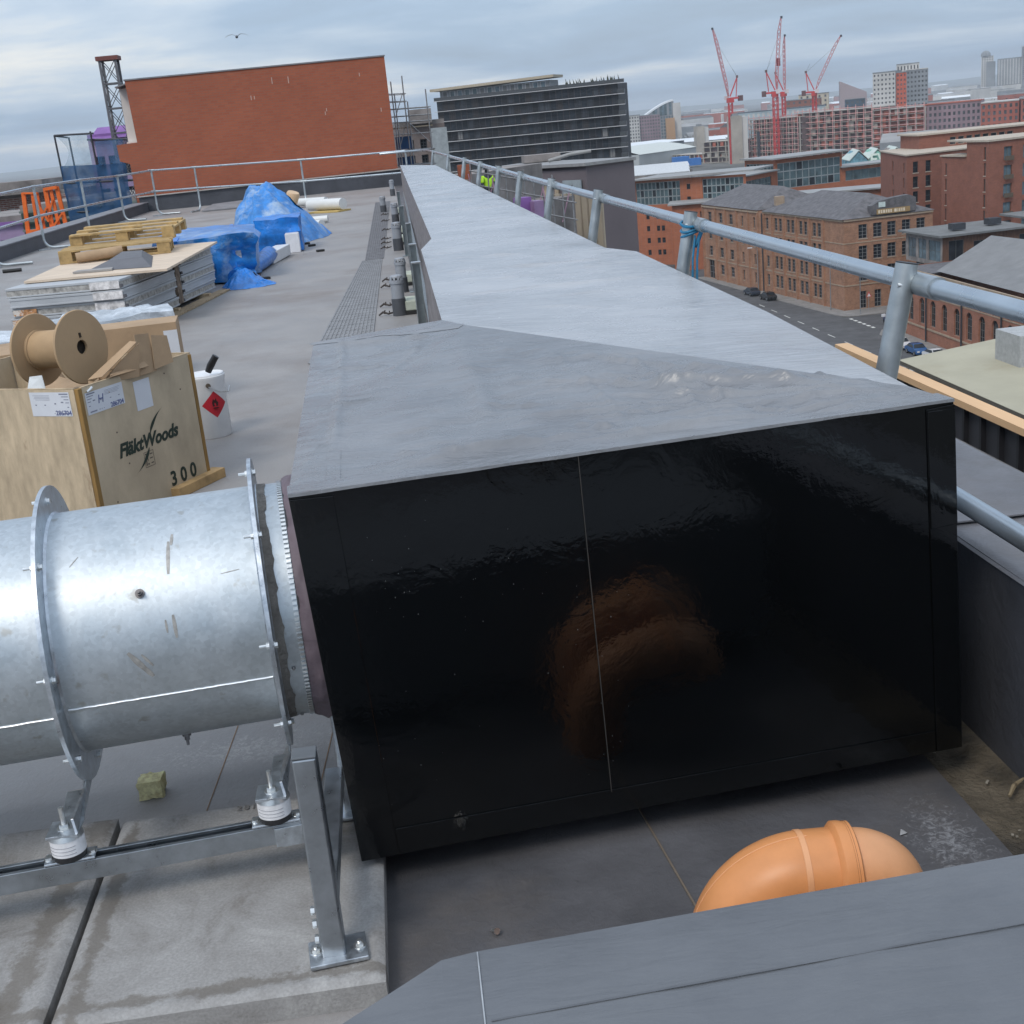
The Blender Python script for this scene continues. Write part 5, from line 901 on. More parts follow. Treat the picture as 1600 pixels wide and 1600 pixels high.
b = MB(); b.tube([(-1.76, 16.45, 0.02), (-1.70, 16.5, 0.05), (-1.64, 16.45, 0.03), (-1.60, 16.6, 0.04)], [0.02, 0.035, 0.03, 0.015], 6); tag(b.build("brown_rag", M("rag", (0.10, 0.05, 0.03), 0.9)), "brown scrap lying between the blue plastic and a packer", "scrap")
m_wp = M("white_pipe", (0.62, 0.63, 0.62), 0.4, var=0.05, scale=3)
for (a_, c_, r, l) in (((-2.30, 34.2, 0.13), (-1.30, 33.4, 0.13), 0.10, "farthest white pipe, left of the walkway end"), ((-1.60, 31.0, 0.17), (-0.80, 30.2, 0.17), 0.13, "thick white pipe lying on yellow timber"), ((-1.62, 26.6, 0.08), (-1.04, 26.5, 0.08), 0.07, "thin white pipe right of the tall blue heap"), ((-1.45, 25.1, 0.09), (-1.10, 24.7, 0.09), 0.085, "short white pipe stub beside the blue sheeting")):
    b = MB(); b.cyl(a_, c_, r, n=18); tag(b.build("white_pipe", m_wp, smooth=40), l, "pipe")
b = MB(); b.box((-1.15, 30.4, 0.02), (0.9, 0.5, 0.035), rz=-0.6); tag(b.build("timber_offcut", M("yellow_timber", (0.50, 0.36, 0.13), 0.8)), "yellow timber under the thick white pipe", "timber")
b = MB(); b.lathe([(0, 0), (0.13, 0), (0.15, 0.22), (0.13, 0.26), (0, 0.27)], (-1.95, 30.0, 0.30), (0.3, -0.2, 0.9), 16); tag(b.build("hard_hat_bucket", M("pale_orange", (0.60, 0.42, 0.26), 0.5), smooth=50), "pale orange bucket lying behind the tall blue heap", "bucket")
b = MB(); b.slab([(-4.9, 37.0, 0.01), (-3.4, 36.9, 0.01), (-3.3, 38.0, 0.16), (-4.7, 38.1, 0.12)], (0, 0, 0.03)); tag(b.build("membrane_offcut", M("offcut_mem", (0.20, 0.20, 0.21), 0.6)), "loose grey membrane piece leaning on the far upstand", "membrane")
b = MB(); b.cyl((-6.25, 21.9, 0.03), (-5.95, 21.9, 0.03), 0.03, n=10); tag(b.build("rail_counterweight", m_strapb), "black tube end lying at the left edge of the roof", "tube")
# ================================================================== brick wall at the end of the roof
m_redbrick = brick_mat("new_red_brick", (0.345, 0.098, 0.048), (0.30, 0.080, 0.040), (0.26, 0.10, 0.062), blotch=0.09)
m_lead = M("lead_flashing", (0.20, 0.20, 0.21), 0.5); m_white = M("white_render", (0.62, 0.60, 0.57), 0.8, var=0.06, scale=2)
def wy(x): return 42.25 + 0.0925 * (x - 0.7)
bw = thing("brick_building", "big windowless orange-red brick wall rising behind the far upstand", "building", (-3.2, 42.4, 0))
P = [(-7.40, 0.0), (0.76, 0.0), (0.735, 3.92), (-7.16, 3.86), (-7.10, 2.06), (-7.72, 2.04), (-7.70, 1.55), (-7.42, 1.45)]
b = MB(); b.slab([(x, wy(x), z) for x, z in P], (-0.9, 9.7, 0)); b.build("wall", m_redbrick, bw)
b = MB(); b.slab([(-7.19, wy(-7.19) - 0.03, 3.865), (0.76, wy(0.76) - 0.03, 3.925), (0.76, wy(0.76) - 0.03, 3.965), (-7.19, wy(-7.19) - 0.03, 3.905)], (-0.9, 9.7, 0)); b.build("coping", m_lead, bw)
b = MB(); b.slab([(-7.50, 42.3, 2.10), (-7.14, 42.3, 2.10), (-7.17, 42.3, 3.72), (-7.50, 42.3, 3.66)], (0, 0.6, 0)); b.build("white_return", m_white, bw)
b = MB(); b.slab([(-7.55, 41.9, 3.70), (-7.12, 41.9, 3.80), (-7.12, 41.9, 3.84), (-7.55, 41.9, 3.74)], (0, 1.2, 0)); b.build("soffit", m_lead, bw)
for z0, z1 in ((2.3, 2.6), (2.75, 2.95)):
    b = MB(); b.box((-7.18, 42.2, (z0 + z1) / 2), (0.07, 0.12, z1 - z0)); b.build("bracket", M("bracket_dark", (0.05, 0.05, 0.05), 0.6), bw)
b = MB(); b.box((-7.3, 42.25, 2.08), (0.42, 0.3, 0.05)); b.build("sill", m_white, bw)
m_lime = M("efflorescence", (0.46, 0.33, 0.28), 0.9)
for (x, z) in ((-0.1, 3.45), (-2.8, 3.5), (-2.3, 3.48), (-3.5, 3.05), (-3.4, 3.05), (-1.3, 2.4), (-1.25, 2.5), (0.45, 2.35)):
    b = MB(); b.box((x, wy(x) - 0.004, z), (0.025, 0.006, random.uniform(0.08, 0.2)), rz=0.0925); b.build("lime_streak", m_lime, bw)

# ================================================================== scaffolds and things left of the wall
m_scaf = M("scaffold_tube", (0.30, 0.31, 0.32), 0.45, 0.6, var=0.2, scale=4); m_darkt = M("dark_tube", (0.055, 0.06, 0.07), 0.5, 0.4)
def net_mat(name, col, alpha):
    mt = bpy.data.materials.new(name); mt.use_nodes = True; N, L = mt.node_tree.nodes, mt.node_tree.links; p = N["Principled BSDF"]
    p.inputs["Base Color"].default_value = (*col, 1); p.inputs["Roughness"].default_value = 0.7
    g = N.new("ShaderNodeNewGeometry"); n = N.new("ShaderNodeTexNoise"); n.inputs["Scale"].default_value = 1.8; n.inputs["Detail"].default_value = 6; L.new(g.outputs["Position"], n.inputs["Vector"])
    mr = N.new("ShaderNodeMapRange"); mr.inputs[1].default_value = 0.3; mr.inputs[2].default_value = 0.7; mr.inputs[3].default_value = max(0, alpha - 0.15); mr.inputs[4].default_value = min(1, alpha + 0.15); L.new(n.outputs[0], mr.inputs[0]); L.new(mr.outputs[0], p.inputs["Alpha"]); MATS[name] = mt; return mt
m_net = net_mat("blue_net", (0.012, 0.075, 0.19), 0.82); m_net2 = net_mat("pale_blue_net", (0.25, 0.40, 0.52), 0.32)
sc = thing("net_scaffold", "scaffold cage hung with blue debris netting left of the brick wall", "scaffold", (-10.4, 50, -6))
def tub(par, a, c, r=0.03, mt=m_scaf, name="tube"): b = MB(); b.cyl(a, c, r, n=8); return b.build(name, mt, par, smooth=50)
for a_, c_ in (((-11.46, 50, 2.67), (-10.05, 50, 2.62)), ((-11.46, 50, 2.67), (-11.40, 50, -1)), ((-10.16, 50, 2.70), (-10.10, 50, -1)), ((-10.35, 50.1, 2.42), (-8.9, 50.1, 2.30)), ((-8.9, 50, 1.9), (-8.9, 50, -2)), ((-11.4, 52, 2.6), (-11.35, 52, -1)), ((-11.46, 50, 2.66), (-11.46, 52, 2.6)), ((-11.4, 49.98, 0.95), (-8.9, 49.98, 0.85)), ((-11.4, 49.98, -0.1), (-8.9, 49.98, -0.2)), ((-9.6, 49.98, 1.5), (-9.55, 49.98, -2))): tub(sc, a_, c_, 0.035, m_darkt)
b = MB()
def nf(u, v): x = -11.44 + 2.35 * u; z = -0.55 + 2.12 * v - 0.1 * u; return (x + 0.06 * nz3((x * 2, z * 2, 0)), 49.9 + 0.08 * math.sin(x * 5 + z) + 0.06 * nz3((x * 3, z * 3, 4)), z + 0.05 * nz3((x * 2, 1, 1)))
b.grid(nf, 30, 20); b.build("netting", m_net, sc, smooth=60, fix=False)
b = MB()
def nf2(u, v): z = 1.5 + 1.1 * v; s_ = 0.28 * math.sin(math.pi * v); x = -11.35 + s_ + (1.15 - s_) * u; return (x, 49.95 + 0.05 * math.sin(x * 9), z)
b.grid(nf2, 14, 14); b.build("netting", m_net2, sc, smooth=60, fix=False)
b = MB()
def nf3(u, v): x = -10.05 + 1.0 * u; z = 1.48 + 0.85 * v; return (x, 49.95 + 0.05 * math.sin(x * 9), z)
b.grid(nf3, 10, 10); b.build("netting", net_mat("mid_blue_net", (0.05, 0.15, 0.32), 0.55), sc, smooth=60, fix=False)
for z in (-0.55, -1.0): b = MB(); b.box((-10.2, 50.6, z), (2.6, 1.2, 0.05)); b.build("deck", M("deck_board", (0.25, 0.22, 0.17), 0.8), sc)

ms = thing("lattice_mast", "tall steel hoist mast rising behind the left end of the brick wall", "mast", (-10.2, 55, -4)); W_ = 0.62
mb0 = Vector((-10.33, 55, -4)); H_ = 9.45; cs = [mb0 + Vector(q) for q in ((0, 0, 0), (W_, 0, 0), (W_, W_, 0), (0, W_, 0))]; m_mast = M("mast_steel", (0.15, 0.15, 0.16), 0.5, 0.5)
lean_ = Vector((0.0, 0, 0))
for c in cs: b = MB(); b.bar(c, c + Vector((0, 0, H_)), 0.09); b.build("leg", m_mast, ms)
k = 0; z = 0.0
while z < H_ - 0.5:
    for i in range(4):
        a_, c_ = cs[i] + Vector((0, 0, z)), cs[(i + 1) % 4] + Vector((0, 0, z)); b = MB(); b.bar(a_, c_, 0.06); b.build("rung", m_mast, ms)
        for p_, q_ in ((a_, c_ + Vector((0, 0, 0.92))), (c_, a_ + Vector((0, 0, 0.92)))): b = MB(); b.bar(p_, q_, 0.028); b.build("brace", m_mast, ms)
    z += 0.95
b = MB(); b.box((mb0.x + W_ / 2, 55.3, mb0.z + H_ + 0.06), (W_ + 0.25, W_ + 0.2, 0.16)); b.build("top_head", M("mast_head_red", (0.16, 0.055, 0.045), 0.7), ms)

m_purple = M("purple_board", (0.20, 0.095, 0.30), 0.6, var=0.15, scale=1.2); m_purple_l = M("lilac_board", (0.27, 0.20, 0.32), 0.6, var=0.15, scale=1.2)
m_glassd = M("dark_glass", (0.018, 0.022, 0.028), 0.15, var=0.5, scale=0.4, spec=0.22); m_glassb = M("blue_glass", (0.10, 0.15, 0.18), 0.15, var=0.35, scale=0.6, spec=0.6)
WIN = {}
def win_mesh(w, h, fm, gm, bars=(1, 2), ft=0.06, arch=False):
    """window unit: local x along wall, y up, z outward; frame, bars and pane in one mesh"""
    key = (round(w, 2), round(h, 2), fm.name, gm.name, bars, ft, arch)
    if key in WIN: return WIN[key]
    b = MB(); b.cur = 1
    if arch:
        n = 10; r = w / 2; pts = [(-r, -h / 2), (r, -h / 2)] + [(r * math.cos(t), h / 2 - r + r * math.sin(t)) for t in [math.pi * i / n for i in range(n + 1)]]
        b.add([(x, y, 0) for x, y in pts], [tuple(range(len(pts)))])
    else: b.quad((-w / 2, -h / 2, 0), (w / 2, -h / 2, 0), (w / 2, h / 2, 0), (-w / 2, h / 2, 0))
    b.cur = 0; d = 0.05
    for c, s_ in (((0, -h / 2 + ft / 2, d / 2), (w, ft, d)), ((-w / 2 + ft / 2, 0 if not arch else -w / 4, d / 2), (ft, h - 2 * ft if not arch else h - w / 2, d)), ((w / 2 - ft / 2, 0 if not arch else -w / 4, d / 2), (ft, h - 2 * ft if not arch else h - w / 2, d))): b.box(c, s_)
    if not arch: b.box((0, h / 2 - ft / 2, d / 2), (w, ft, d))
    for i in range(bars[0]): b.box((-w / 2 + w * (i + 1) / (bars[0] + 1), 0, d / 2 + 0.004), (ft * 0.7, h - ft * 2, d))
    for i in range(bars[1]): b.box((0, -h / 2 + h * (i + 1) / (bars[1] + 1), d / 2 + 0.008), (w - ft * 2, ft * 0.7, d))
    me = bpy.data.meshes.new("window"); me.from_pydata(b.v, [], b.f); me.materials.append(fm); me.materials.append(gm); me.polygons.foreach_set("material_index", b.mi); me.update(); WIN[key] = me; return me
def facade(bld, A, B_, z0, z1, ops, wm, fm=None, gm=None, bars=(1, 2), depth=0.25, name="wall", ft=0.07, joined=False, sill=None, arch=False, winname="window"):
    """wall A->B (outside is on the right-hand side of A->B seen from above) with real openings, reveals and windows set back"""
    A, B_ = Vector((A[0], A[1], 0)), Vector((B_[0], B_[1], 0)); L_ = (B_ - A).length; d = (B_ - A).normalized(); n = Vector((d.y, -d.x, 0)); H_ = z1 - z0
    us = sorted(set([0.0, L_] + [round(o[0], 4) for o in ops] + [round(o[1], 4) for o in ops])); vs = sorted(set([0.0, H_] + [round(o[2], 4) for o in ops] + [round(o[3], 4) for o in ops]))
    def pt(u, v, dd=0.0): return A + d * u + Vector((0, 0, z0 + v)) - n * dd
    b = MB(); opset = [(round(o[0], 4), round(o[1], 4), round(o[2], 4), round(o[3], 4)) for o in ops]
    for j in range(len(vs) - 1):
        run = None
        for i in range(len(us) - 1):
            cu_, cv = (us[i] + us[i + 1]) / 2, (vs[j] + vs[j + 1]) / 2; hole = any(o[0] < cu_ < o[1] and o[2] < cv < o[3] for o in opset)
            if not hole: run = (run[0], us[i + 1]) if run else (us[i], us[i + 1])
            if (hole or i == len(us) - 2) and run: b.quad(pt(run[0], vs[j]), pt(run[1], vs[j]), pt(run[1], vs[j + 1]), pt(run[0], vs[j + 1])); run = None
    for o in opset:
        for (p, q) in (((o[0], o[2]), (o[1], o[2])), ((o[1], o[2]), (o[1], o[3])), ((o[1], o[3]), (o[0], o[3])), ((o[0], o[3]), (o[0], o[2]))): b.quad(pt(*p), pt(*q), pt(*q, depth), pt(*p, depth))
        if arch:
            r = (o[1] - o[0]) / 2; cx_ = (o[0] + o[1]) / 2; cy_ = o[3] - r; m_ = 8
            for i in range(m_):
                t0, t1 = math.pi * i / m_, math.pi * (i + 1) / m_; a0 = (cx_ + r * math.cos(t0), cy_ + r * math.sin(t0)); a1 = (cx_ + r * math.cos(t1), cy_ + r * math.sin(t1)); b.quad(pt(*a0, 0.02), pt(a0[0], o[3], 0.02), pt(a1[0], o[3], 0.02), pt(*a1, 0.02))
    wo_ = b.build(name, wm, bld, fix=False)
    if fm is not None:
        jb = MB()
        for o in opset:
            w, h = o[1] - o[0], o[3] - o[2]; mm = frame(pt((o[0] + o[1]) / 2, (o[2] + o[3]) / 2, depth), d, (0, 0, 1))
            if joined:
                jb.cur = 0; jb.quad(*[pt(*q, depth) for q in ((o[0], o[2]), (o[1], o[2]), (o[1], o[3]), (o[0], o[3]))])
            else: inst(win_mesh(w, h, fm, gm, bars, ft, arch), winname, bld, mm)
            if sill and not joined: sb = MB(); sb.slab([pt(o[0] - 0.08, o[2] - 0.14, -0.001), pt(o[1] + 0.08, o[2] - 0.14, -0.001), pt(o[1] + 0.08, o[2], -0.001), pt(o[0] - 0.08, o[2], -0.001)], n * 0.08); sb.build("sill", sill, bld)
        if joined: tag(jb.build("window_panes", gm, bld, fix=False), kind="stuff")
    return wo_
def rowops(L_, n, w, z0, dz, rows, h, margin=1.0):
    p = (L_ - 2 * margin) / n; return [(margin + p * (i + .5) - w / 2, margin + p * (i + .5) + w / 2, z0 + dz * j, z0 + dz * j + h) for i in range(n) for j in range(rows)]
def blk(bld, A, B_, bdep, z0, z1, wm, roofm, ops=(), name="wall", over=0.0, back=True, **kw):
    """block with front facade A->B, going back by depth (to the left of A->B), plain other walls and a flat roof"""
    Av, Bv = Vector((A[0], A[1], 0)), Vector((B_[0], B_[1], 0)); d = (Bv - Av).normalized(); n = Vector((d.y, -d.x, 0)); Cv, Dv = Bv - n * bdep, Av - n * bdep
    facade(bld, A, B_, z0, z1, list(ops), wm, name=name, **kw)
    b = MB()
    for p, q in ((Bv, Cv), (Cv, Dv), (Dv, Av)): b.quad(p + Vector((0, 0, z0)), q + Vector((0, 0, z0)), q + Vector((0, 0, z1)), p + Vector((0, 0, z1)))
    b.build(name, wm, bld, fix=False)
    if roofm: b = MB(); b.slab([p + Vector((0, 0, z1 + 0.003)) for p in (Av + n * over - d * over, Bv + n * over + d * over, Cv - n * over + d * over, Dv - n * over - d * over)], (0, 0, 0.3)); b.build("roof", roofm, bld)
    return Av, Bv, Cv, Dv

# ------------------------------------------------------------------ half-built blocks next door, left and right
m_site = M("site_grey", (0.22, 0.20, 0.19), 0.9, var=0.3, scale=0.6)
pb = thing("purple_clad_building", "purple-boarded unfinished block beyond the blue netting", "building", (-15.5, 82, -33))
blk(pb, (-16.9, 82), (-13.6, 82), 8, -33, 2.9, m_purple_l, m_purple, rowops(3.3, 4, 0.5, 28, 1.9, 4, 1.2, 0.2), fm=m_darkt, gm=m_glassd)
b = MB(); b.slab([(-16.8, 81.7, 2.9), (-13.6, 81.7, 2.9), (-13.9, 83, 3.6), (-16.4, 83, 3.6)], (0, 0.4, 0)); b.build("gable_board", m_purple, pb)
b = MB(); b.box((-13.4, 80.8, 3.6), (1.6, 0.6, 1.2)); b.build("roof_plant", m_site, pb)
pl = thing("purple_clad_building", "low purple-boarded block under construction beyond the left parapet", "building", (-17.5, 71, -33))
blk(pl, (-24.0, 72), (-14.6, 70.5), 10, -33, -1.0, m_purple_l, m_site, rowops(9.5, 8, 0.55, 29.5, 1.0, 2, 0.6, 0.3), fm=m_purple, gm=m_glassd)
for z in (-1.15, -2.2): b = MB(); b.slab([(-24, 71.9, z), (-14.6, 70.4, z), (-14.6, 70.4, z + 0.18), (-24, 71.9, z + 0.18)], (0, -0.15, 0)); b.build("band", m_purple, pl)
tb_m = brick_mat("terrace_brick", (0.24, 0.10, 0.075), (0.30, 0.16, 0.13), (0.4, 0.36, 0.33), 0.5, 0.16, 0.03)
tb = thing("brick_building", "red brick block with pale windows behind the orange frames", "building", (-29, 112, -33))
blk(tb, (-42, 114), (-24.5, 111), 12, -33, -0.6, tb_m, m_site, rowops(17.7, 14, 0.7, 28.5, 1.9, 2, 1.2, 0.3), fm=m_white, gm=m_white, bars=(0, 1))
b = MB(); b.box((-33, 113, 0.2), (14, 6, 1.0), rz=-0.17); b.build("penthouse", m_site, tb)
gb = thing("net_block", "dark green-netted half-built block below the blue netting", "building", (-13, 62, -33))
blk(gb, (-16.5, 62.5), (-10.0, 61.5), 10, -33, -0.3, M("green_net_wall", (0.045, 0.075, 0.065), 0.8, var=0.5, scale=0.8, stretch=(1, 1, 3)), m_site)
for k in range(4): b = MB(); b.slab([(-16.5, 62.35, -1.6 + k * 0.42), (-10, 61.35, -1.6 + k * 0.42), (-10, 61.35, -1.5 + k * 0.42), (-16.5, 62.35, -1.5 + k * 0.42)], (0, -0.12, 0)); b.build("guard_band", M("band_grey", (0.14, 0.17, 0.16), 0.7), gb)

m_ora = M("orange_steel", (0.72, 0.14, 0.018), 0.5, var=0.12, scale=2)
og = thing("orange_frame", "bright orange steel hoist frame beyond the left parapet", "frame", (-11.1, 45.2, -3))
for x0, x1, z, w in ((-11.95, -11.66, 0.86, .13), (-11.55, -11.38, 0.82, .09), (-11.16, -11.22, 0.82, .07), (-10.98, -10.93, 0.93, .14), (-10.62, -10.76, 0.88, .10), (-10.36, -10.55, 0.95, .13)): b = MB(); b.bar((x0, 45, -3), (x1, 45, z), w, 0.10); b.build("leg", m_ora, og)
for a_, c_, w in (((-11.66, 44.93, 0.84), (-11.20, 44.93, 0.80), .06), ((-10.95, 44.93, 0.90), (-10.53, 44.93, 0.93), .10), ((-11.36, 44.92, 0.72), (-11.0, 44.92, -0.15), .07), ((-11.0, 44.91, 0.30), (-11.5, 44.91, -0.55), .06), ((-10.75, 44.92, 0.55), (-10.98, 44.92, 0.0), .05), ((-11.75, 44.92, -0.42), (-10.5, 44.92, -0.36), .11), ((-10.55, 44.92, 0.05), (-10.95, 44.92, -0.4), .06)): b = MB(); b.bar(a_, c_, w, w); b.build("brace", m_ora, og)

rs = thing("tube_scaffold", "tube scaffold with blue sheets right behind the brick wall", "scaffold", (1.6, 46, -4))
for x, z in ((0.92, 3.3), (1.32, 3.45), (1.42, 2.6), (2.08, 2.95), (1.0, 2.9)): tub(rs, (x, 46, -4), (x, 46, z), 0.022, m_scaf, "standard")
for z in (0.5, 1.0, 1.55, 1.95, 2.15, 2.4, 2.65, 2.9):
    tub(rs, (0.75, 46, z), (2.2 if z < 2.5 else 1.4, 46, z - 0.03), 0.016, m_scaf, "ledger"); tub(rs, (0.75, 47.2, z), (2.2 if z < 2.5 else 1.4, 47.2, z - 0.03), 0.016, m_scaf, "ledger")
for a_, c_ in (((0.95, 46, 1.0), (1.32, 46, 2.0)), ((1.35, 46, 1.95), (2.05, 46, 1.2)), ((0.95, 46.5, 2.1), (1.3, 46.5, 2.9))): tub(rs, a_, c_, 0.014, m_scaf, "brace")
for z, h in ((1.25, 0.42), (0.62, 0.3)): b = MB(); b.box((1.15, 46.6, z), (0.55, 0.05, h)); b.build("blue_sheet", M("blue_sheet", (0.03, 0.10, 0.24), 0.6), rs)
for z in (1.75, 0.95): b = MB(); b.box((1.5, 46.5, z), (1.4, 0.9, 0.04)); b.build("deck", MATS["deck_board"], rs)
gbk = thing("brown_block", "dull brown block behind the tube scaffold", "building", (3.8, 97, -33)); blk(gbk, (2.2, 97), (5.5, 97.2), 8, -33, 2.0, M("brown_block_wall", (0.17, 0.14, 0.13), 0.85, var=0.2, scale=0.8), m_site, rowops(3.3, 3, 0.5, 30, 1.1, 4, 0.7, 0.2), fm=m_darkt, gm=m_glassd)
b = MB(); b.box((5.0, 96.2, -0.3), (1.15, 0.3, 4.0)); b.build("pale_panel", M("pale_panel", (0.30, 0.33, 0.34), 0.6), gbk)
b = MB(); b.box((3.8, 98, 2.6), (1.6, 3, 1.0)); b.build("roof_plant", m_site, gbk)

# unfinished lower terrace beyond the right parapet: purple boards, brick, scaffold, a worker
lt = thing("unfinished_terrace", "unfinished purple-boarded terrace seen through the far right posts", "building", (4.2, 50, -33))
blk(lt, (2.3, 52), (3.75, 51.0), 6, -33, -0.5, m_site, m_site)
blk(lt, (3.9, 53.0), (5.6, 51.5), 4, -33, -1.9, m_site, m_site)
b = MB(); b.box((3.4, 49.9, -0.05), (0.5, 0.4, 0.55)); b.build("brick_pier", m_redbrick, lt); b = MB(); b.box((4.05, 41.5, -1.40), (0.6, 2.0, 0.7)); b.build("brick_pier", m_redbrick, lt)
b = MB(); b.box((4.0, 41.3, -0.98), (0.75, 2.0, 0.10)); b.build("pale_coping", M("pale_coping", (0.52, 0.47, 0.43), 0.8), lt)
b = MB(); b.box((4.62, 41.8, -1.2), (0.42, 0.5, 0.9), rz=0.3); b.build("purple_box", m_purple, lt)
b = MB(); b.box((5.02, 41.6, -1.28), (0.34, 0.5, 0.8), rz=0.3); b.build("purple_box", M("purple_bright", (0.24, 0.16, 0.29), 0.6), lt)
ts = thing("tube_scaffold", "grey tube scaffold beside the worker beyond the right rail", "scaffold", (4.6, 44, -4))
for i in range(12): x = 3.3 + 0.27 * i; y = 46 - i * 0.35; tub(ts, (x, y, -4), (x + 0.05, y, 0.25 - i * 0.07 + 0.2 * (i % 3 == 0)), 0.025, m_scaf, "standard")
for z in (-0.9, -0.35, 0.1): tub(ts, (3.3, 46, z), (6.4, 42, z - 0.75), 0.022, m_scaf, "ledger")
for i in range(8): x = 3.4 + 0.37 * i; y = 46 - i * 0.48; tub(ts, (x, y, -1.3 - i * 0.06), (x + 0.35 * (1 if i % 2 else -0.4), y, 0.0 - i * 0.09), 0.02, M("pink_tube", (0.40, 0.24, 0.32), 0.5), "brace")

def person(c, h, yaw, label, vest, dark, skin, hat):
    """standing worker: one skinned body, vest, helmet as children"""
    t = thing("person", label, "person", c); s_ = h / 1.75
    def sk(name, chains, mt, parent):
        verts, edges, rads_ = [], [], []
        for ch in chains:
            st = len(verts)
            for (p, r) in ch: verts.append(Vector(p) * s_); rads_.append(r * s_)
            edges += [(st + i, st + i + 1) for i in range(len(ch) - 1)]
        bm = bmesh.new(); me = bpy.data.meshes.new(name); me.from_pydata(verts, edges, []); bm.from_mesh(me); bmesh.ops.remove_doubles(bm, verts=bm.verts, dist=0.001); bm.to_mesh(me); bm.free()
        o = bpy.data.objects.new(name, me); C.objects.link(o); o.parent = parent; o.rotation_euler = (0, 0, yaw)
        md = o.modifiers.new("skin", 'SKIN'); lay = me.skin_vertices[0].data; allp = [(Vector(p) * s_, r * s_) for ch in chains for p, r in ch]
        for i, v in enumerate(me.vertices):
            r = min(allp, key=lambda q: (q[0] - v.co).length)[1]; lay[i].radius = (r, r * 0.8)
        lay[0].use_root = True; o.modifiers.new("sub", 'SUBSURF').render_levels = 2; o.modifiers["sub"].levels = 1; me.materials.append(mt); WL[o.name] = Vector(c); return o
    pel = ((0, 0, 0.95), 0.14)
    body = sk("body", [[pel, ((0, 0, 1.15), 0.14), ((0, 0.0, 1.38), 0.15), ((0, 0, 1.50), 0.065), ((0, 0.01, 1.58), 0.085), ((0, 0.01, 1.68), 0.09)], [((0, 0, 1.38), 0.15), ((0.20, 0, 1.40), 0.065), ((0.27, -0.03, 1.12), 0.048), ((0.18, -0.25, 1.02), 0.04), ((0.16, -0.33, 1.03), 0.045)], [((0, 0, 1.38), 0.15), ((-0.20, 0, 1.40), 0.065), ((-0.27, -0.03, 1.12), 0.048), ((-0.2, -0.22, 0.98), 0.04), ((-0.18, -0.30, 1.0), 0.045)],
        [pel, ((0.10, 0, 0.85), 0.095), ((0.11, -0.02, 0.48), 0.065), ((0.12, 0.02, 0.09), 0.05), ((0.12, -0.14, 0.04), 0.045)], [pel, ((-0.10, 0, 0.85), 0.095), ((-0.11, 0.02, 0.48), 0.065), ((-0.12, 0.04, 0.09), 0.05), ((-0.12, -0.12, 0.04), 0.045)]], dark, t)
    v_ = sk("vest", [[((0, 0, 0.92), 0.165), ((0, 0, 1.15), 0.165), ((0, 0, 1.40), 0.175)], [((0, 0, 1.40), 0.175), ((0.21, 0, 1.41), 0.085), ((0.27, -0.03, 1.18), 0.07)], [((0, 0, 1.40), 0.175), ((-0.21, 0, 1.41), 0.085), ((-0.27, -0.03, 1.18), 0.07)]], vest, t)
    b = MB(); R_ = 0.125 * s_; b.lathe([(R_ * 1.25, 0), (R_ * 1.02, 0.01), (R_, 0.05 * s_), (R_ * 0.75, 0.10 * s_), (0, 0.125 * s_)], Vector(c) + Vector((0, 0, 1.66 * s_)), n=16); b.build("helmet", hat, t, smooth=50); return t
person((4.05, 47.5, -1.62), 1.75, 0.5, "worker in a yellow-green vest beyond the right guardrail", M("hi_vis", (0.45, 0.80, 0.03), 0.6, var=0.05), M("work_dark", (0.03, 0.035, 0.05), 0.8), None, M("helmet_dark", (0.05, 0.05, 0.06), 0.4))
b = MB(); b.box((4.3, 47.4, -1.66), (3.0, 1.6, 0.06), rz=-0.9); b.build("deck", MATS["deck_board"], ts)

# dark ribbed screen with a timber cap, just below the parapet on the right
scn = thing("ribbed_screen", "dark ribbed panel fence topped with a pale orange timber", "fence", (4.78, 12, -3.2)); m_rib = M("dark_sheet", (0.035, 0.036, 0.042), 0.45, var=0.2, scale=2)
y = 5.0
while y < 13.0:
    b = MB(); b.box((4.78, y + 0.155, -2.12), (0.03, 0.30, 2.1)); b.build("panel", m_rib, scn); b = MB(); b.box((4.75, y, -2.12), (0.06, 0.035, 2.12)); b.build("rib", M("rib_dark", (0.015, 0.015, 0.018), 0.5), scn); y += 0.32
b = MB(); b.box((4.76, 9.05, -1.03), (0.14, 8.2, 0.06)); b.build("timber_cap", M("new_timber", (0.62, 0.40, 0.22), 0.7, var=0.1, scale=2, stretch=(1, 0.2, 1)), scn)
b = MB(); b.box((5.0, 8.7, -3.3), (6.3, 9.0, 0.1)); tag(b.build("lower_roof", m_dark), "dark lower roof beside the block", kind="structure")
b = MB(); b.box((5.0, 8.7, -18.3), (6.2, 8.9, 29.8)); tag(b.build("building_body_lower", m_conc), "lower wing of the block", kind="structure")
# ================================================================== the city
ZG = -33.0
m_ground = M("city_ground", (0.085, 0.085, 0.08), 0.95, var=0.45, scale=0.02, col2=(0.16, 0.16, 0.155), c2pos=(0.5, 0.62), detail=10)
b = MB(); n = 96; RG = 15000
b.add([(0, 0, ZG - 0.02)] + [(RG * math.cos(2 * math.pi * i / n), RG * math.sin(2 * math.pi * i / n), ZG - 0.02) for i in range(n)], [(0, i + 1, (i + 1) % n + 1) for i in range(n)])
tag(b.build("ground", m_ground, fix=False), "city ground reaching to the horizon", kind="structure")
m_asph = M("asphalt", (0.075, 0.075, 0.078), 0.85, var=0.2, scale=0.5, bump=0.2, bscale=8); m_pave = M("pavement", (0.21, 0.20, 0.19), 0.9, var=0.15, scale=0.8); m_line = M("road_paint", (0.62, 0.62, 0.58), 0.7, var=0.15, scale=2)
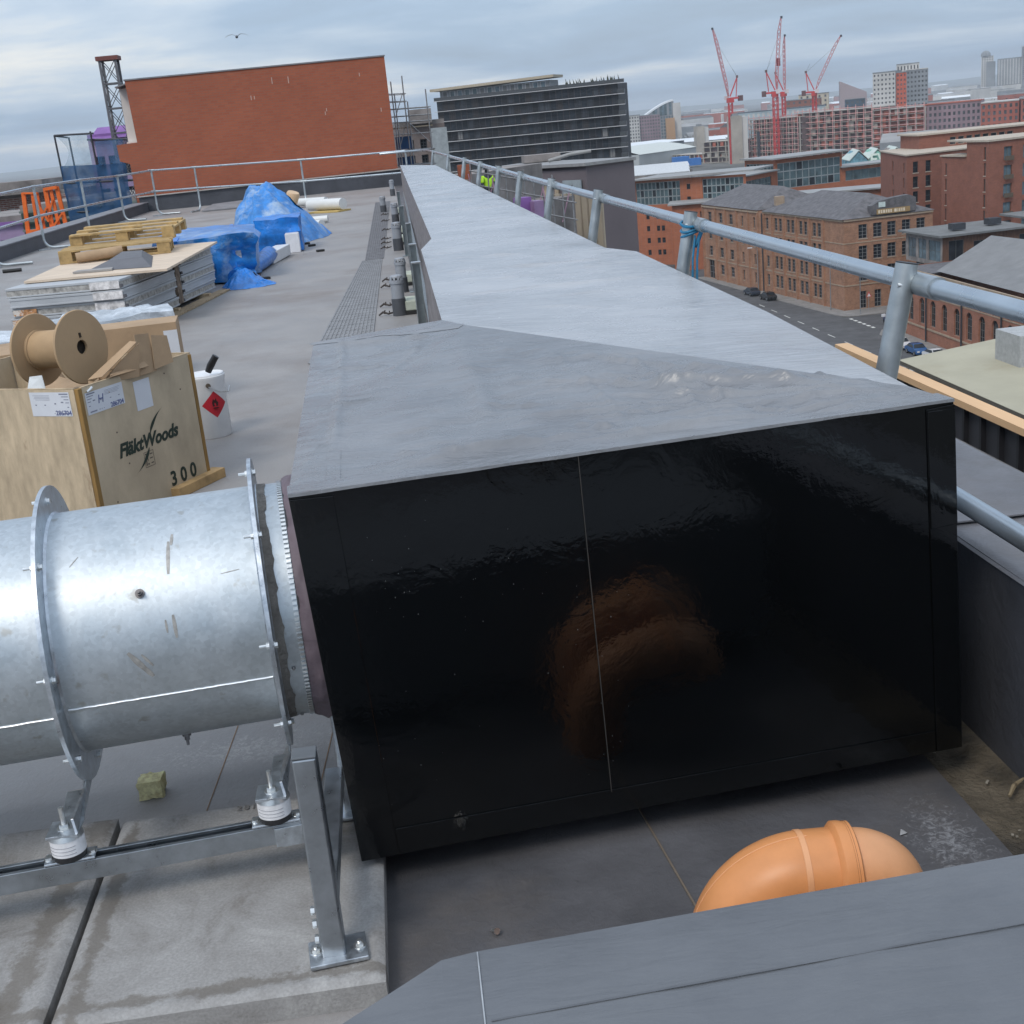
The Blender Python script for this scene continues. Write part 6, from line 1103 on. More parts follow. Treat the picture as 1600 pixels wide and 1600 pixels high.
b = MB(); b.quad((56, 100, ZG), (71.2, 100, ZG), (71.2, 300, ZG), (50, 300, ZG)); b.quad((71.2, 180.5, ZG), (160, 186, ZG), (160, 197, ZG), (71.2, 195.5, ZG)); tag(b.build("road", m_asph, fix=False), "asphalt street and side street", kind="structure")
def pav(poly, name="pavement"): b = MB(); b.prism(poly, ZG + 0.002, ZG + 0.13); tag(b.build(name, m_pave), "stone pavement with kerb", kind="structure")
pav([(67.6, 226), (64, 262), (66.8, 262), (73.6, 201.3), (160, 208), (160, 197), (79, 195.4), (72.2, 195.6), (70.9, 198.2)]); pav([(71.2, 100), (73, 100), (73.6, 178.4), (160, 180), (160, 186), (76, 182.6), (72.0, 181.6), (70.2, 178)])
b = MB()
for i in range(16): b.quad((64.2, 110 + i * 7, ZG + 0.006), (64.35, 110 + i * 7, ZG + 0.006), (64.35 - .05, 113 + i * 7, ZG + 0.006), (64.2 - .05, 113 + i * 7, ZG + 0.006))
for i in range(6): b.quad((71.6, 184.2 + i * 1.8, ZG + 0.006), (72.1, 184.2 + i * 1.8, ZG + 0.006), (72.1, 185.2 + i * 1.8, ZG + 0.006), (71.6, 185.2 + i * 1.8, ZG + 0.006))
b.quad((70.0, 150, ZG + 0.006), (70.12, 150, ZG + 0.006), (70.12, 176, ZG + 0.006), (70.0, 176, ZG + 0.006)); tag(b.build("road_markings", m_line, fix=False), "white road markings", kind="structure")

# ------------------------------------------------------------------ brown brick mill on the corner
m_mill = brick_mat("mill_brick", (0.34, 0.165, 0.092), (0.26, 0.12, 0.070), (0.29, 0.19, 0.13), 0.45, 0.15, 0.02, blotch=0.3); m_slate = M("slate", (0.105, 0.10, 0.105), 0.7, var=0.3, scale=1.2, bump=0.3, bscale=4); m_stone = M("stone_trim", (0.33, 0.25, 0.18), 0.85, var=0.15, scale=1.0); m_wframe = M("window_frame_grey", (0.22, 0.22, 0.22), 0.6)
mill = thing("mill_building", "brown brick corner mill with slate roofs and paired tall windows", "mill", (78, 225, ZG))
A0, K0, R0_ = Vector((66.4, 262, 0)), Vector((73.5, 201.2, 0)), Vector((89.0, 202.6, 0)); dl = (K0 - A0).normalized()
Am = A0 + dl * 29.6
rows = [12.6, 9.2, 5.8, 2.4]
ops = []
for r in rows:
    ops.append((1.0, 2.2, r - 1.0, r + 1.0))
    for u in (6.4, 11.6, 16.7, 21.9): ops += [(u - 1.6, u - 0.25, r - 1.1, r + 1.15), (u + 0.25, u + 1.6, r - 1.1, r + 1.15)]
facade(mill, Am, K0, ZG, -18.4, ops, m_mill, m_wframe, m_glassd, (1, 3), 0.22, sill=m_stone, ft=0.05)
A1 = A0 + dl * 28.6 + Vector((-0.55, -0.06, 0)); A0s = A0 + Vector((-0.55, -0.06, 0))
ops = []
for r in rows:
    ops += [(u - 0.95, u + 0.95, r - 1.0, r + 0.95) for u in (9.9, 15.2)] + [(u - 0.45, u + 0.45, r - 1.0, r + 0.95) for u in (20.9, 26.6)]
    if r > 3: ops.append((3.1, 5.0, r - 1.0, r + 0.95))
ops.append((2.6, 5.6, 0.2, 3.9))
facade(mill, A0s, A1, ZG, -18.2, ops, m_mill, m_wframe, m_glassd, (1, 2), 0.25, sill=m_stone)
ops = [(u - 0.75, u + 0.75, r - 1.15, r + 1.1) for u in (3.35, 5.9, 8.35, 10.9, 13.45) for r in rows[:3]] + [(2.8, 3.9, 0.2, 3.0), (5.3, 6.5, 0.2, 3.0), (8.0, 8.9, 1.4, 3.2), (10.4, 11.4, 1.4, 3.2)]
facade(mill, K0, R0_, ZG, -18.4, ops, m_mill, m_wframe, m_glassd, (1, 3), 0.22, sill=m_stone)
nb = Vector((0.993, 0.115, 0)); Kb, Ab = R0_ + Vector((-3.3, 28, 0)), Am + nb * 16
b = MB(); b.quad(R0_ + up * ZG, Kb + up * ZG, Kb - up * 18.4, R0_ - up * 18.4); b.build("wall", m_mill, mill); b = MB(); b.quad(A0s + up * ZG, A0s + nb * 15 + up * ZG, A0s + nb * 15 - up * 18.2, A0s - up * 18.2); b.build("wall", m_mill, mill); b = MB(); b.quad(A1 + up * ZG, Am + up * ZG, Am - up * 18.2, A1 - up * 18.2); b.build("wall", m_mill, mill)
def hip(par, q, zr, inset, mt, name="roof", ov=0.35):
    """hipped roof over quad q (far-left, near-left, near-right, far-right), ridge along the long side"""
    a, k, r, f = [Vector(x) for x in q]; z = Vector((0, 0, 1)); r0 = (k + r) / 2 + (a - k).normalized() * inset; r1 = (a + f) / 2 + (k - a).normalized() * inset; r0.z = r1.z = zr; b = MB()
    b.quad(a, k, r0, r1); b.quad(k, r, r0); b.quad(r, f, r1, r0); b.quad(f, a, r1); return b.build(name, mt, par)
e = -18.25
hip(mill, [(Am.x - .4, Am.y, e), (K0.x - .4, K0.y - .4, e), (R0_.x + .3, R0_.y - .3, e), (Kb.x + .3, Kb.y, e)], -15.0, 6.5, m_slate)
hip(mill, [(A0s.x - .3, A0s.y, e + .15), (A1.x - .3, A1.y, e + .15), (A1.x + 15, A1.y + 1.7, e + .15), (A0s.x + 15, A0s.y + 1.7, e + .15)], -14.6, 5.0, m_slate)
for p, q in ((Am, K0), (A0s, A1), (K0, R0_)):
    d = (q - p).normalized(); nn = Vector((d.y, -d.x, 0))
    for z, h, o_ in ((-18.62, 0.30, 0.22), (-22.2, 0.16, 0.06), (-29.0, 0.2, 0.08)):
        b = MB(); b.slab([p + nn * 0.002 + up * z, q + nn * 0.002 + up * z, q + nn * 0.002 + up * (z + h), p + nn * 0.002 + up * (z + h)], nn * o_); b.build("string_course", m_stone, mill)
for u in (0.3, 4.0, 9.0, 14.15, 19.3, 24.6):
    p = Am + dl * u; b = MB(); b.box(p + Vector((-0.993, -0.115, 0)) * 0.1 + up * (ZG + 7.2), (0.34, 0.55, 14.3), rz=math.atan2(dl.x, -dl.y) * -1); b.build("pilaster", m_mill, mill)
for u in (0.3, 7.3, 12.5, 18.2, 24.0, 28.4):
    p = A0s + dl * u; b = MB(); b.box(p + Vector((-0.993, -0.115, 0)) * 0.1 + up * (ZG + 7.3), (0.34, 0.5, 14.4), rz=-math.atan2(dl.x, -dl.y)); b.build("pilaster", m_mill, mill)
p = Am + Vector((-0.35, 0, 0)); b = MB(); b.cyl((p.x, p.y, ZG), (p.x, p.y, -18.6), 0.11, n=8); b.build("downpipe", m_darkt, mill)
b = MB(); b.slab([K0 + (R0_ - K0) * u - up * z + Vector((0.02, -0.3, 0)) for u, z in ((0.30, 18.0), (0.80, 18.0), (0.80, 15.9), (0.72, 15.4), (0.55, 15.6), (0.40, 15.9), (0.30, 16.6))], (0, 1.6, 0)); b.build("gable", m_slate, mill)
b = MB(); b.slab([K0 + (R0_ - K0) * u - up * z + Vector((0.02, -0.33, 0)) for u, z in ((0.36, 18.0), (0.73, 18.0), (0.73, 17.2), (0.36, 17.2))], (0, -0.12, 0)); sgn_ = b.build("sign_board", M("sign_ochre", (0.30, 0.20, 0.09), 0.8), mill)
u_ = 0.375
for w in (0.020, 0.016, 0.022, 0.014, 0.018, 0.016, None, 0.026, 0.010, 0.014, 0.014, 0.018):
    if w is None: u_ += 0.018; continue
    q = [K0 + (R0_ - K0) * uu - up * z + Vector((0.02, -0.452, 0)) for uu, z in ((u_, 17.85), (u_ + w, 17.85), (u_ + w, 17.35), (u_, 17.35))]; b = MB(); b.slab(q, (0, -0.05, 0)); b.build("worn_letter", M("letter_cream", (0.66, 0.56, 0.42), 0.7), sgn_); u_ += w + 0.009
b = MB(); q = K0 + (R0_ - K0) * 0.42 + Vector((0, -0.36, -16.5)); b.box(q, (1.1, 0.1, 0.8)); b.build("rooflight", M("rooflight", (0.50, 0.58, 0.56), 0.3), mill)
b = MB(); b.box((72.6, 231.5, -16.6), (1.6, 1.2, 1.6)); b.build("chimney", m_stone, mill)

# ------------------------------------------------------------------ arched-window warehouse
m_wh = brick_mat("warehouse_brick", (0.33, 0.125, 0.070), (0.27, 0.10, 0.055), (0.26, 0.15, 0.11), 0.45, 0.15, 0.02, blotch=0.2)
wh = thing("arched_warehouse", "red brick warehouse with two rows of round-headed windows", "warehouse", (80, 156, ZG)); WA, WB = (73.6, 178), (72.6, 128)
uu = [3.4, 7.3, 11.1, 14.9, 18.85, 22.6, 26.3, 29.95, 34.0, 38.0, 42.0, 46.0]
facade(wh, WA, WB, ZG, -23.4, [(u - 0.9, u + 0.9, 2.4, 6.0) for u in uu] + [(u - 0.8, u + 0.8, 6.5, 8.5) for u in uu], m_wh, M("frame_dim", (0.14, 0.14, 0.13), 0.6), m_glassd, (2, 3), 0.3, arch=True, ft=0.05)
b = MB(); WAv, WBv = Vector((*WA, 0)), Vector((*WB, 0)); WC, WD = Vector((104, 128, 0)), Vector((104, 180, 0))
for p, q in ((WD, WAv), (WBv, WC)): b = MB(); b.quad(p + up * ZG, q + up * ZG, q - up * 23.4, p - up * 23.4); b.build("wall", m_wh, wh, fix=False)
for z, h, o_ in ((-23.7, 0.35, 0.25), (-24.6, 0.2, 0.10), (-26.6, 0.15, 0.06), (-31.2, 0.25, 0.1)): b = MB(); b.slab([WAv + Vector((-.002, 0, z)), WBv + Vector((-.002, 0, z)), WBv + Vector((-.002, 0, z + h)), WAv + Vector((-.002, 0, z + h))], (-o_, 0, 0)); b.build("cornice", m_stone, wh)
for u in (9.2, 20.7, 32): p = WAv.lerp(WBv, u / 50) + Vector((-0.2, 0, 0)); b = MB(); b.cyl(p + up * ZG, p - up * 23.5, 0.12, n=8); b.build("downpipe", m_darkt, wh)
b = MB(); b.quad((74.6, 168.5, -23.2), (73.6, 128, -23.2), (88, 128, -19.6), (84, 172, -19.6)); b.quad((84, 172, -19.6), (88, 128, -19.6), (104, 128, -23.2), (98, 176, -23.2)); b.quad((74.6, 168.5, -23.2), (84, 172, -19.6), (98, 176, -23.2)); b.build("roof", M("grey_sheet_roof", (0.18, 0.18, 0.18), 0.6, var=0.1, scale=0.5), wh)
b = MB(); b.prism([(74, 177.6), (73.8, 168.4), (98, 176.2), (103, 180)], -23.6, -23.45); b.build("flat_roof", m_slate, wh)
m_timb = M("timber_clad", (0.13, 0.065, 0.04), 0.8, var=0.25, scale=1.5, stretch=(3, 3, 0.5))
ph = thing("penthouse_flats", "dark glazed rooftop flats with flat grey roofs behind the warehouse", "flats", (90, 185, -24))
facade(ph, (80.5, 193), (81, 181), -24.5, -20.3, [(0.8, 3.4, 0.6, 3.6), (4.2, 6.8, 0.6, 3.6), (7.6, 11.4, 0.6, 3.6)], m_site, M("frame_dk", (0.10, 0.11, 0.11), 0.5), m_glassb, (1, 1), 0.12)
facade(ph, (81, 181), (112, 184), -24.5, -20.3, [(1, 3.4, 0.6, 3.6), (5, 7.2, 1.2, 3.2), (12.4, 14.6, 1.2, 3.4), (19, 21, 1.0, 3.4), (24, 27, 1.0, 3.4)], m_timb, MATS["frame_dk"], m_glassd, (1, 0), 0.12)
for poly, z in (([(79.6, 194), (80.2, 180), (95, 181.5), (95, 195)], -20.25), ([(96, 180.6), (116, 182.6), (116, 196), (96, 194)], -19.4)): b = MB(); b.prism(poly, z, z + 0.3); b.build("roof", M("grey_felt", (0.15, 0.155, 0.155), 0.8, var=0.15, scale=0.5), ph)
for x, y in ((85, 185), (91.5, 187), (103, 187)): b = MB(); b.box((x, y, -19.3), (2.0, 1.6, 0.9)); b.build("roof_vent", m_darkt, ph)

# ------------------------------------------------------------------ two tall red brick apartment blocks
m_apt = brick_mat("apartment_brick", (0.255, 0.092, 0.058), (0.215, 0.078, 0.050), (0.22, 0.11, 0.08), 0.45, 0.15, 0.015, blotch=0.15); m_cap2 = M("pale_coping2", (0.42, 0.36, 0.29), 0.8)
ra = thing("brick_apartments", "red brick apartment block with narrow windows behind the mill", "apartments", (98, 233, ZG))
rowz = [33 - 12.5 - 2.55 * i for i in range(7)]
facade(ra, (97.3, 245.5), (92.6, 221.8), ZG, -10.5, [(u - .6, u + .6, v - 1.0, v + 0.7) for u in (12.0, 21.8) for v in rowz], m_apt, m_darkt, M("brown_glass", (0.11, 0.09, 0.075), 0.3), (0, 0), 0.2)
facade(ra, (92.6, 221.8), (110, 226), ZG, -10.5, [(u - .55, u + .55, v - 1.0, v + 0.9) for u in (1.9, 4.55) for v in rowz], m_apt, m_darkt, m_glassd, (0, 1), 0.2, sill=m_cap2)
b = MB(); b.prism([(92.3, 221.5), (110, 225.8), (114, 247), (97.2, 245.8)], -10.5, -10.25); b.build("coping", m_cap2, ra)
facade(ra, (101.5, 246), (101.0, 236), -10.5, -7.9, [], m_apt); facade(ra, (101, 236), (126, 236.5), -10.5, -7.9, [(6 + i * 1.6, 7.2 + i * 1.6, .5, 1.9) for i in range(8)], m_apt, m_cap2, m_glassd, (0, 0), .2)
b = MB(); b.prism([(100.6, 235.6), (127, 236.2), (127, 247), (101, 246.5)], -7.9, -7.6); b.build("coping", m_cap2, ra)
rb = thing("brick_apartments", "taller red brick apartment block at the right edge with balcony windows", "apartments", (104, 208, ZG))
rz2 = [33 - 12.75 - 2.48 * i for i in range(7)]
facade(rb, (95.2, 213.3), (96.2, 206), ZG, -10.7, [(1.1, 1.55, v - 0.95, v + 0.95) for v in rz2], m_apt, m_darkt, MATS["brown_glass"], (0, 0), .2, sill=m_cap2); facade(rb, (96.2, 206), (97, 200), ZG, -8.4, [(4.8, 5.35, v - 0.95, v + 1.0) for v in [33 - 10.2 - 2.48 * i for i in range(8)]], m_apt, m_darkt, MATS["brown_glass"], (0, 0), .2, sill=m_cap2)
rz3 = [33 - 10.5 - 2.9 * i for i in range(7)]
facade(rb, (97, 200), (114, 203.4), ZG, -8.4, [(u - 0.8, u + 0.8, v - 1.0, v + 1.1) for u in (3.7, 7.3, 11.0) for v in rz3], m_apt, M("frame_olive", (0.13, 0.11, 0.08), 0.6), m_glassb, (1, 0), .3)
for v in rz3:
    b = MB(); b.box((100.62, 200.25, ZG + v - 0.7), (1.7, 0.1, 0.7), rz=0.197); b.build("balcony_panel", M("balcony_brown", (0.10, 0.075, 0.05), 0.6), rb)
b = MB(); b.prism([(95.9, 206), (96.8, 199.7), (114, 203.1), (113, 214), (96, 213)], -8.4, -8.1); b.build("coping", m_cap2, rb); b = MB(); b.prism([(95.0, 213.6), (95.9, 206.1), (99, 206.3), (98.8, 214)], -10.7, -10.45); b.build("coping", m_cap2, rb)

# ------------------------------------------------------------------ orange brick and glass flats
m_orb = brick_mat("orange_brick", (0.37, 0.115, 0.048), (0.31, 0.095, 0.042), (0.30, 0.14, 0.09), 0.45, 0.15, 0.015, blotch=0.15); m_zincr = M("zinc_roof", (0.27, 0.27, 0.265), 0.55, var=0.1, scale=0.3); m_teal = M("teal_glass", (0.065, 0.105, 0.118), 0.2, var=0.35, scale=0.5, spec=0.6); m_mull = M("mullion", (0.23, 0.27, 0.28), 0.5)
o1 = thing("glass_topped_flats", "orange brick flats with a two-storey glazed top, left of the mill", "flats", (70, 288, ZG)); OA, OB = Vector((58.6, 294.7, 0)), Vector((80.1, 278.7, 0)); ol = (OB - OA).length
facade(o1, OA, OB, ZG, -13.9, [(0.3, 11.2, 13.6, 18.6), (16.6, ol - 0.6, 13.9, 18.6)] + [(12.8, 13.7, 13.9, 15.0), (12.8, 13.7, 16.6, 17.8)] + [(u, u + 0.8, 10.4 - 2.7 * r, 11.6 - 2.7 * r) for u in (2.5, 5.0, 6.2, 14.0, 17.5, 20) for r in range(4)], m_orb)
def curtain(par, A_, B2, u0, u1, z0, z1, cols, rws, dep=0.2, glass=None):
    d = (B2 - A_).normalized(); nn = Vector((d.y, -d.x, 0)); w, h = (u1 - u0) / cols, (z1 - z0) / rws
    for i in range(cols):
        for j in range(rws): inst(win_mesh(round(w * .96, 2), round(h * .96, 2), m_mull, glass or (m_teal if random.random() < 0.75 else m_glassd), (0, 0), 0.09), "glazing_panel", par, frame(A_ + d * (u0 + w * (i + .5)) + up * (z0 + h * (j + .5)) - nn * dep, d, (0, 0, 1)))
curtain(o1, OA, OB, 0.3, 11.2, ZG + 13.6, ZG + 18.6, 11, 3); curtain(o1, OA, OB, 16.6, ol - 0.6, ZG + 13.9, ZG + 18.6, 9, 3)
for u in (12.8,):
    for v in (13.9, 16.6): inst(win_mesh(0.9, 1.2, m_darkt, m_glassd, (0, 0)), "window", o1, frame(OA.lerp(OB, (u + .45) / ol) + up * (ZG + v + .55) + Vector((.1, .14, 0)), OB - OA, (0, 0, 1)))
for u in (2.5, 5.0, 6.2, 14.0, 17.5, 20):
    for r in range(4): inst(win_mesh(0.8, 1.2, m_darkt, m_glassd, (0, 1)), "window", o1, frame(OA.lerp(OB, (u + .4) / ol) + up * (ZG + 11.0 - 2.7 * r) + Vector((.1, .14, 0)), OB - OA, (0, 0, 1)))
b = MB(); b.slab([OA + Vector((-1.6, -1.6, -13.85)), OB + Vector((1.2, -2.2, -13.3)), OB + Vector((9, 9, -13.3)), OA + Vector((8, 11, -13.85))], (0, 0, 0.35)); b.build("roof", m_zincr, o1)
o2 = thing("glass_topped_flats", "orange brick flats with glazed top storeys behind the mill", "flats", (105, 312, ZG)); PA, PB = Vector((95.2, 306, 0)), Vector((113.5, 311, 0)); pln = (PB - PA).length
facade(o2, PA, PB, ZG, -12.9, [(0.6, pln - .5, 13.2, 19.2)] + [(u, u + .9, 10.2, 11.3) for u in (2, 6, 10, 14)], m_orb); curtain(o2, PA, PB, 0.6, pln - .5, ZG + 13.2, ZG + 19.2, 10, 3)
for u in (2, 6, 10, 14): inst(win_mesh(0.9, 1.1, m_darkt, m_glassd, (0, 0)), "window", o2, frame(PA.lerp(PB, (u + .45) / pln) + up * (ZG + 10.75) + Vector((-.05, .2, 0)), PB - PA, (0, 0, 1)))
facade(o2, (91.5, 319), (95.2, 306), ZG, -12.9, [(0.5, 12.8, 14.5, 19.2)], m_orb); curtain(o2, Vector((91.5, 319, 0)), Vector((95.2, 306, 0)), 0.5, 12.8, ZG + 14.5, ZG + 19.2, 8, 2)
b = MB(); b.slab([(90.5, 320, -12.8), (94.0, 304.2, -12.8), (114.5, 309.6, -12.6), (114, 322, -12.6)], (0, 0, .35)); b.build("roof", m_zincr, o2)
facade(o2, (113.5, 311), (136, 317), ZG, -16.6, [(u, u + 1.3, 9.6, 10.9) for u in (3, 7, 11, 15, 19)] + [(1, 22, 13.2, 15.6)], m_orb, m_mull, m_teal, (8, 0), .25); b = MB(); b.slab([(113, 310, -16.5), (137, 316, -16.5), (135, 325, -16.5), (112, 319, -16.5)], (0, 0, .3)); b.build("roof", m_zincr, o2)
facade(o2, (80.6, 289), (95.2, 306), ZG, -15.4, [(2, 20, 13.8, 16.6)], m_orb, m_mull, m_teal, (9, 1), .25); b = MB(); b.slab([(80, 288, -15.3), (96, 305, -15.3), (90, 314, -15.3), (74, 298, -15.3)], (0, 0, .3)); b.build("roof", m_zincr, o2)
o3 = thing("flat_roofed_block", "long orange brick block with a pale flat roof right behind the mill", "building", (85, 274, ZG)); blk(o3, (63.0, 277), (107, 264.5), 9, ZG, -18.9, m_orb, m_zincr, [(u, u + 1.0, 11.2, 12.4) for u in (6, 10, 29, 33)] , over=0.9, fm=m_darkt, gm=m_glassd, bars=(0, 0), depth=.2)
wr = thing("white_roofed_hall", "hall with a bright white ridged roof left of the cranes", "hall", (67, 330, ZG)); blk(wr, (60, 330), (79, 324.6), 16, ZG, -14.6, m_site, None); b = MB()
for k in range(3): b.slab([(60 + k * 1.2, 330 + k * 5.2, -14.5 + k * 0.5), (79 + k * 1.2, 324.6 + k * 5.2, -14.5 + k * 0.5), (79.6 + k * 1.2, 328.8 + k * 5.2, -13.7 + k * 0.5), (60.6 + k * 1.2, 334.2 + k * 5.2, -13.7 + k * 0.5)], (0, 0, .2))
b.build("roof", M("white_roof", (0.50, 0.52, 0.53), 0.5), wr)

# ------------------------------------------------------------------ purple-grey wall and beige sheets near the right parapet
pg = thing("grey_panel_building", "plain purple-grey panelled building right of the far posts", "building", (13.5, 88, ZG)); m_pg = M("purple_grey", (0.135, 0.115, 0.125), 0.7, var=0.08, scale=0.3)
blk(pg, (7.6, 92.5), (13.6, 84.0), 4, ZG, -1.75, m_pg, None); blk(pg, (13.6, 84.0), (17.15, 86.0), 9, ZG, -1.55, m_pg, None)
b = MB(); b.prism([(7.3, 92.4), (13.5, 83.7), (17.3, 85.9), (13.0, 94), (10.5, 96)], -1.55, -1.35); b.build("coping", M("pg_coping", (0.25, 0.25, 0.25), 0.6), pg)
b = MB(); b.box((12.0, 94, -1.05), (2.6, 2, 0.5)); b.build("roof_plant", m_site, pg); b = MB(); b.tube([(12, 90, -1.2), (13.5, 90, -0.9), (15, 90, -0.8)], 0.12, 8); b.build("roof_pipe", m_zincr, pg)
for i in range(6): p = Vector((9.0, 90.6, 0)).lerp(Vector((12.0, 86.3, 0)), i / 5); b = MB(); b.box(p + Vector((-0.1, -0.1, -3.2)), (0.35, 0.1, 1.1), rz=-0.95); b.build("louvre", M("louvre_mix", (0.30, 0.24, 0.17), 0.7, var=0.5, scale=0.8), pg)
b = MB(); b.box((12.75, 84.9, -3.6), (1.7, 0.1, 2.4), rz=-0.95); b.build("pale_panel", M("pale_blue_panel", (0.27, 0.31, 0.33), 0.5), pg)
be = thing("sheet_hoarding", "beige corrugated sheet hoarding below the purple-grey building", "hoarding", (8.6, 58.5, -8)); HA, HB = Vector((6.9, 61.5, 0)), Vector((9.5, 55.0, 0)); m_be = M("beige_sheet", (0.36, 0.31, 0.24), 0.6, var=0.1, scale=0.5)
for i in range(12):
    a_, c_ = HA.lerp(HB, i / 12 + .003), HA.lerp(HB, (i + 1) / 12 - .003); b = MB(); b.slab([a_ - up * 9, c_ - up * 9, c_ - up * (1.75 - .01 * i), a_ - up * (1.75 - .01 * i)], (0.06, 0.02, 0)); b.build("sheet", m_be, be)
    b = MB(); b.bar(c_ - up * 9 + Vector((-.03, 0, 0)), c_ - up * (1.72 - .01 * i) + Vector((-.03, 0, 0)), 0.05); b.build("rib", M("beige_rib", (0.26, 0.22, 0.17), 0.6), be)

# ------------------------------------------------------------------ dark apartment slab with white floor bands
da = thing("dark_apartment_block", "long dark apartment slab with thin white floor bands and a set-back top", "apartment block", (45, 390, ZG)); DA, DB = Vector((21.0, 399.5, 0)), Vector((72.2, 378.5, 0)); dd = (DB - DA).normalized(); dn = Vector((dd.y, -dd.x, 0)); DL = (DB - DA).length
b = MB(); b.slab([DA + up * ZG, DB + up * ZG, DB + up * 9.6, DA + up * 9.6], -dn * 14); b.build("wall", M("dark_wall", (0.02, 0.022, 0.027), 0.6, var=0.3, scale=0.4), da)
dmats = [M("dk_glass_a", (0.020, 0.026, 0.034), 0.2, var=0.4, scale=0.3, spec=0.2), M("dk_glass_b", (0.036, 0.042, 0.050), 0.3, var=0.4, scale=0.3, spec=0.2), M("dk_panel", (0.016, 0.017, 0.021), 0.7, spec=0.2), M("dk_brown", (0.036, 0.033, 0.033), 0.7, spec=0.2), M("dk_blind", (0.16, 0.16, 0.16), 0.6)]
bandm = M("white_band", (0.52, 0.52, 0.53), 0.6); balm = M("balcony_dark", (0.05, 0.055, 0.06), 0.4)
for j in range(14):
    z = 9.5 - j * 2.95
    b = MB(); b.slab([DA + dn * 0.02 + up * (z - 0.16) - dd * 0.6, DB + dn * 0.02 + up * (z - 0.16) + dd * 2.0, DB + dn * 0.02 + up * z + dd * 2.0, DA + dn * 0.02 + up * z - dd * 0.6], dn * 1.1); b.build("floor_band", bandm, da)
    if j < 9:
        for i in range(30):
            u = DL * (i + 0.5) / 30; inst(win_mesh(1.62, 2.45, dmats[2], random.choices(dmats, (5, 4, 3, 2, 0.25))[0], (random.choice((0, 1)), 0), 0.1), "window", da, frame(DA + dd * u + dn * 0.05 + up * (z - 1.58), dd, (0, 0, 1)))
        b = MB(); b.box(DB + dd * 1.0 + dn * 0.3 + up * (z - 2.3), (2.0, 1.5, 1.1), rz=math.atan2(dd.y, dd.x)); b.build("end_balcony", balm, da)
b = MB(); TA, TB = DA + dd * 0.8 - dn * 1.5, DA + dd * 35 - dn * 1.5; b.slab([TA + up * 9.5, TB + up * 9.5, TB + up * 12.3, TA + up * 12.3], -dn * 10); b.build("penthouse", M("pent_grey", (0.23, 0.24, 0.25), 0.6), da)
for i in range(14): inst(win_mesh(1.5, 2.2, bandm, random.choice((m_teal, m_glassb, dmats[4])), (0, 0), 0.12), "penthouse_window", da, frame(TA + dd * (1.6 + i * 2.35) + dn * 0.05 + up * 11.0, dd, (0, 0, 1)))
b = MB(); b.slab([TA + dn * 1.8 - dd * 2.5 + up * 12.3, TB + dn * 1.8 + dd * 1.6 + up * 12.9, TB - dn * 10 + dd * 1.6 + up * 12.9, TA - dn * 10 - dd * 2.5 + up * 12.3], (0, 0, .75)); b.build("penthouse_roof", M("tan_roof", (0.40, 0.34, 0.25), 0.7), da)
b = MB(); b.slab([DA + dn * 0.6 - dd * .6 + up * 9.55, DB + dn * 0.6 + dd * 2 + up * 9.55, DB + dn * 0.6 + dd * 2 + up * 10.5, DA + dn * 0.6 - dd * .6 + up * 10.5], -dn * 0.15); b.build("roof_rail", balm, da)
b = MB()
for i in range(60): u = DL * random.uniform(0.70, 1.0); p = DA + dd * u - dn * random.uniform(.5, 4) + up * 9.6; hh = random.uniform(0.8, 2.6); b.add([p, p + dd * random.uniform(.3, .9), p + dd * random.uniform(-.3, .5) + up * hh], [(0, 1, 2)])
tag(b.build("roof_planting", M("planting", (0.05, 0.06, 0.04), 0.9), da), kind="stuff")

# ------------------------------------------------------------------ low building with the olive flat roof, lower right
yb = thing("olive_roofed_building", "low building with a pale olive flat roof at the lower right", "building", (60, 80, ZG)); m_olive = M("olive_roof", (0.37, 0.345, 0.255), 0.8, var=0.08, scale=0.15, col2=(0.31, 0.27, 0.18), c2pos=(0.56, 0.7))
YA, YB = Vector((42.0, 99.0, 0)), Vector((41.2, 30, 0))
facade(yb, YA, YB, ZG, -20.35, [(1.2 + i * 4.2, 4.6 + i * 4.2, 10.6, 12.0) for i in range(15)], m_site, M("frame_white", (0.55, 0.55, 0.55), 0.6), m_glassd, (3, 0), .2)
facade(yb, (76, 108.5), (42.0, 99), ZG, -20.35, [], m_site)
b = MB(); b.quad((40.9, 99.6, -20.0), (40.1, 30, -20.0), (64, 30, -19.4), (56, 103.3, -19.4)); b.quad((56, 103.3, -19.4), (64, 30, -19.4), (90, 30, -20.6), (78, 109.5, -20.6)); b.build("roof", m_olive, yb); b = MB(); b.slab([(40.9, 99.6, -20.3), (40.1, 30, -20.3), (40.1, 30, -20.04), (40.9, 99.6, -20.04)], (0.2, 0, 0)); b.build("fascia", M("fascia_dark", (0.10, 0.09, 0.07), 0.7), yb)
for i in range(15):
    y0 = 97.5 - i * 4.4; b = MB(); b.box((40.75 - i * .05, y0, -21.1), (0.25, 0.3, 1.6)); b.build("bracket_post", MATS["fascia_dark"], yb); b = MB(); b.box((41.1 - i * .05, y0 - 2.2, -21.0), (0.1, 3.6, 0.75)); b.build("white_board", M("site_white", (0.52, 0.50, 0.50), 0.7, var=0.3, scale=1.5), yb)
b = MB(); b.box((49.4, 93, -18.7), (5.0, 4.0, 2.6)); b.build("plant_room", M("plant_room", (0.36, 0.37, 0.37), 0.6), yb)
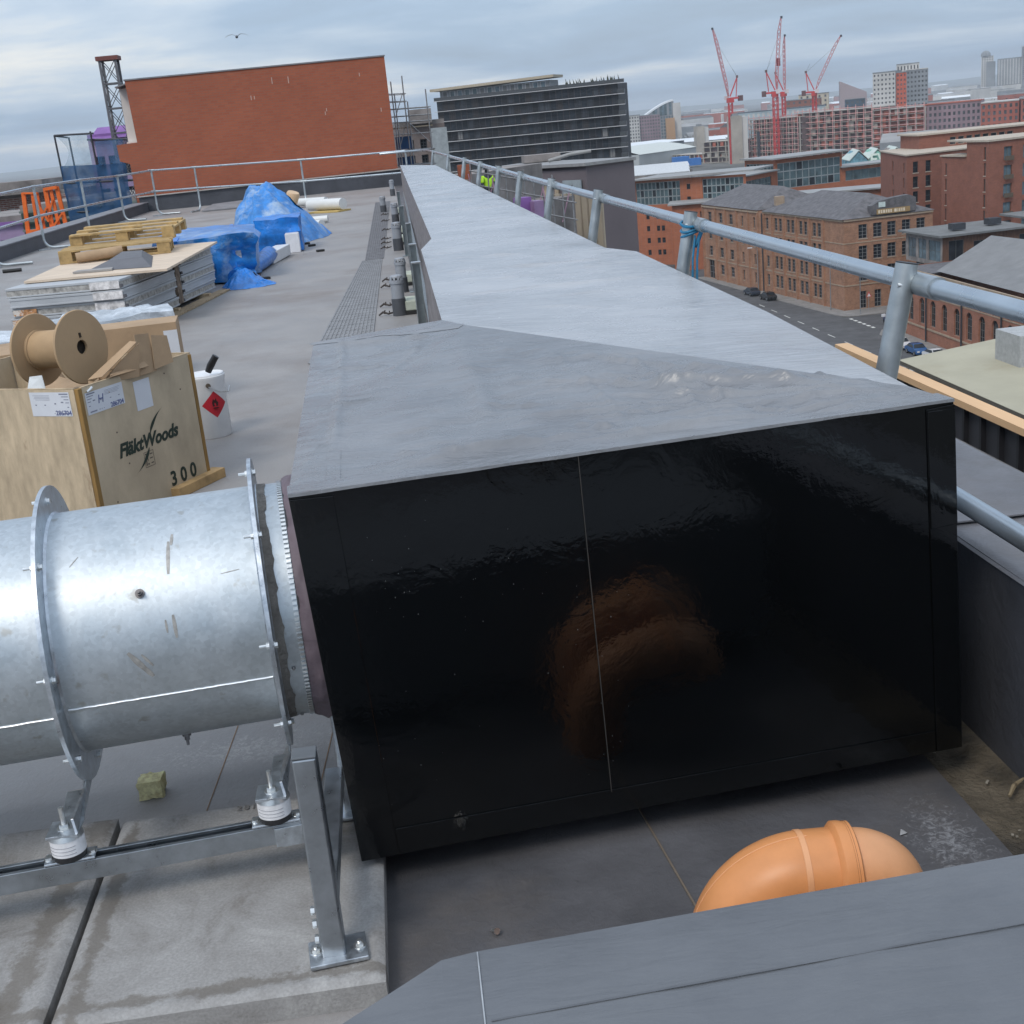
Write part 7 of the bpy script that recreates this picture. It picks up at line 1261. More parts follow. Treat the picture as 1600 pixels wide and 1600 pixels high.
# ------------------------------------------------------------------ far construction site
m_cf = M("concrete_frame", (0.36, 0.33, 0.29), 0.9, var=0.15, scale=0.1); m_pink = M("pink_scaffold", (0.56, 0.30, 0.28), 0.6, var=0.2, scale=0.2); m_inf = M("dark_floor", (0.14, 0.10, 0.10), 0.9, var=0.3, scale=0.15); m_inred = M("red_infill", (0.33, 0.095, 0.06), 0.85, var=0.3, scale=0.15)
def frame_block(name, label, A_, B2, depth, z1, nfl, wraps=True, infill=m_inf, dz=3.0, redshare=0.3):
    t = thing(name, label, "construction", (A_[0], A_[1], ZG)); a, c = Vector((*A_, 0)), Vector((*B2, 0)); d = (c - a).normalized(); nn = Vector((d.y, -d.x, 0)); L_ = (c - a).length
    b = MB(); b.slab([a - nn * 2 + up * ZG, c - nn * 2 + up * ZG, c - nn * 2 + up * (z1 - .5), a - nn * 2 + up * (z1 - .5)], -nn * (depth - 2)); b.build("core", infill, t)
    for j in range(nfl + 1):
        z = z1 - j * dz; b = MB(); b.slab([a + up * (z - .35), c + up * (z - .35), c - nn * depth + up * (z - .35), a - nn * depth + up * (z - .35)], up * 0.35); b.build("floor_slab", m_cf, t)
        if wraps:
            b = MB(); b.bar(a + nn * 1.2 + up * (z + .9), c + nn * 1.2 + up * (z + .9), 0.35, 0.35); b.build("scaffold_ledger", m_pink, t)
    ncol = max(3, int(L_ / 4.5))
    for i in range(ncol + 1):
        p = a.lerp(c, i / ncol); b = MB(); b.bar(p - nn * 0.3 + up * (z1 - nfl * dz - 4), p - nn * 0.3 + up * z1, 0.6, 0.6); b.build("column", m_cf, t)
        if wraps: b = MB(); b.bar(p + nn * 1.2 + up * (z1 - nfl * dz - 4), p + nn * 1.2 + up * (z1 + 2.2), 0.30, 0.30); b.build("scaffold_standard", m_pink, t)
        for j in range(nfl):
            if i < ncol and random.random() < redshare:
                q = a.lerp(c, (i + random.choice((0.25, 0.5, 0.75))) / ncol); b = MB(); b.bar(q - nn * 0.6 + up * (z1 - j * dz - .35), q - nn * 0.6 + up * (z1 - j * dz - dz), 2.2, 0.3, up=nn); b.build("infill_panel", m_inred if random.random() < .7 else m_cf, t)
    return t
frame_block("scaffolded_frame", "pink-scaffolded concrete frame under the middle crane", (216, 738), (232, 700), 20, -10.0, 8)
frame_block("scaffolded_frame", "wide pink-scaffolded frame in front of the right crane", (233, 708), (262, 671), 24, -8.6, 8, redshare=0.45)
frame_block("scaffolded_frame", "pink-scaffolded brick frame adjoining on the right", (262, 671), (282, 652), 22, -10.2, 7, infill=m_inred, redshare=0.6)
frame_block("concrete_skeleton", "bare concrete frame left of the pink scaffolds", (196, 772), (214, 752), 18, -20.5, 4, wraps=False)
frame_block("concrete_skeleton", "low bare concrete frame in front of the lift cores", (186, 810), (214, 742), 14, -27.5, 2, wraps=False, dz=2.6)
m_fglass = M("far_glass", (0.075, 0.08, 0.09), 0.4, var=0.5, scale=0.12)
def far_block(name, label, A_, B2, depth, z1, wm, roofm, ncol, nrow, w, h, dz, gm=None, group=None, cat="building", z0=ZG, side=None):
    t = thing(name, label, cat, (A_[0], A_[1], z0), group); gm = gm or m_fglass; L_ = (Vector(A_) - Vector(B2)).length
    ops = [(L_ * (i + .5) / ncol - w / 2, L_ * (i + .5) / ncol + w / 2, (z1 - z0) - 1.0 - dz * j - h, (z1 - z0) - 1.0 - dz * j) for i in range(ncol) for j in range(nrow)] if ncol else []
    facade(t, A_, B2, z0, z1, ops, wm, m_darkt if ops else None, gm or m_glassd, depth=.3, joined=True)
    a, c = Vector((*A_, 0)), Vector((*B2, 0)); d = (c - a).normalized(); nn = Vector((d.y, -d.x, 0)); b = MB()
    for p, q in ((c, c - nn * depth), (c - nn * depth, a - nn * depth), (a - nn * depth, a)): b.quad(p + up * z0, q + up * z0, q + up * z1, p + up * z1)
    b.build("wall", side or wm, t, fix=False); b = MB(); b.slab([p + up * z1 for p in (a + nn * .3, c + nn * .3, c - nn * depth, a - nn * depth)], up * 0.6); b.build("roof", roofm, t); return t
m_bs = M("block_red", (0.32, 0.10, 0.07), 0.85, var=0.15, scale=0.1); m_bp = M("block_mauve", (0.24, 0.17, 0.19), 0.85, var=0.15, scale=0.1); m_pale = M("block_pale", (0.50, 0.49, 0.47), 0.8, var=0.12, scale=0.05); m_gry = M("block_grey", (0.22, 0.235, 0.25), 0.8, var=0.15, scale=0.05); m_roofg = M("roof_grey", (0.26, 0.26, 0.26), 0.8, var=0.2, scale=0.05)
far_block("brick_block", "long mauve and red brick block right of the scaffolds", (282, 654), (306, 640), 20, -10.0, m_bp, m_bs, 12, 5, 1.2, 1.7, 3.1)
far_block("brick_block", "red brick block with pale top storey farther right", (306, 640), (322, 632), 18, -11.5, m_bs, m_pale, 7, 5, 1.2, 1.8, 3.1)
far_block("brick_block", "plain red brick block ending the long row", (321, 628), (344, 618), 18, -11.0, m_bs, m_roofg, 9, 4, 1.2, 1.9, 3.4)
for (x0, y0, w, z1, l) in ((150.3 * 1.45, 601.5 * 1.45, 8.0, -12.9, "pale concrete lift core standing left of the first crane"), (203.2, 732.3, 9.0, -6.9, "pale concrete lift core at the foot of the first crane")):
    t = thing("lift_core", l, "tower", (x0, y0, ZG)); b = MB(); b.prism([(x0, y0), (x0 + w * .65, y0 - 1.5), (x0 + w * .7, y0 + w), (x0, y0 + w)], ZG, z1); b.build("shaft", m_cf, t); b = MB(); b.prism([(x0 + w * .67, y0 - .5), (x0 + w, y0 - 1), (x0 + w, y0 + w), (x0 + w * .72, y0 + w)], ZG, z1 - .8); b.build("shaft", m_pale, t); b = MB(); b.prism([(x0 + 1, y0 + 1), (x0 + w * .5, y0 + 1), (x0 + w * .5, y0 + w * .6), (x0 + 1, y0 + w * .6)], z1, z1 + 1.4); b.build("formwork", m_gry, t)
# ------------------------------------------------------------------ tower cranes with luffing jibs
m_crane = M("crane_red", (0.52, 0.045, 0.045), 0.5, var=0.1, scale=0.2); m_jib = M("jib_pink", (0.50, 0.20, 0.21), 0.5, var=0.15, scale=0.2); m_cw = M("counterweight", (0.12, 0.06, 0.06), 0.8)
def crane(base, zc, tip, label, mw=2.0, jt=1.4):
    t = thing("tower_crane", label, "crane", (base[0], base[1], ZG)); bx0 = Vector((base[0], base[1], 0)); tip = Vector(tip); piv = bx0 + up * zc
    hd = Vector((tip.x - piv.x, tip.y - piv.y, 0)); hd = hd.normalized() if hd.length > 1 else Vector((1, 0, 0)); sd_ = hd.cross(up)
    b = MB()
    for i, j in ((-1, -1), (1, -1), (1, 1), (-1, 1)): b.bar(bx0 + Vector((i * mw / 2, j * mw / 2, ZG)), bx0 + Vector((i * mw / 2, j * mw / 2, zc - 3)), 0.42)
    z = ZG; s_ = 1
    while z < zc - 4:
        for j in (-1, 1):
            b.bar(bx0 + Vector((-s_ * mw / 2, j * mw / 2, z)), bx0 + Vector((s_ * mw / 2, j * mw / 2, z + 2.2)), 0.25); b.bar(bx0 + Vector((j * mw / 2, -s_ * mw / 2, z)), bx0 + Vector((j * mw / 2, s_ * mw / 2, z + 2.2)), 0.25)
        z += 2.2; s_ = -s_
    b.build("mast", m_crane, t)
    b = MB(); b.box(piv - up * 1.6, (3.4, 3.4, 2.6), rz=math.atan2(hd.y, hd.x)); b.build("slew_platform", m_crane, t)
    b = MB(); b.box(piv + sd_ * 2.0 + hd * 1.5 - up * 0.2, (2.2, 1.8, 2.2), rz=math.atan2(hd.y, hd.x)); b.build("cab", M("cab_white", (0.62, 0.55, 0.55), 0.5), t)
    b = MB(); b.bar(piv - up * .6, piv - hd * 6.5 - up * .6, 1.6, 1.0); b.build("counter_jib", m_crane, t); b = MB(); b.box(piv - hd * 6.0 - up * .9, (2.4, 2.2, 3.0), rz=math.atan2(hd.y, hd.x)); b.build("counterweight", m_cw, t)
    b = MB(); b.bar(piv + up * .5, piv - hd * 4.5 + up * 10.5, 0.6); b.bar(piv - hd * 3.5, piv - hd * 4.5 + up * 10.5, 0.4); b.build("a_frame", m_crane, t)
    b = MB(); j0 = piv + hd * 1.2 + up * .6; jd = (tip - j0).normalized(); jl = (tip - j0).length; ju = sd_.cross(jd).normalized(); N_ = int(jl / 2.4)
    if ju.z < 0: ju = -ju
    def jp(k, u, s): f = k / N_; tp = min(1, 4 * f + .3, 4 * (1 - f) + .25); return j0 + jd * (jl * f) + ju * (u * jt * tp) + sd_ * (s * jt * .6 * tp)
    for k in range(N_):
        for u, s in ((0, -1), (0, 1), (1, 0)): b.bar(jp(k, u, s), jp(k + 1, u, s), 0.34)
        b.bar(jp(k, 0, -1 if k % 2 else 1), jp(k + 1, 1, 0), 0.2); b.bar(jp(k, 1, 0), jp(k + 1, 0, 1 if k % 2 else -1), 0.2)
    b.build("jib", m_jib, t)
    b = MB(); b.cyl(piv - hd * 4.5 + up * 10.5, tip - jd * jl * .15, 0.05, n=5); b.cyl(piv - hd * 4.5 + up * 10.5, piv - hd * 2.2 + up * 15, 0.05, n=4); b.build("pendant", m_darkt, t); b = MB(); b.box(tip, (1.0, 1.0, 1.2)); b.build("jib_head", m_darkt, t); b = MB(); b.box(piv - hd * 4.5 + up * 10.8, (1.0, 1.0, 1.3)); b.build("sheave_head", m_cw, t)
crane((203.9, 735.0), 3.4, (195.2, 734.5, 40.5), "left tower crane, jib leaning left above the lift core"); crane((221.0, 706.2), 4.2, (225.2, 704.9, 41.5), "tallest red tower crane with a nearly upright jib", 2.4, 1.6)
crane((260.1, 756.5), 2.6, (274.8, 751.3, 31.2), "right tower crane, thin jib leaning right"); crane((249.5, 781), 4.0, (251.2, 780.8, 35.5), "tower crane half hidden behind the tallest one", 1.8, 1.2)
b = MB(); b.box((223.0, 705.4, 19), (1.8, 1.2, 4.0)); tag(b.build("jib_winch", M("winch_dark", (0.20, 0.015, 0.02), 0.6)), "dark red winch box on the upright jib", "winch")

# ------------------------------------------------------------------ sheds, arch-roofed block, towers
m_wroof = M("shed_white", (0.70, 0.73, 0.75), 0.45, var=0.06, scale=0.05); m_shed = M("shed_wall", (0.36, 0.38, 0.38), 0.7, var=0.1, scale=0.05); m_shedd = M("shed_dark", (0.10, 0.12, 0.14), 0.7)
def shed(A_, B2, dep, z1, rise, label, wm, rm):
    t = thing("industrial_shed", label, "shed", (A_[0], A_[1], ZG)); a, c = Vector((*A_, 0)), Vector((*B2, 0)); d = (c - a).normalized(); nn = Vector((d.y, -d.x, 0)); b = MB()
    for p, q in ((a, c), (c, c - nn * dep), (c - nn * dep, a - nn * dep), (a - nn * dep, a)): b.quad(p + up * ZG, q + up * ZG, q + up * z1, p + up * z1)
    b.build("wall", wm, t); b = MB(); n_ = 8
    for i in range(n_): f0, f1 = i / n_, (i + 1) / n_; h0, h1 = rise * math.sin(math.pi * f0), rise * math.sin(math.pi * f1); b.quad(a + nn * .5 - nn * (dep * f0) + up * (z1 + h0), c + nn * .5 - nn * (dep * f0) + up * (z1 + h0), c + nn * .5 - nn * (dep * f1) + up * (z1 + h1), a + nn * .5 - nn * (dep * f1) + up * (z1 + h1))
    b.build("roof", rm, t); return t
shed((160, 888), (222, 926), 50, -22.2, 1.5, "dark shed with a bright white roof edge beside the dark apartments", m_shedd, m_wroof); shed((160, 785), (206, 828), 55, -24.5, 4.5, "pale green-white shed with a low pitched roof before the cores", m_shed, M("shed_cream", (0.52, 0.55, 0.52), 0.6)); shed((214, 985), (262, 960), 60, -25, 2.0, "grey shed behind the two lift cores", m_shed, m_wroof)
b = MB(); b.box((176, 745, -29), (9, 6, 5)); b.box((184, 745, -30), (7, 5, 4)); tag(b.build("blue_tarpaulin_stack", M("far_blue", (0.03, 0.16, 0.46), 0.6)), "bright blue wrapped stack on the ground before the cores", "stack")
b = MB(); b.bar((206, 690, ZG), (206, 690, -15.5), 1.4); tag(b.build("dark_mast", m_darkt), "thin dark mast standing in front of the bare concrete frame", "mast")
ar = thing("arch_roofed_block", "flats with a bright white sweeping arched roof near the horizon", "flats", (285, 1268, ZG)); facade(ar, (274, 1272), (298, 1266), ZG, -5.0, [(1 + i * 2.6, 2.6 + i * 2.6, 6 + 3 * j, 8 + 3 * j) for i in range(8) for j in range(7)], m_gry, m_darkt, m_glassb, depth=.3, joined=True)
b = MB(); N_ = 12
for i in range(N_):
    f0, f1 = i / N_, (i + 1) / N_; p0, p1 = Vector((268 + 27 * f0, 1272 - 6 * f0, -5.5 + 12.2 * math.sin(f0 * 1.35))), Vector((268 + 27 * f1, 1272 - 6 * f1, -5.5 + 12.2 * math.sin(f1 * 1.35))); b.slab([p0, p1, p1 + Vector((3, 22, 0)), p0 + Vector((3, 22, 0))], up * 1.7)
    q = MB(); q.slab([Vector((p0.x + .2, p0.y + .6, -6)), Vector((p1.x + .2, p1.y + .6, -6)), Vector((p1.x + .2, p1.y + .6, p1.z)), Vector((p0.x + .2, p0.y + .6, p0.z))], (0, 12, 0)); q.build("gable_panel", random.choice((m_glassb, m_gry, m_teal)), ar)
b.build("arch_roof", m_wroof, ar); b = MB(); b.prism([(294, 1265), (301, 1263), (303, 1280), (296, 1282)], ZG, 4.5); b.build("stair_tower", m_pale, ar); b = MB(); b.prism([(286, 1262), (294, 1260), (294, 1266), (286, 1266)], ZG, -9); b.build("brick_wing", M("ochre_brick", (0.42, 0.25, 0.13), 0.85), ar)
far_block("pale_flats", "pale grey flats left of the arch-roofed block", (233, 1230), (252, 1225), 16, -3.5, m_pale, m_gry, 8, 8, 1.3, 1.6, 3.0); far_block("pale_flats", "mixed grey and brown flats next to the arch-roofed block", (252, 1228), (272, 1226), 16, -4.5, m_bp, m_gry, 8, 8, 1.4, 1.6, 3.0)
far_block("white_tower", "white tower block with a grid of square windows", (346, 886), (358, 876), 14, 10.2, m_pale, m_gry, 6, 12, 1.1, 1.3, 3.0, side=m_gry); far_block("red_tower", "orange-red strip tower joined to the white tower", (359, 877), (364.5, 873), 14, 9.0, M("tower_red", (0.46, 0.10, 0.055), 0.8), m_gry, 3, 12, 1.0, 1.3, 3.0); far_block("grey_tower", "tallest grey tower with a white crown beside the red strip", (364.5, 873), (378, 869), 16, 10.0, m_gry, m_pale, 6, 12, 1.1, 1.3, 3.0, side=m_pale); far_block("white_upper_tower", "white upper storeys rising behind the grey tower", (364.6, 890), (378.5, 884.5), 12, 14.3, m_pale, m_gry, 7, 1, 0.9, 2.8, 3.0)
far_block("far_tower", "pale round-topped far tower at the right skyline", (1078, 2256), (1096, 2247), 18, 34, m_pale, m_gry, 5, 16, 2, 2, 3.6); far_block("far_tower", "dark glass far tower beside the pale one", (1084, 2250), (1097, 2243), 14, 24, m_gry, m_gry, 0, 0, 1, 1, 3)
far_block("far_tower", "wide blue-grey striped far tower at the right edge", (1102, 2244), (1140, 2226), 20, 27, m_gry, m_gry, 9, 1, 1.8, 48, 50, gm=m_pale); far_block("far_tower", "tallest far tower cut off by the right edge", (1136, 2222), (1160, 2212), 20, 44, m_gry, m_pale, 5, 16, 2, 2, 3.4)
t = thing("far_tower_dome", "rounded glass crown of the pale far tower", "dome", (1086, 2258, 34)); b = MB(); b.lathe([(8.5, 0), (8, 4), (5.5, 7.5), (2, 9), (0, 9.2)], (1087, 2258, 34.6), n=16); b.build("crown", m_gry, t, smooth=50)
b = MB(); b.slab([(430, 1180, ZG), (452, 1172, ZG), (452, 1172, -2), (430, 1180, 9)], (4, 14, 0)); tag(b.build("wedge_building", M("wedge_mauve", (0.33, 0.27, 0.28), 0.8)), "pale wedge-topped building left of the white tower", "building")
far_block("glazed_block", "long pale glazed block behind the middle crane", (255, 905), (312, 885), 18, -7.5, M("pale_blue_wall", (0.33, 0.40, 0.43), 0.6, var=0.1, scale=0.05), m_shedd, 18, 3, 1.6, 2.4, 4.0, gm=m_pale)
far_block("red_block", "small red-brown block behind the right crane", (300, 935), (322, 925), 14, -2.6, M("block_brown", (0.24, 0.10, 0.07), 0.85), m_gry, 6, 3, 1.6, 1.6, 3.2); far_block("dark_block", "dark blue glazed block left of the white tower", (333, 905), (346, 900), 12, -5.5, M("block_blue", (0.06, 0.10, 0.14), 0.5), m_gry, 4, 4, 1.8, 1.8, 3.2); far_block("cream_block", "cream block rising behind the dark blue one", (318, 960), (338, 952), 12, 0.5, M("block_cream", (0.50, 0.45, 0.36), 0.8), m_gry, 5, 3, 1.4, 1.6, 3.2)
far_block("pale_blue_flats", "pale blue flats with small dark windows right of the brick row", (363, 632), (378, 626), 10, -15.6, M("flats_pale_blue", (0.46, 0.52, 0.57), 0.7), m_gry, 5, 3, 1.4, 1.6, 3.3); far_block("pale_blue_flats", "shorter pale blue flats at the far right", (379, 628), (390, 623), 10, -17.0, MATS["flats_pale_blue"], m_gry, 4, 3, 1.3, 1.5, 3.3); far_block("brown_white_flats", "brown flats with six cream windows beside the pale blue flats", (346, 636), (358, 631), 10, -15.5, M("flats_brown", (0.13, 0.08, 0.07), 0.8), m_gry, 3, 3, 2.2, 2.2, 3.4, gm=M("cream_win", (0.62, 0.50, 0.40), 0.6))
gv = thing("graffiti_sheds", "low gabled sheds painted green with pale graffiti letters", "sheds", (157, 400, ZG)); m_gg = M("graffiti_green", (0.20, 0.42, 0.34), 0.8, var=0.4, scale=0.4)
for k in range(3):
    x0, y0 = 150 + k * 5.4, 404 - k * 2.0; b = MB(); b.slab([(x0, y0, ZG), (x0 + 5.2, y0 - 2, ZG), (x0 + 5.2, y0 - 2, -20.4), (x0 + 2.6, y0 - 1, -17.6), (x0, y0, -20.4)], (3, 16, 0)); b.build("gable", [M("graffiti_blue", (0.12, 0.26, 0.32), 0.8, var=0.4, scale=0.5), m_gg, m_site][k], gv)
    b = MB(); b.slab([(x0 - .2, y0 - .3, -20.2), (x0 + 2.6, y0 - 1.3, -17.2), (x0 + 6.6, y0 + 15, -17.2), (x0 + 3, y0 + 16, -20.2)], up * .2); b.slab([(x0 + 2.6, y0 - 1.3, -17.2), (x0 + 5.4, y0 - 2.3, -20.2), (x0 + 9, y0 + 14, -20.2), (x0 + 6.6, y0 + 15, -17.2)], up * .2); b.build("roof", M("green_white_roof", (0.50, 0.56, 0.52), 0.7), gv)
text("graffiti_letters", "EV", 4.6, M("graffiti_pale", (0.66, 0.74, 0.66), 0.7), gv, frame((157.9, 400.3, -20.3), (5.2, -2, 0), (0, 0, 1)), bold=0.10, extrude=0.05)
blk(gv, (140, 398), (176, 380), 8, ZG, -24.2, m_site, m_zincr)

# ------------------------------------------------------------------ the rest of the town, out to the horizon
random.seed(21)
fl_l = {"p": ("far_building", "small pale roofed building in the hazy town near the horizon", m_pale, "pale far-off buildings"), "r": ("far_building", "small red-brown building in the hazy town near the horizon", m_bs, "red far-off buildings"), "g": ("far_building", "small grey building in the hazy town near the horizon", m_gry, "grey far-off buildings")}
rooft = [m_roofg, m_wroof, m_slate, m_roofg]
def filler(az, D, kind):
    nm, lb, wm, gp = fl_l[kind]; az_d = math.degrees(az); col_ = {"p": "pale", "r": "red-brown", "g": "grey"}[kind]
    where = "beyond the left parapet" if az_d < 0 else "between the dark apartment slab and the first crane" if az_d < 17.5 else "behind the cranes and pink scaffolds" if az_d < 22.5 else "beyond the long brick row on the right"
    how = "nearer" if D < 1100 else "hazy middle-distance" if D < 2300 else "tiny far-off"
    lb = f"{how} {col_} building {where}"; gp = f"{col_} town buildings {where}"; x, y = D * math.sin(az), D * math.cos(az); w, dp, h = random.uniform(14, 60) * (0.6 + D / 4000), random.uniform(12, 30), random.choice((5, 6, 7, 8, 10, 12, 15)) * (0.85 + D / 9000); rz = random.uniform(-0.5, 0.5)
    t = thing(nm, lb, "building", (x, y, ZG), gp); b = MB(); b.box((x, y, ZG + h / 2), (w, dp, h), rz); b.build("wall", wm, t)
    R = Matrix.Rotation(rz, 3, 'Z'); c = Vector((x, y, ZG + h)); b = MB()
    if random.random() < .5: b.add([c + R @ Vector(q) for q in ((-w / 2, -dp / 2, 0), (w / 2, -dp / 2, 0), (w / 2, dp / 2, 0), (-w / 2, dp / 2, 0), (-w / 2, 0, 3), (w / 2, 0, 3))], [(0, 1, 5, 4), (3, 2, 5, 4), (0, 3, 4), (1, 2, 5)])
    else: b.box(c + up * .4, (w, dp, .8), rz)
    b.build("roof", random.choice(rooft), t)
for i in range(150): filler(rad(random.uniform(13.5, 28.5)), random.choice((random.uniform(860, 1500), random.uniform(1000, 2600), random.uniform(2000, 5200))), random.choices("prg", (4, 3, 4))[0])
for i in range(50): filler(rad(random.uniform(-20, -12)), random.choice((random.uniform(260, 900), random.uniform(800, 3000))), random.choices("prg", (3, 3, 4))[0])
for i in range(10): filler(rad(random.uniform(22, 27)), random.uniform(430, 600), random.choices("prg", (3, 3, 5))[0])
# bare trees seen as brown-grey masses
m_tw = M("bare_twigs", (0.070, 0.058, 0.050), 0.95, var=0.3, scale=0.05)
b = MB()
def tree_blob(x, y, r, h, k=70):
    b.bar((x, y, ZG), (x, y, ZG + h * .6), r * .09)
    for i in range(k):
        a, e_, rr_ = random.uniform(0, 6.28), random.uniform(-1, 1), r * random.random() ** .33; c = Vector((x + rr_ * math.cos(a) * math.cos(e_), y + rr_ * math.sin(a) * math.cos(e_), ZG + h * .62 + h * .42 * rr_ / r * math.sin(e_))); s_ = r * random.uniform(.08, .2)
        d1 = Vector((random.uniform(-1, 1), random.uniform(-1, 1), random.uniform(-.3, 1))) * s_; d2 = Vector((random.uniform(-1, 1), random.uniform(-1, 1), random.uniform(-1, 1))) * s_ * .45; b.add([c, c + d1, c + d2], [(0, 1, 2)])
for i in range(70): az, D = rad(random.uniform(13.2, 17.5)), random.uniform(960, 1180); tree_blob(D * math.sin(az), D * math.cos(az), random.uniform(4, 7), random.uniform(7, 12))
for i in range(80): az, D = rad(random.uniform(25.3, 29.5)), random.uniform(760, 1050); tree_blob(D * math.sin(az), D * math.cos(az), random.uniform(5, 9), random.uniform(13, 22))
for i in range(130): az, D = rad(random.uniform(-21, 29)), random.uniform(1300, 3600); tree_blob(D * math.sin(az), D * math.cos(az), random.uniform(6, 16), random.uniform(7, 12), 40)
tag(b.build("bare_woodland", m_tw, fix=False), "brown leafless trees massed across the distant town", kind="stuff")
# low hills on the horizon
b = MB(); N_ = 160; vs = []
for i in range(N_ + 1):
    az = rad(-40 + 85 * i / N_); hgt = -6 + 16 * fbm((i * .06, 0, 0), 1.0, 3) + (10 if i > 100 else 0) * min(1, (i - 100) / 25 if i > 100 else 0)
    for D, z in ((9000, ZG - 1), (10500, ZG + 34 + hgt), (13000, ZG + 20)): vs.append((D * math.sin(az), D * math.cos(az), z))
b.add(vs, [(3 * i + k, 3 * i + 3 + k, 3 * i + 4 + k, 3 * i + 1 + k) for i in range(N_) for k in range(2)]); tag(b.build("hills", M("hill_brown", (0.075, 0.085, 0.07), 0.95, var=0.3, scale=0.002), smooth=60, fix=False), "low hills along the horizon", kind="structure")

# ------------------------------------------------------------------ street life
m_tyre = M("tyre", (0.02, 0.02, 0.02), 0.8)
def car(c, yaw, col, label, nm):
    t = thing("parked_car", label, "car", c); R = Matrix.Rotation(yaw, 3, 'Z'); c = Vector(c); pm = M(nm, col, 0.25, var=0.04, coat=0.5)
    prof = [(-2.1, .35), (-2.15, .75), (-1.95, .95), (-1.55, 1.0), (-0.95, 1.42), (0.45, 1.45), (1.15, 1.0), (1.95, .85), (2.12, .6), (2.1, .35)]; b = MB(); n = len(prof)
    ws = [.82, .86, .84, .84, .66, .66, .84, .82, .78, .8]
    b.add([c + R @ Vector((x, s * w, z)) for s in (-1, 1) for (x, z), w in zip(prof, ws)], [tuple(range(n))[::-1], tuple(range(n, 2 * n))] + [(i, (i + 1) % n, n + (i + 1) % n, n + i) for i in range(n)]); b.build("body", pm, t, smooth=35)
    for q in ([(-1.5, -.80, 1.02), (-0.97, -.69, 1.38), (0.43, -.69, 1.40), (1.05, -.80, 1.02)], [(-1.5, .80, 1.02), (-0.97, .69, 1.38), (0.43, .69, 1.40), (1.05, .80, 1.02)], [(0.52, -.62, 1.42), (0.52, .62, 1.42), (1.14, .76, 1.03), (1.14, -.76, 1.03)], [(-1.02, -.62, 1.40), (-1.02, .62, 1.40), (-1.53, .76, 1.03), (-1.53, -.76, 1.03)]):
        b = MB(); cc_ = sum((Vector(p) for p in q), Vector()) / 4; o_ = Vector((cc_.x * .0, math.copysign(.03, cc_.y) if abs(cc_.y) > .1 else 0, .02)) + (Vector((.03 if cc_.x > .6 else -.03, 0, .01)) if abs(cc_.y) < .1 else Vector()); b.quad(*[c + R @ (Vector(p) + o_) for p in q]); b.build("window", m_glassd, t)
    for x in (-1.35, 1.35):
        for y in (-.78, .78): b = MB(); b.cyl(c + R @ Vector((x, y - .1, .32)), c + R @ Vector((x, y + .1, .32)), .32, n=14); w_ = b.build("wheel", m_tyre, t); b = MB(); b.cyl(c + R @ Vector((x, y - .105, .32)), c + R @ Vector((x, y + .105, .32)), .19, n=10); b.build("rim", m_zinc, w_)
    for y in (-.55, .55): b = MB(); b.box(c + R @ Vector((2.08, y, .68)), (.12, .3, .16), yaw); b.build("headlight", M("lamp_glass", (.7, .7, .7), .2), t)
car((69.0, 162.0, ZG), rad(-92), (0.02, 0.09, 0.24), "blue car parked between two white cars", "car_blue"); car((69.4, 157.0, ZG), rad(-88), (0.66, 0.67, 0.68), "white car nearest the olive roof", "car_white"); car((68.9, 167.2, ZG), rad(-90), (0.58, 0.58, 0.60), "white car mostly hidden behind the guardrail post", "car_silver"); car((67.2, 222.5, ZG), rad(95), (0.02, 0.022, 0.025), "black car parked below the brown mill", "car_black"); car((66.4, 230.0, ZG), rad(96), (0.03, 0.04, 0.06), "dark car behind the black one at the mill", "car_navy"); car((63.0, 120.0, ZG), rad(92), (0.5, 0.5, 0.5), "silver car driving along the street", "car_grey2")
def lamp(x, y, h, label):
    t = thing("street_lamp", label, "street lamp", (x, y, ZG), "street lamps by the mill"); b = MB(); b.cyl((x, y, ZG), (x, y, ZG + h), .1, .06, n=8); b.tube([(x, y, ZG + h), (x - .4, y, ZG + h + .25), (x - 1.1, y, ZG + h + .3)], .05, 6); b.build("pole", m_scaf, t); b = MB(); b.box((x - 1.4, y, ZG + h + .3), (.8, .35, .18)); b.build("lamp_head", M("lamp_white", (.70, .72, .74), .4), t)
lamp(68.6, 233, 8, "street lamp by the black car at the mill"); lamp(72.0, 203.5, 7.5, "street lamp at the mill corner"); lamp(74.5, 196.8, 6.5, "street lamp across the corner beside the side street")
t = thing("warning_sign", "triangular road sign on a pole outside the mill door", "sign", (76.8, 199.2, ZG)); b = MB(); b.cyl((76.8, 199.2, ZG), (76.8, 199.2, ZG + 2.6), .05, n=6); b.build("pole", m_scaf, t); b = MB(); b.slab([(76.3, 199.1, ZG + 2.3), (77.3, 199.1, ZG + 2.3), (76.8, 199.1, ZG + 3.2)], (0, -.04, 0)); b.build("plate", M("sign_red", (.5, .05, .05), .5), t); b = MB(); b.slab([(76.5, 199.05, ZG + 2.4), (77.1, 199.05, ZG + 2.4), (76.8, 199.05, ZG + 2.95)], (0, -.02, 0)); b.build("face", M("sign_white", (.7, .7, .7), .5), t)
mbk = thing("motorcycle", "white and dark motorcycle parked by the side street", "motorcycle", (74.6, 186, ZG)); c = Vector((74.4, 186, ZG + .13))
for dx in (-.7, .7): b = MB(); b.lathe([(.22, -.06), (.32, -.06), (.32, .06), (.22, .06), (.22, -.06)], c + Vector((0, dx, .32)), (1, 0, 0), 16); b.build("wheel", m_tyre, mbk)
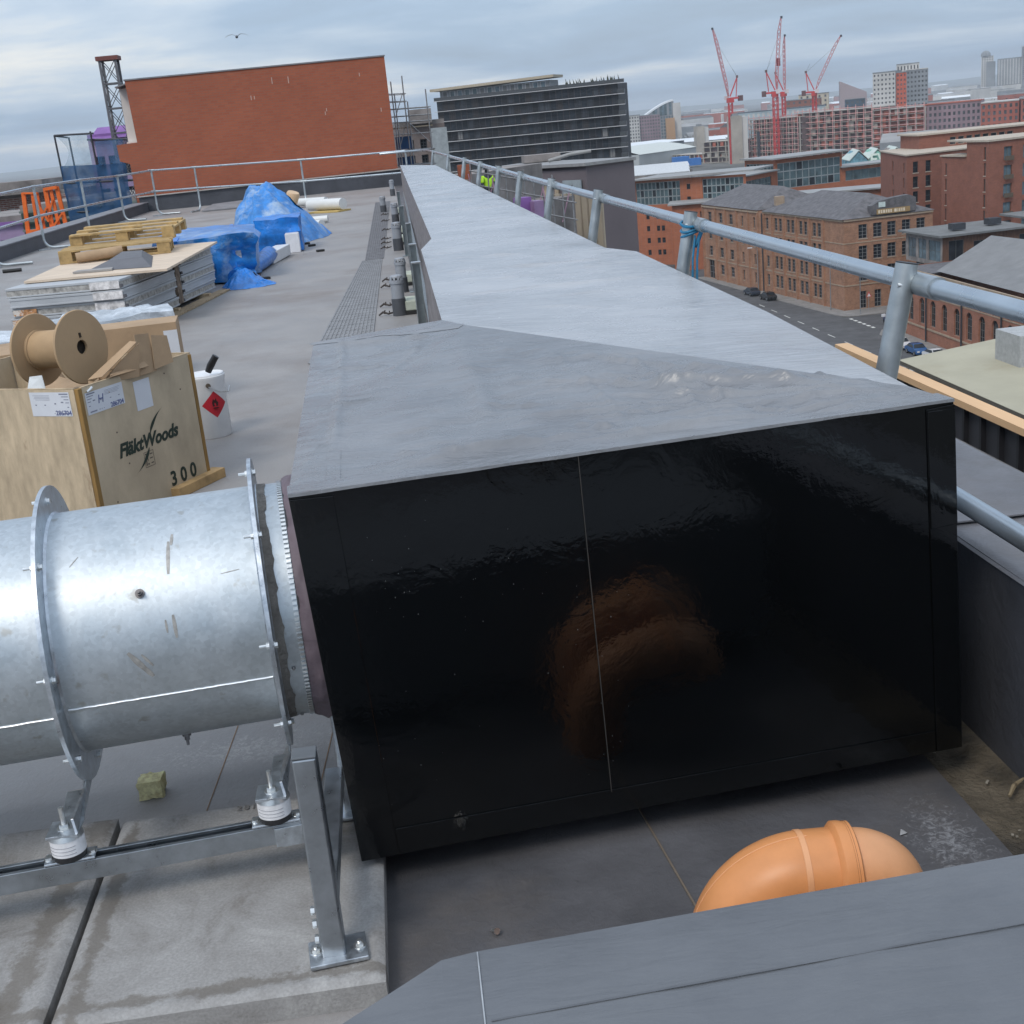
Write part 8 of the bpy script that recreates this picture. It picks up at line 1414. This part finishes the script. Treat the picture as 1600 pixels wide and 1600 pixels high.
b = MB(); b.slab([c + Vector((-.15, y, z)) for y, z in ((-.75, .45), (-.5, .95), (-.1, 1.0), (.3, .82), (.9, .9), (.8, .6), (0, .4))], (.3, 0, 0)); b.build("frame", M("bike_navy", (.03, .04, .09), .4), mbk); b = MB(); b.slab([c + Vector((-.2, y, z)) for y, z in ((-.8, .8), (-.65, 1.35), (-.35, 1.3), (-.3, .95))], (.4, 0, 0)); b.build("fairing", M("bike_white", (.66, .66, .68), .4), mbk); b = MB(); b.box(c + Vector((0, .95, 1.1)), (.5, .45, .4)); b.build("top_box", MATS["bike_white"], mbk)
b = MB(); b.box((72.5, 214, ZG + .9), (0.12, 22, 1.5), rz=0.115); tag(b.build("mill_railing", M("railing_brown", (.13, .07, .05), .8)), "low dark brick boundary wall along the mill", "wall")

# gull
gl_ = thing("gull", "gull gliding above the brick wall", "bird", (-5.25, 60, 6.2)); c = Vector((-5.25, 60, 6.26)); m_bird = M("gull_grey", (.16, .165, .18), .8)
b = MB(); b.tube([c + Vector((0.0, -.22, -.02)), c + Vector((0, -.14, 0)), c + Vector((0, 0, -.01)), c + Vector((0, .14, 0)), c + Vector((0, .26, .0))], [.012, .05, .065, .04, .015], 10); b.build("body", m_bird, gl_, smooth=60)
for s_ in (-1, 1):
    b = MB(); prof = [(0.03, .10, .02), (.18, .09, .10), (.36, .06, .075), (.50, .02, .0)]; vs = []
    for x, w, z in prof: vs += [c + Vector((s_ * x, -w, z)), c + Vector((s_ * x, w * .8, z)), c + Vector((s_ * x, -w * .2, z + .012))]
    b.add(vs, [(3 * i, 3 * i + 1, 3 * i + 4, 3 * i + 3) for i in range(3)] + [(3 * i + 1, 3 * i + 2, 3 * i + 5, 3 * i + 4) for i in range(3)] + [(3 * i + 2, 3 * i, 3 * i + 3, 3 * i + 5) for i in range(3)]); b.build("wing", m_bird, gl_, smooth=60)

# ------------------------------------------------------------------ haze: one closed box of pale air
hz_m = bpy.data.materials.new("haze_air"); hz_m.use_nodes = True; N, L = hz_m.node_tree.nodes, hz_m.node_tree.links; N.remove(N["Principled BSDF"]); pv = N.new("ShaderNodeVolumePrincipled"); pv.inputs["Color"].default_value = (0.86, 0.93, 1.0, 1); pv.inputs["Density"].default_value = 0.00013; pv.inputs["Anisotropy"].default_value = 0.0; L.new(pv.outputs[0], N["Material Output"].inputs["Volume"])
b = MB(); b.box((0, 0, 15), (32000, 32000, 98.2)); hz = b.build("haze", hz_m, origin=(0, 0, -34.1)); tag(hz, "thin pale haze filling the air over the town", kind="stuff")
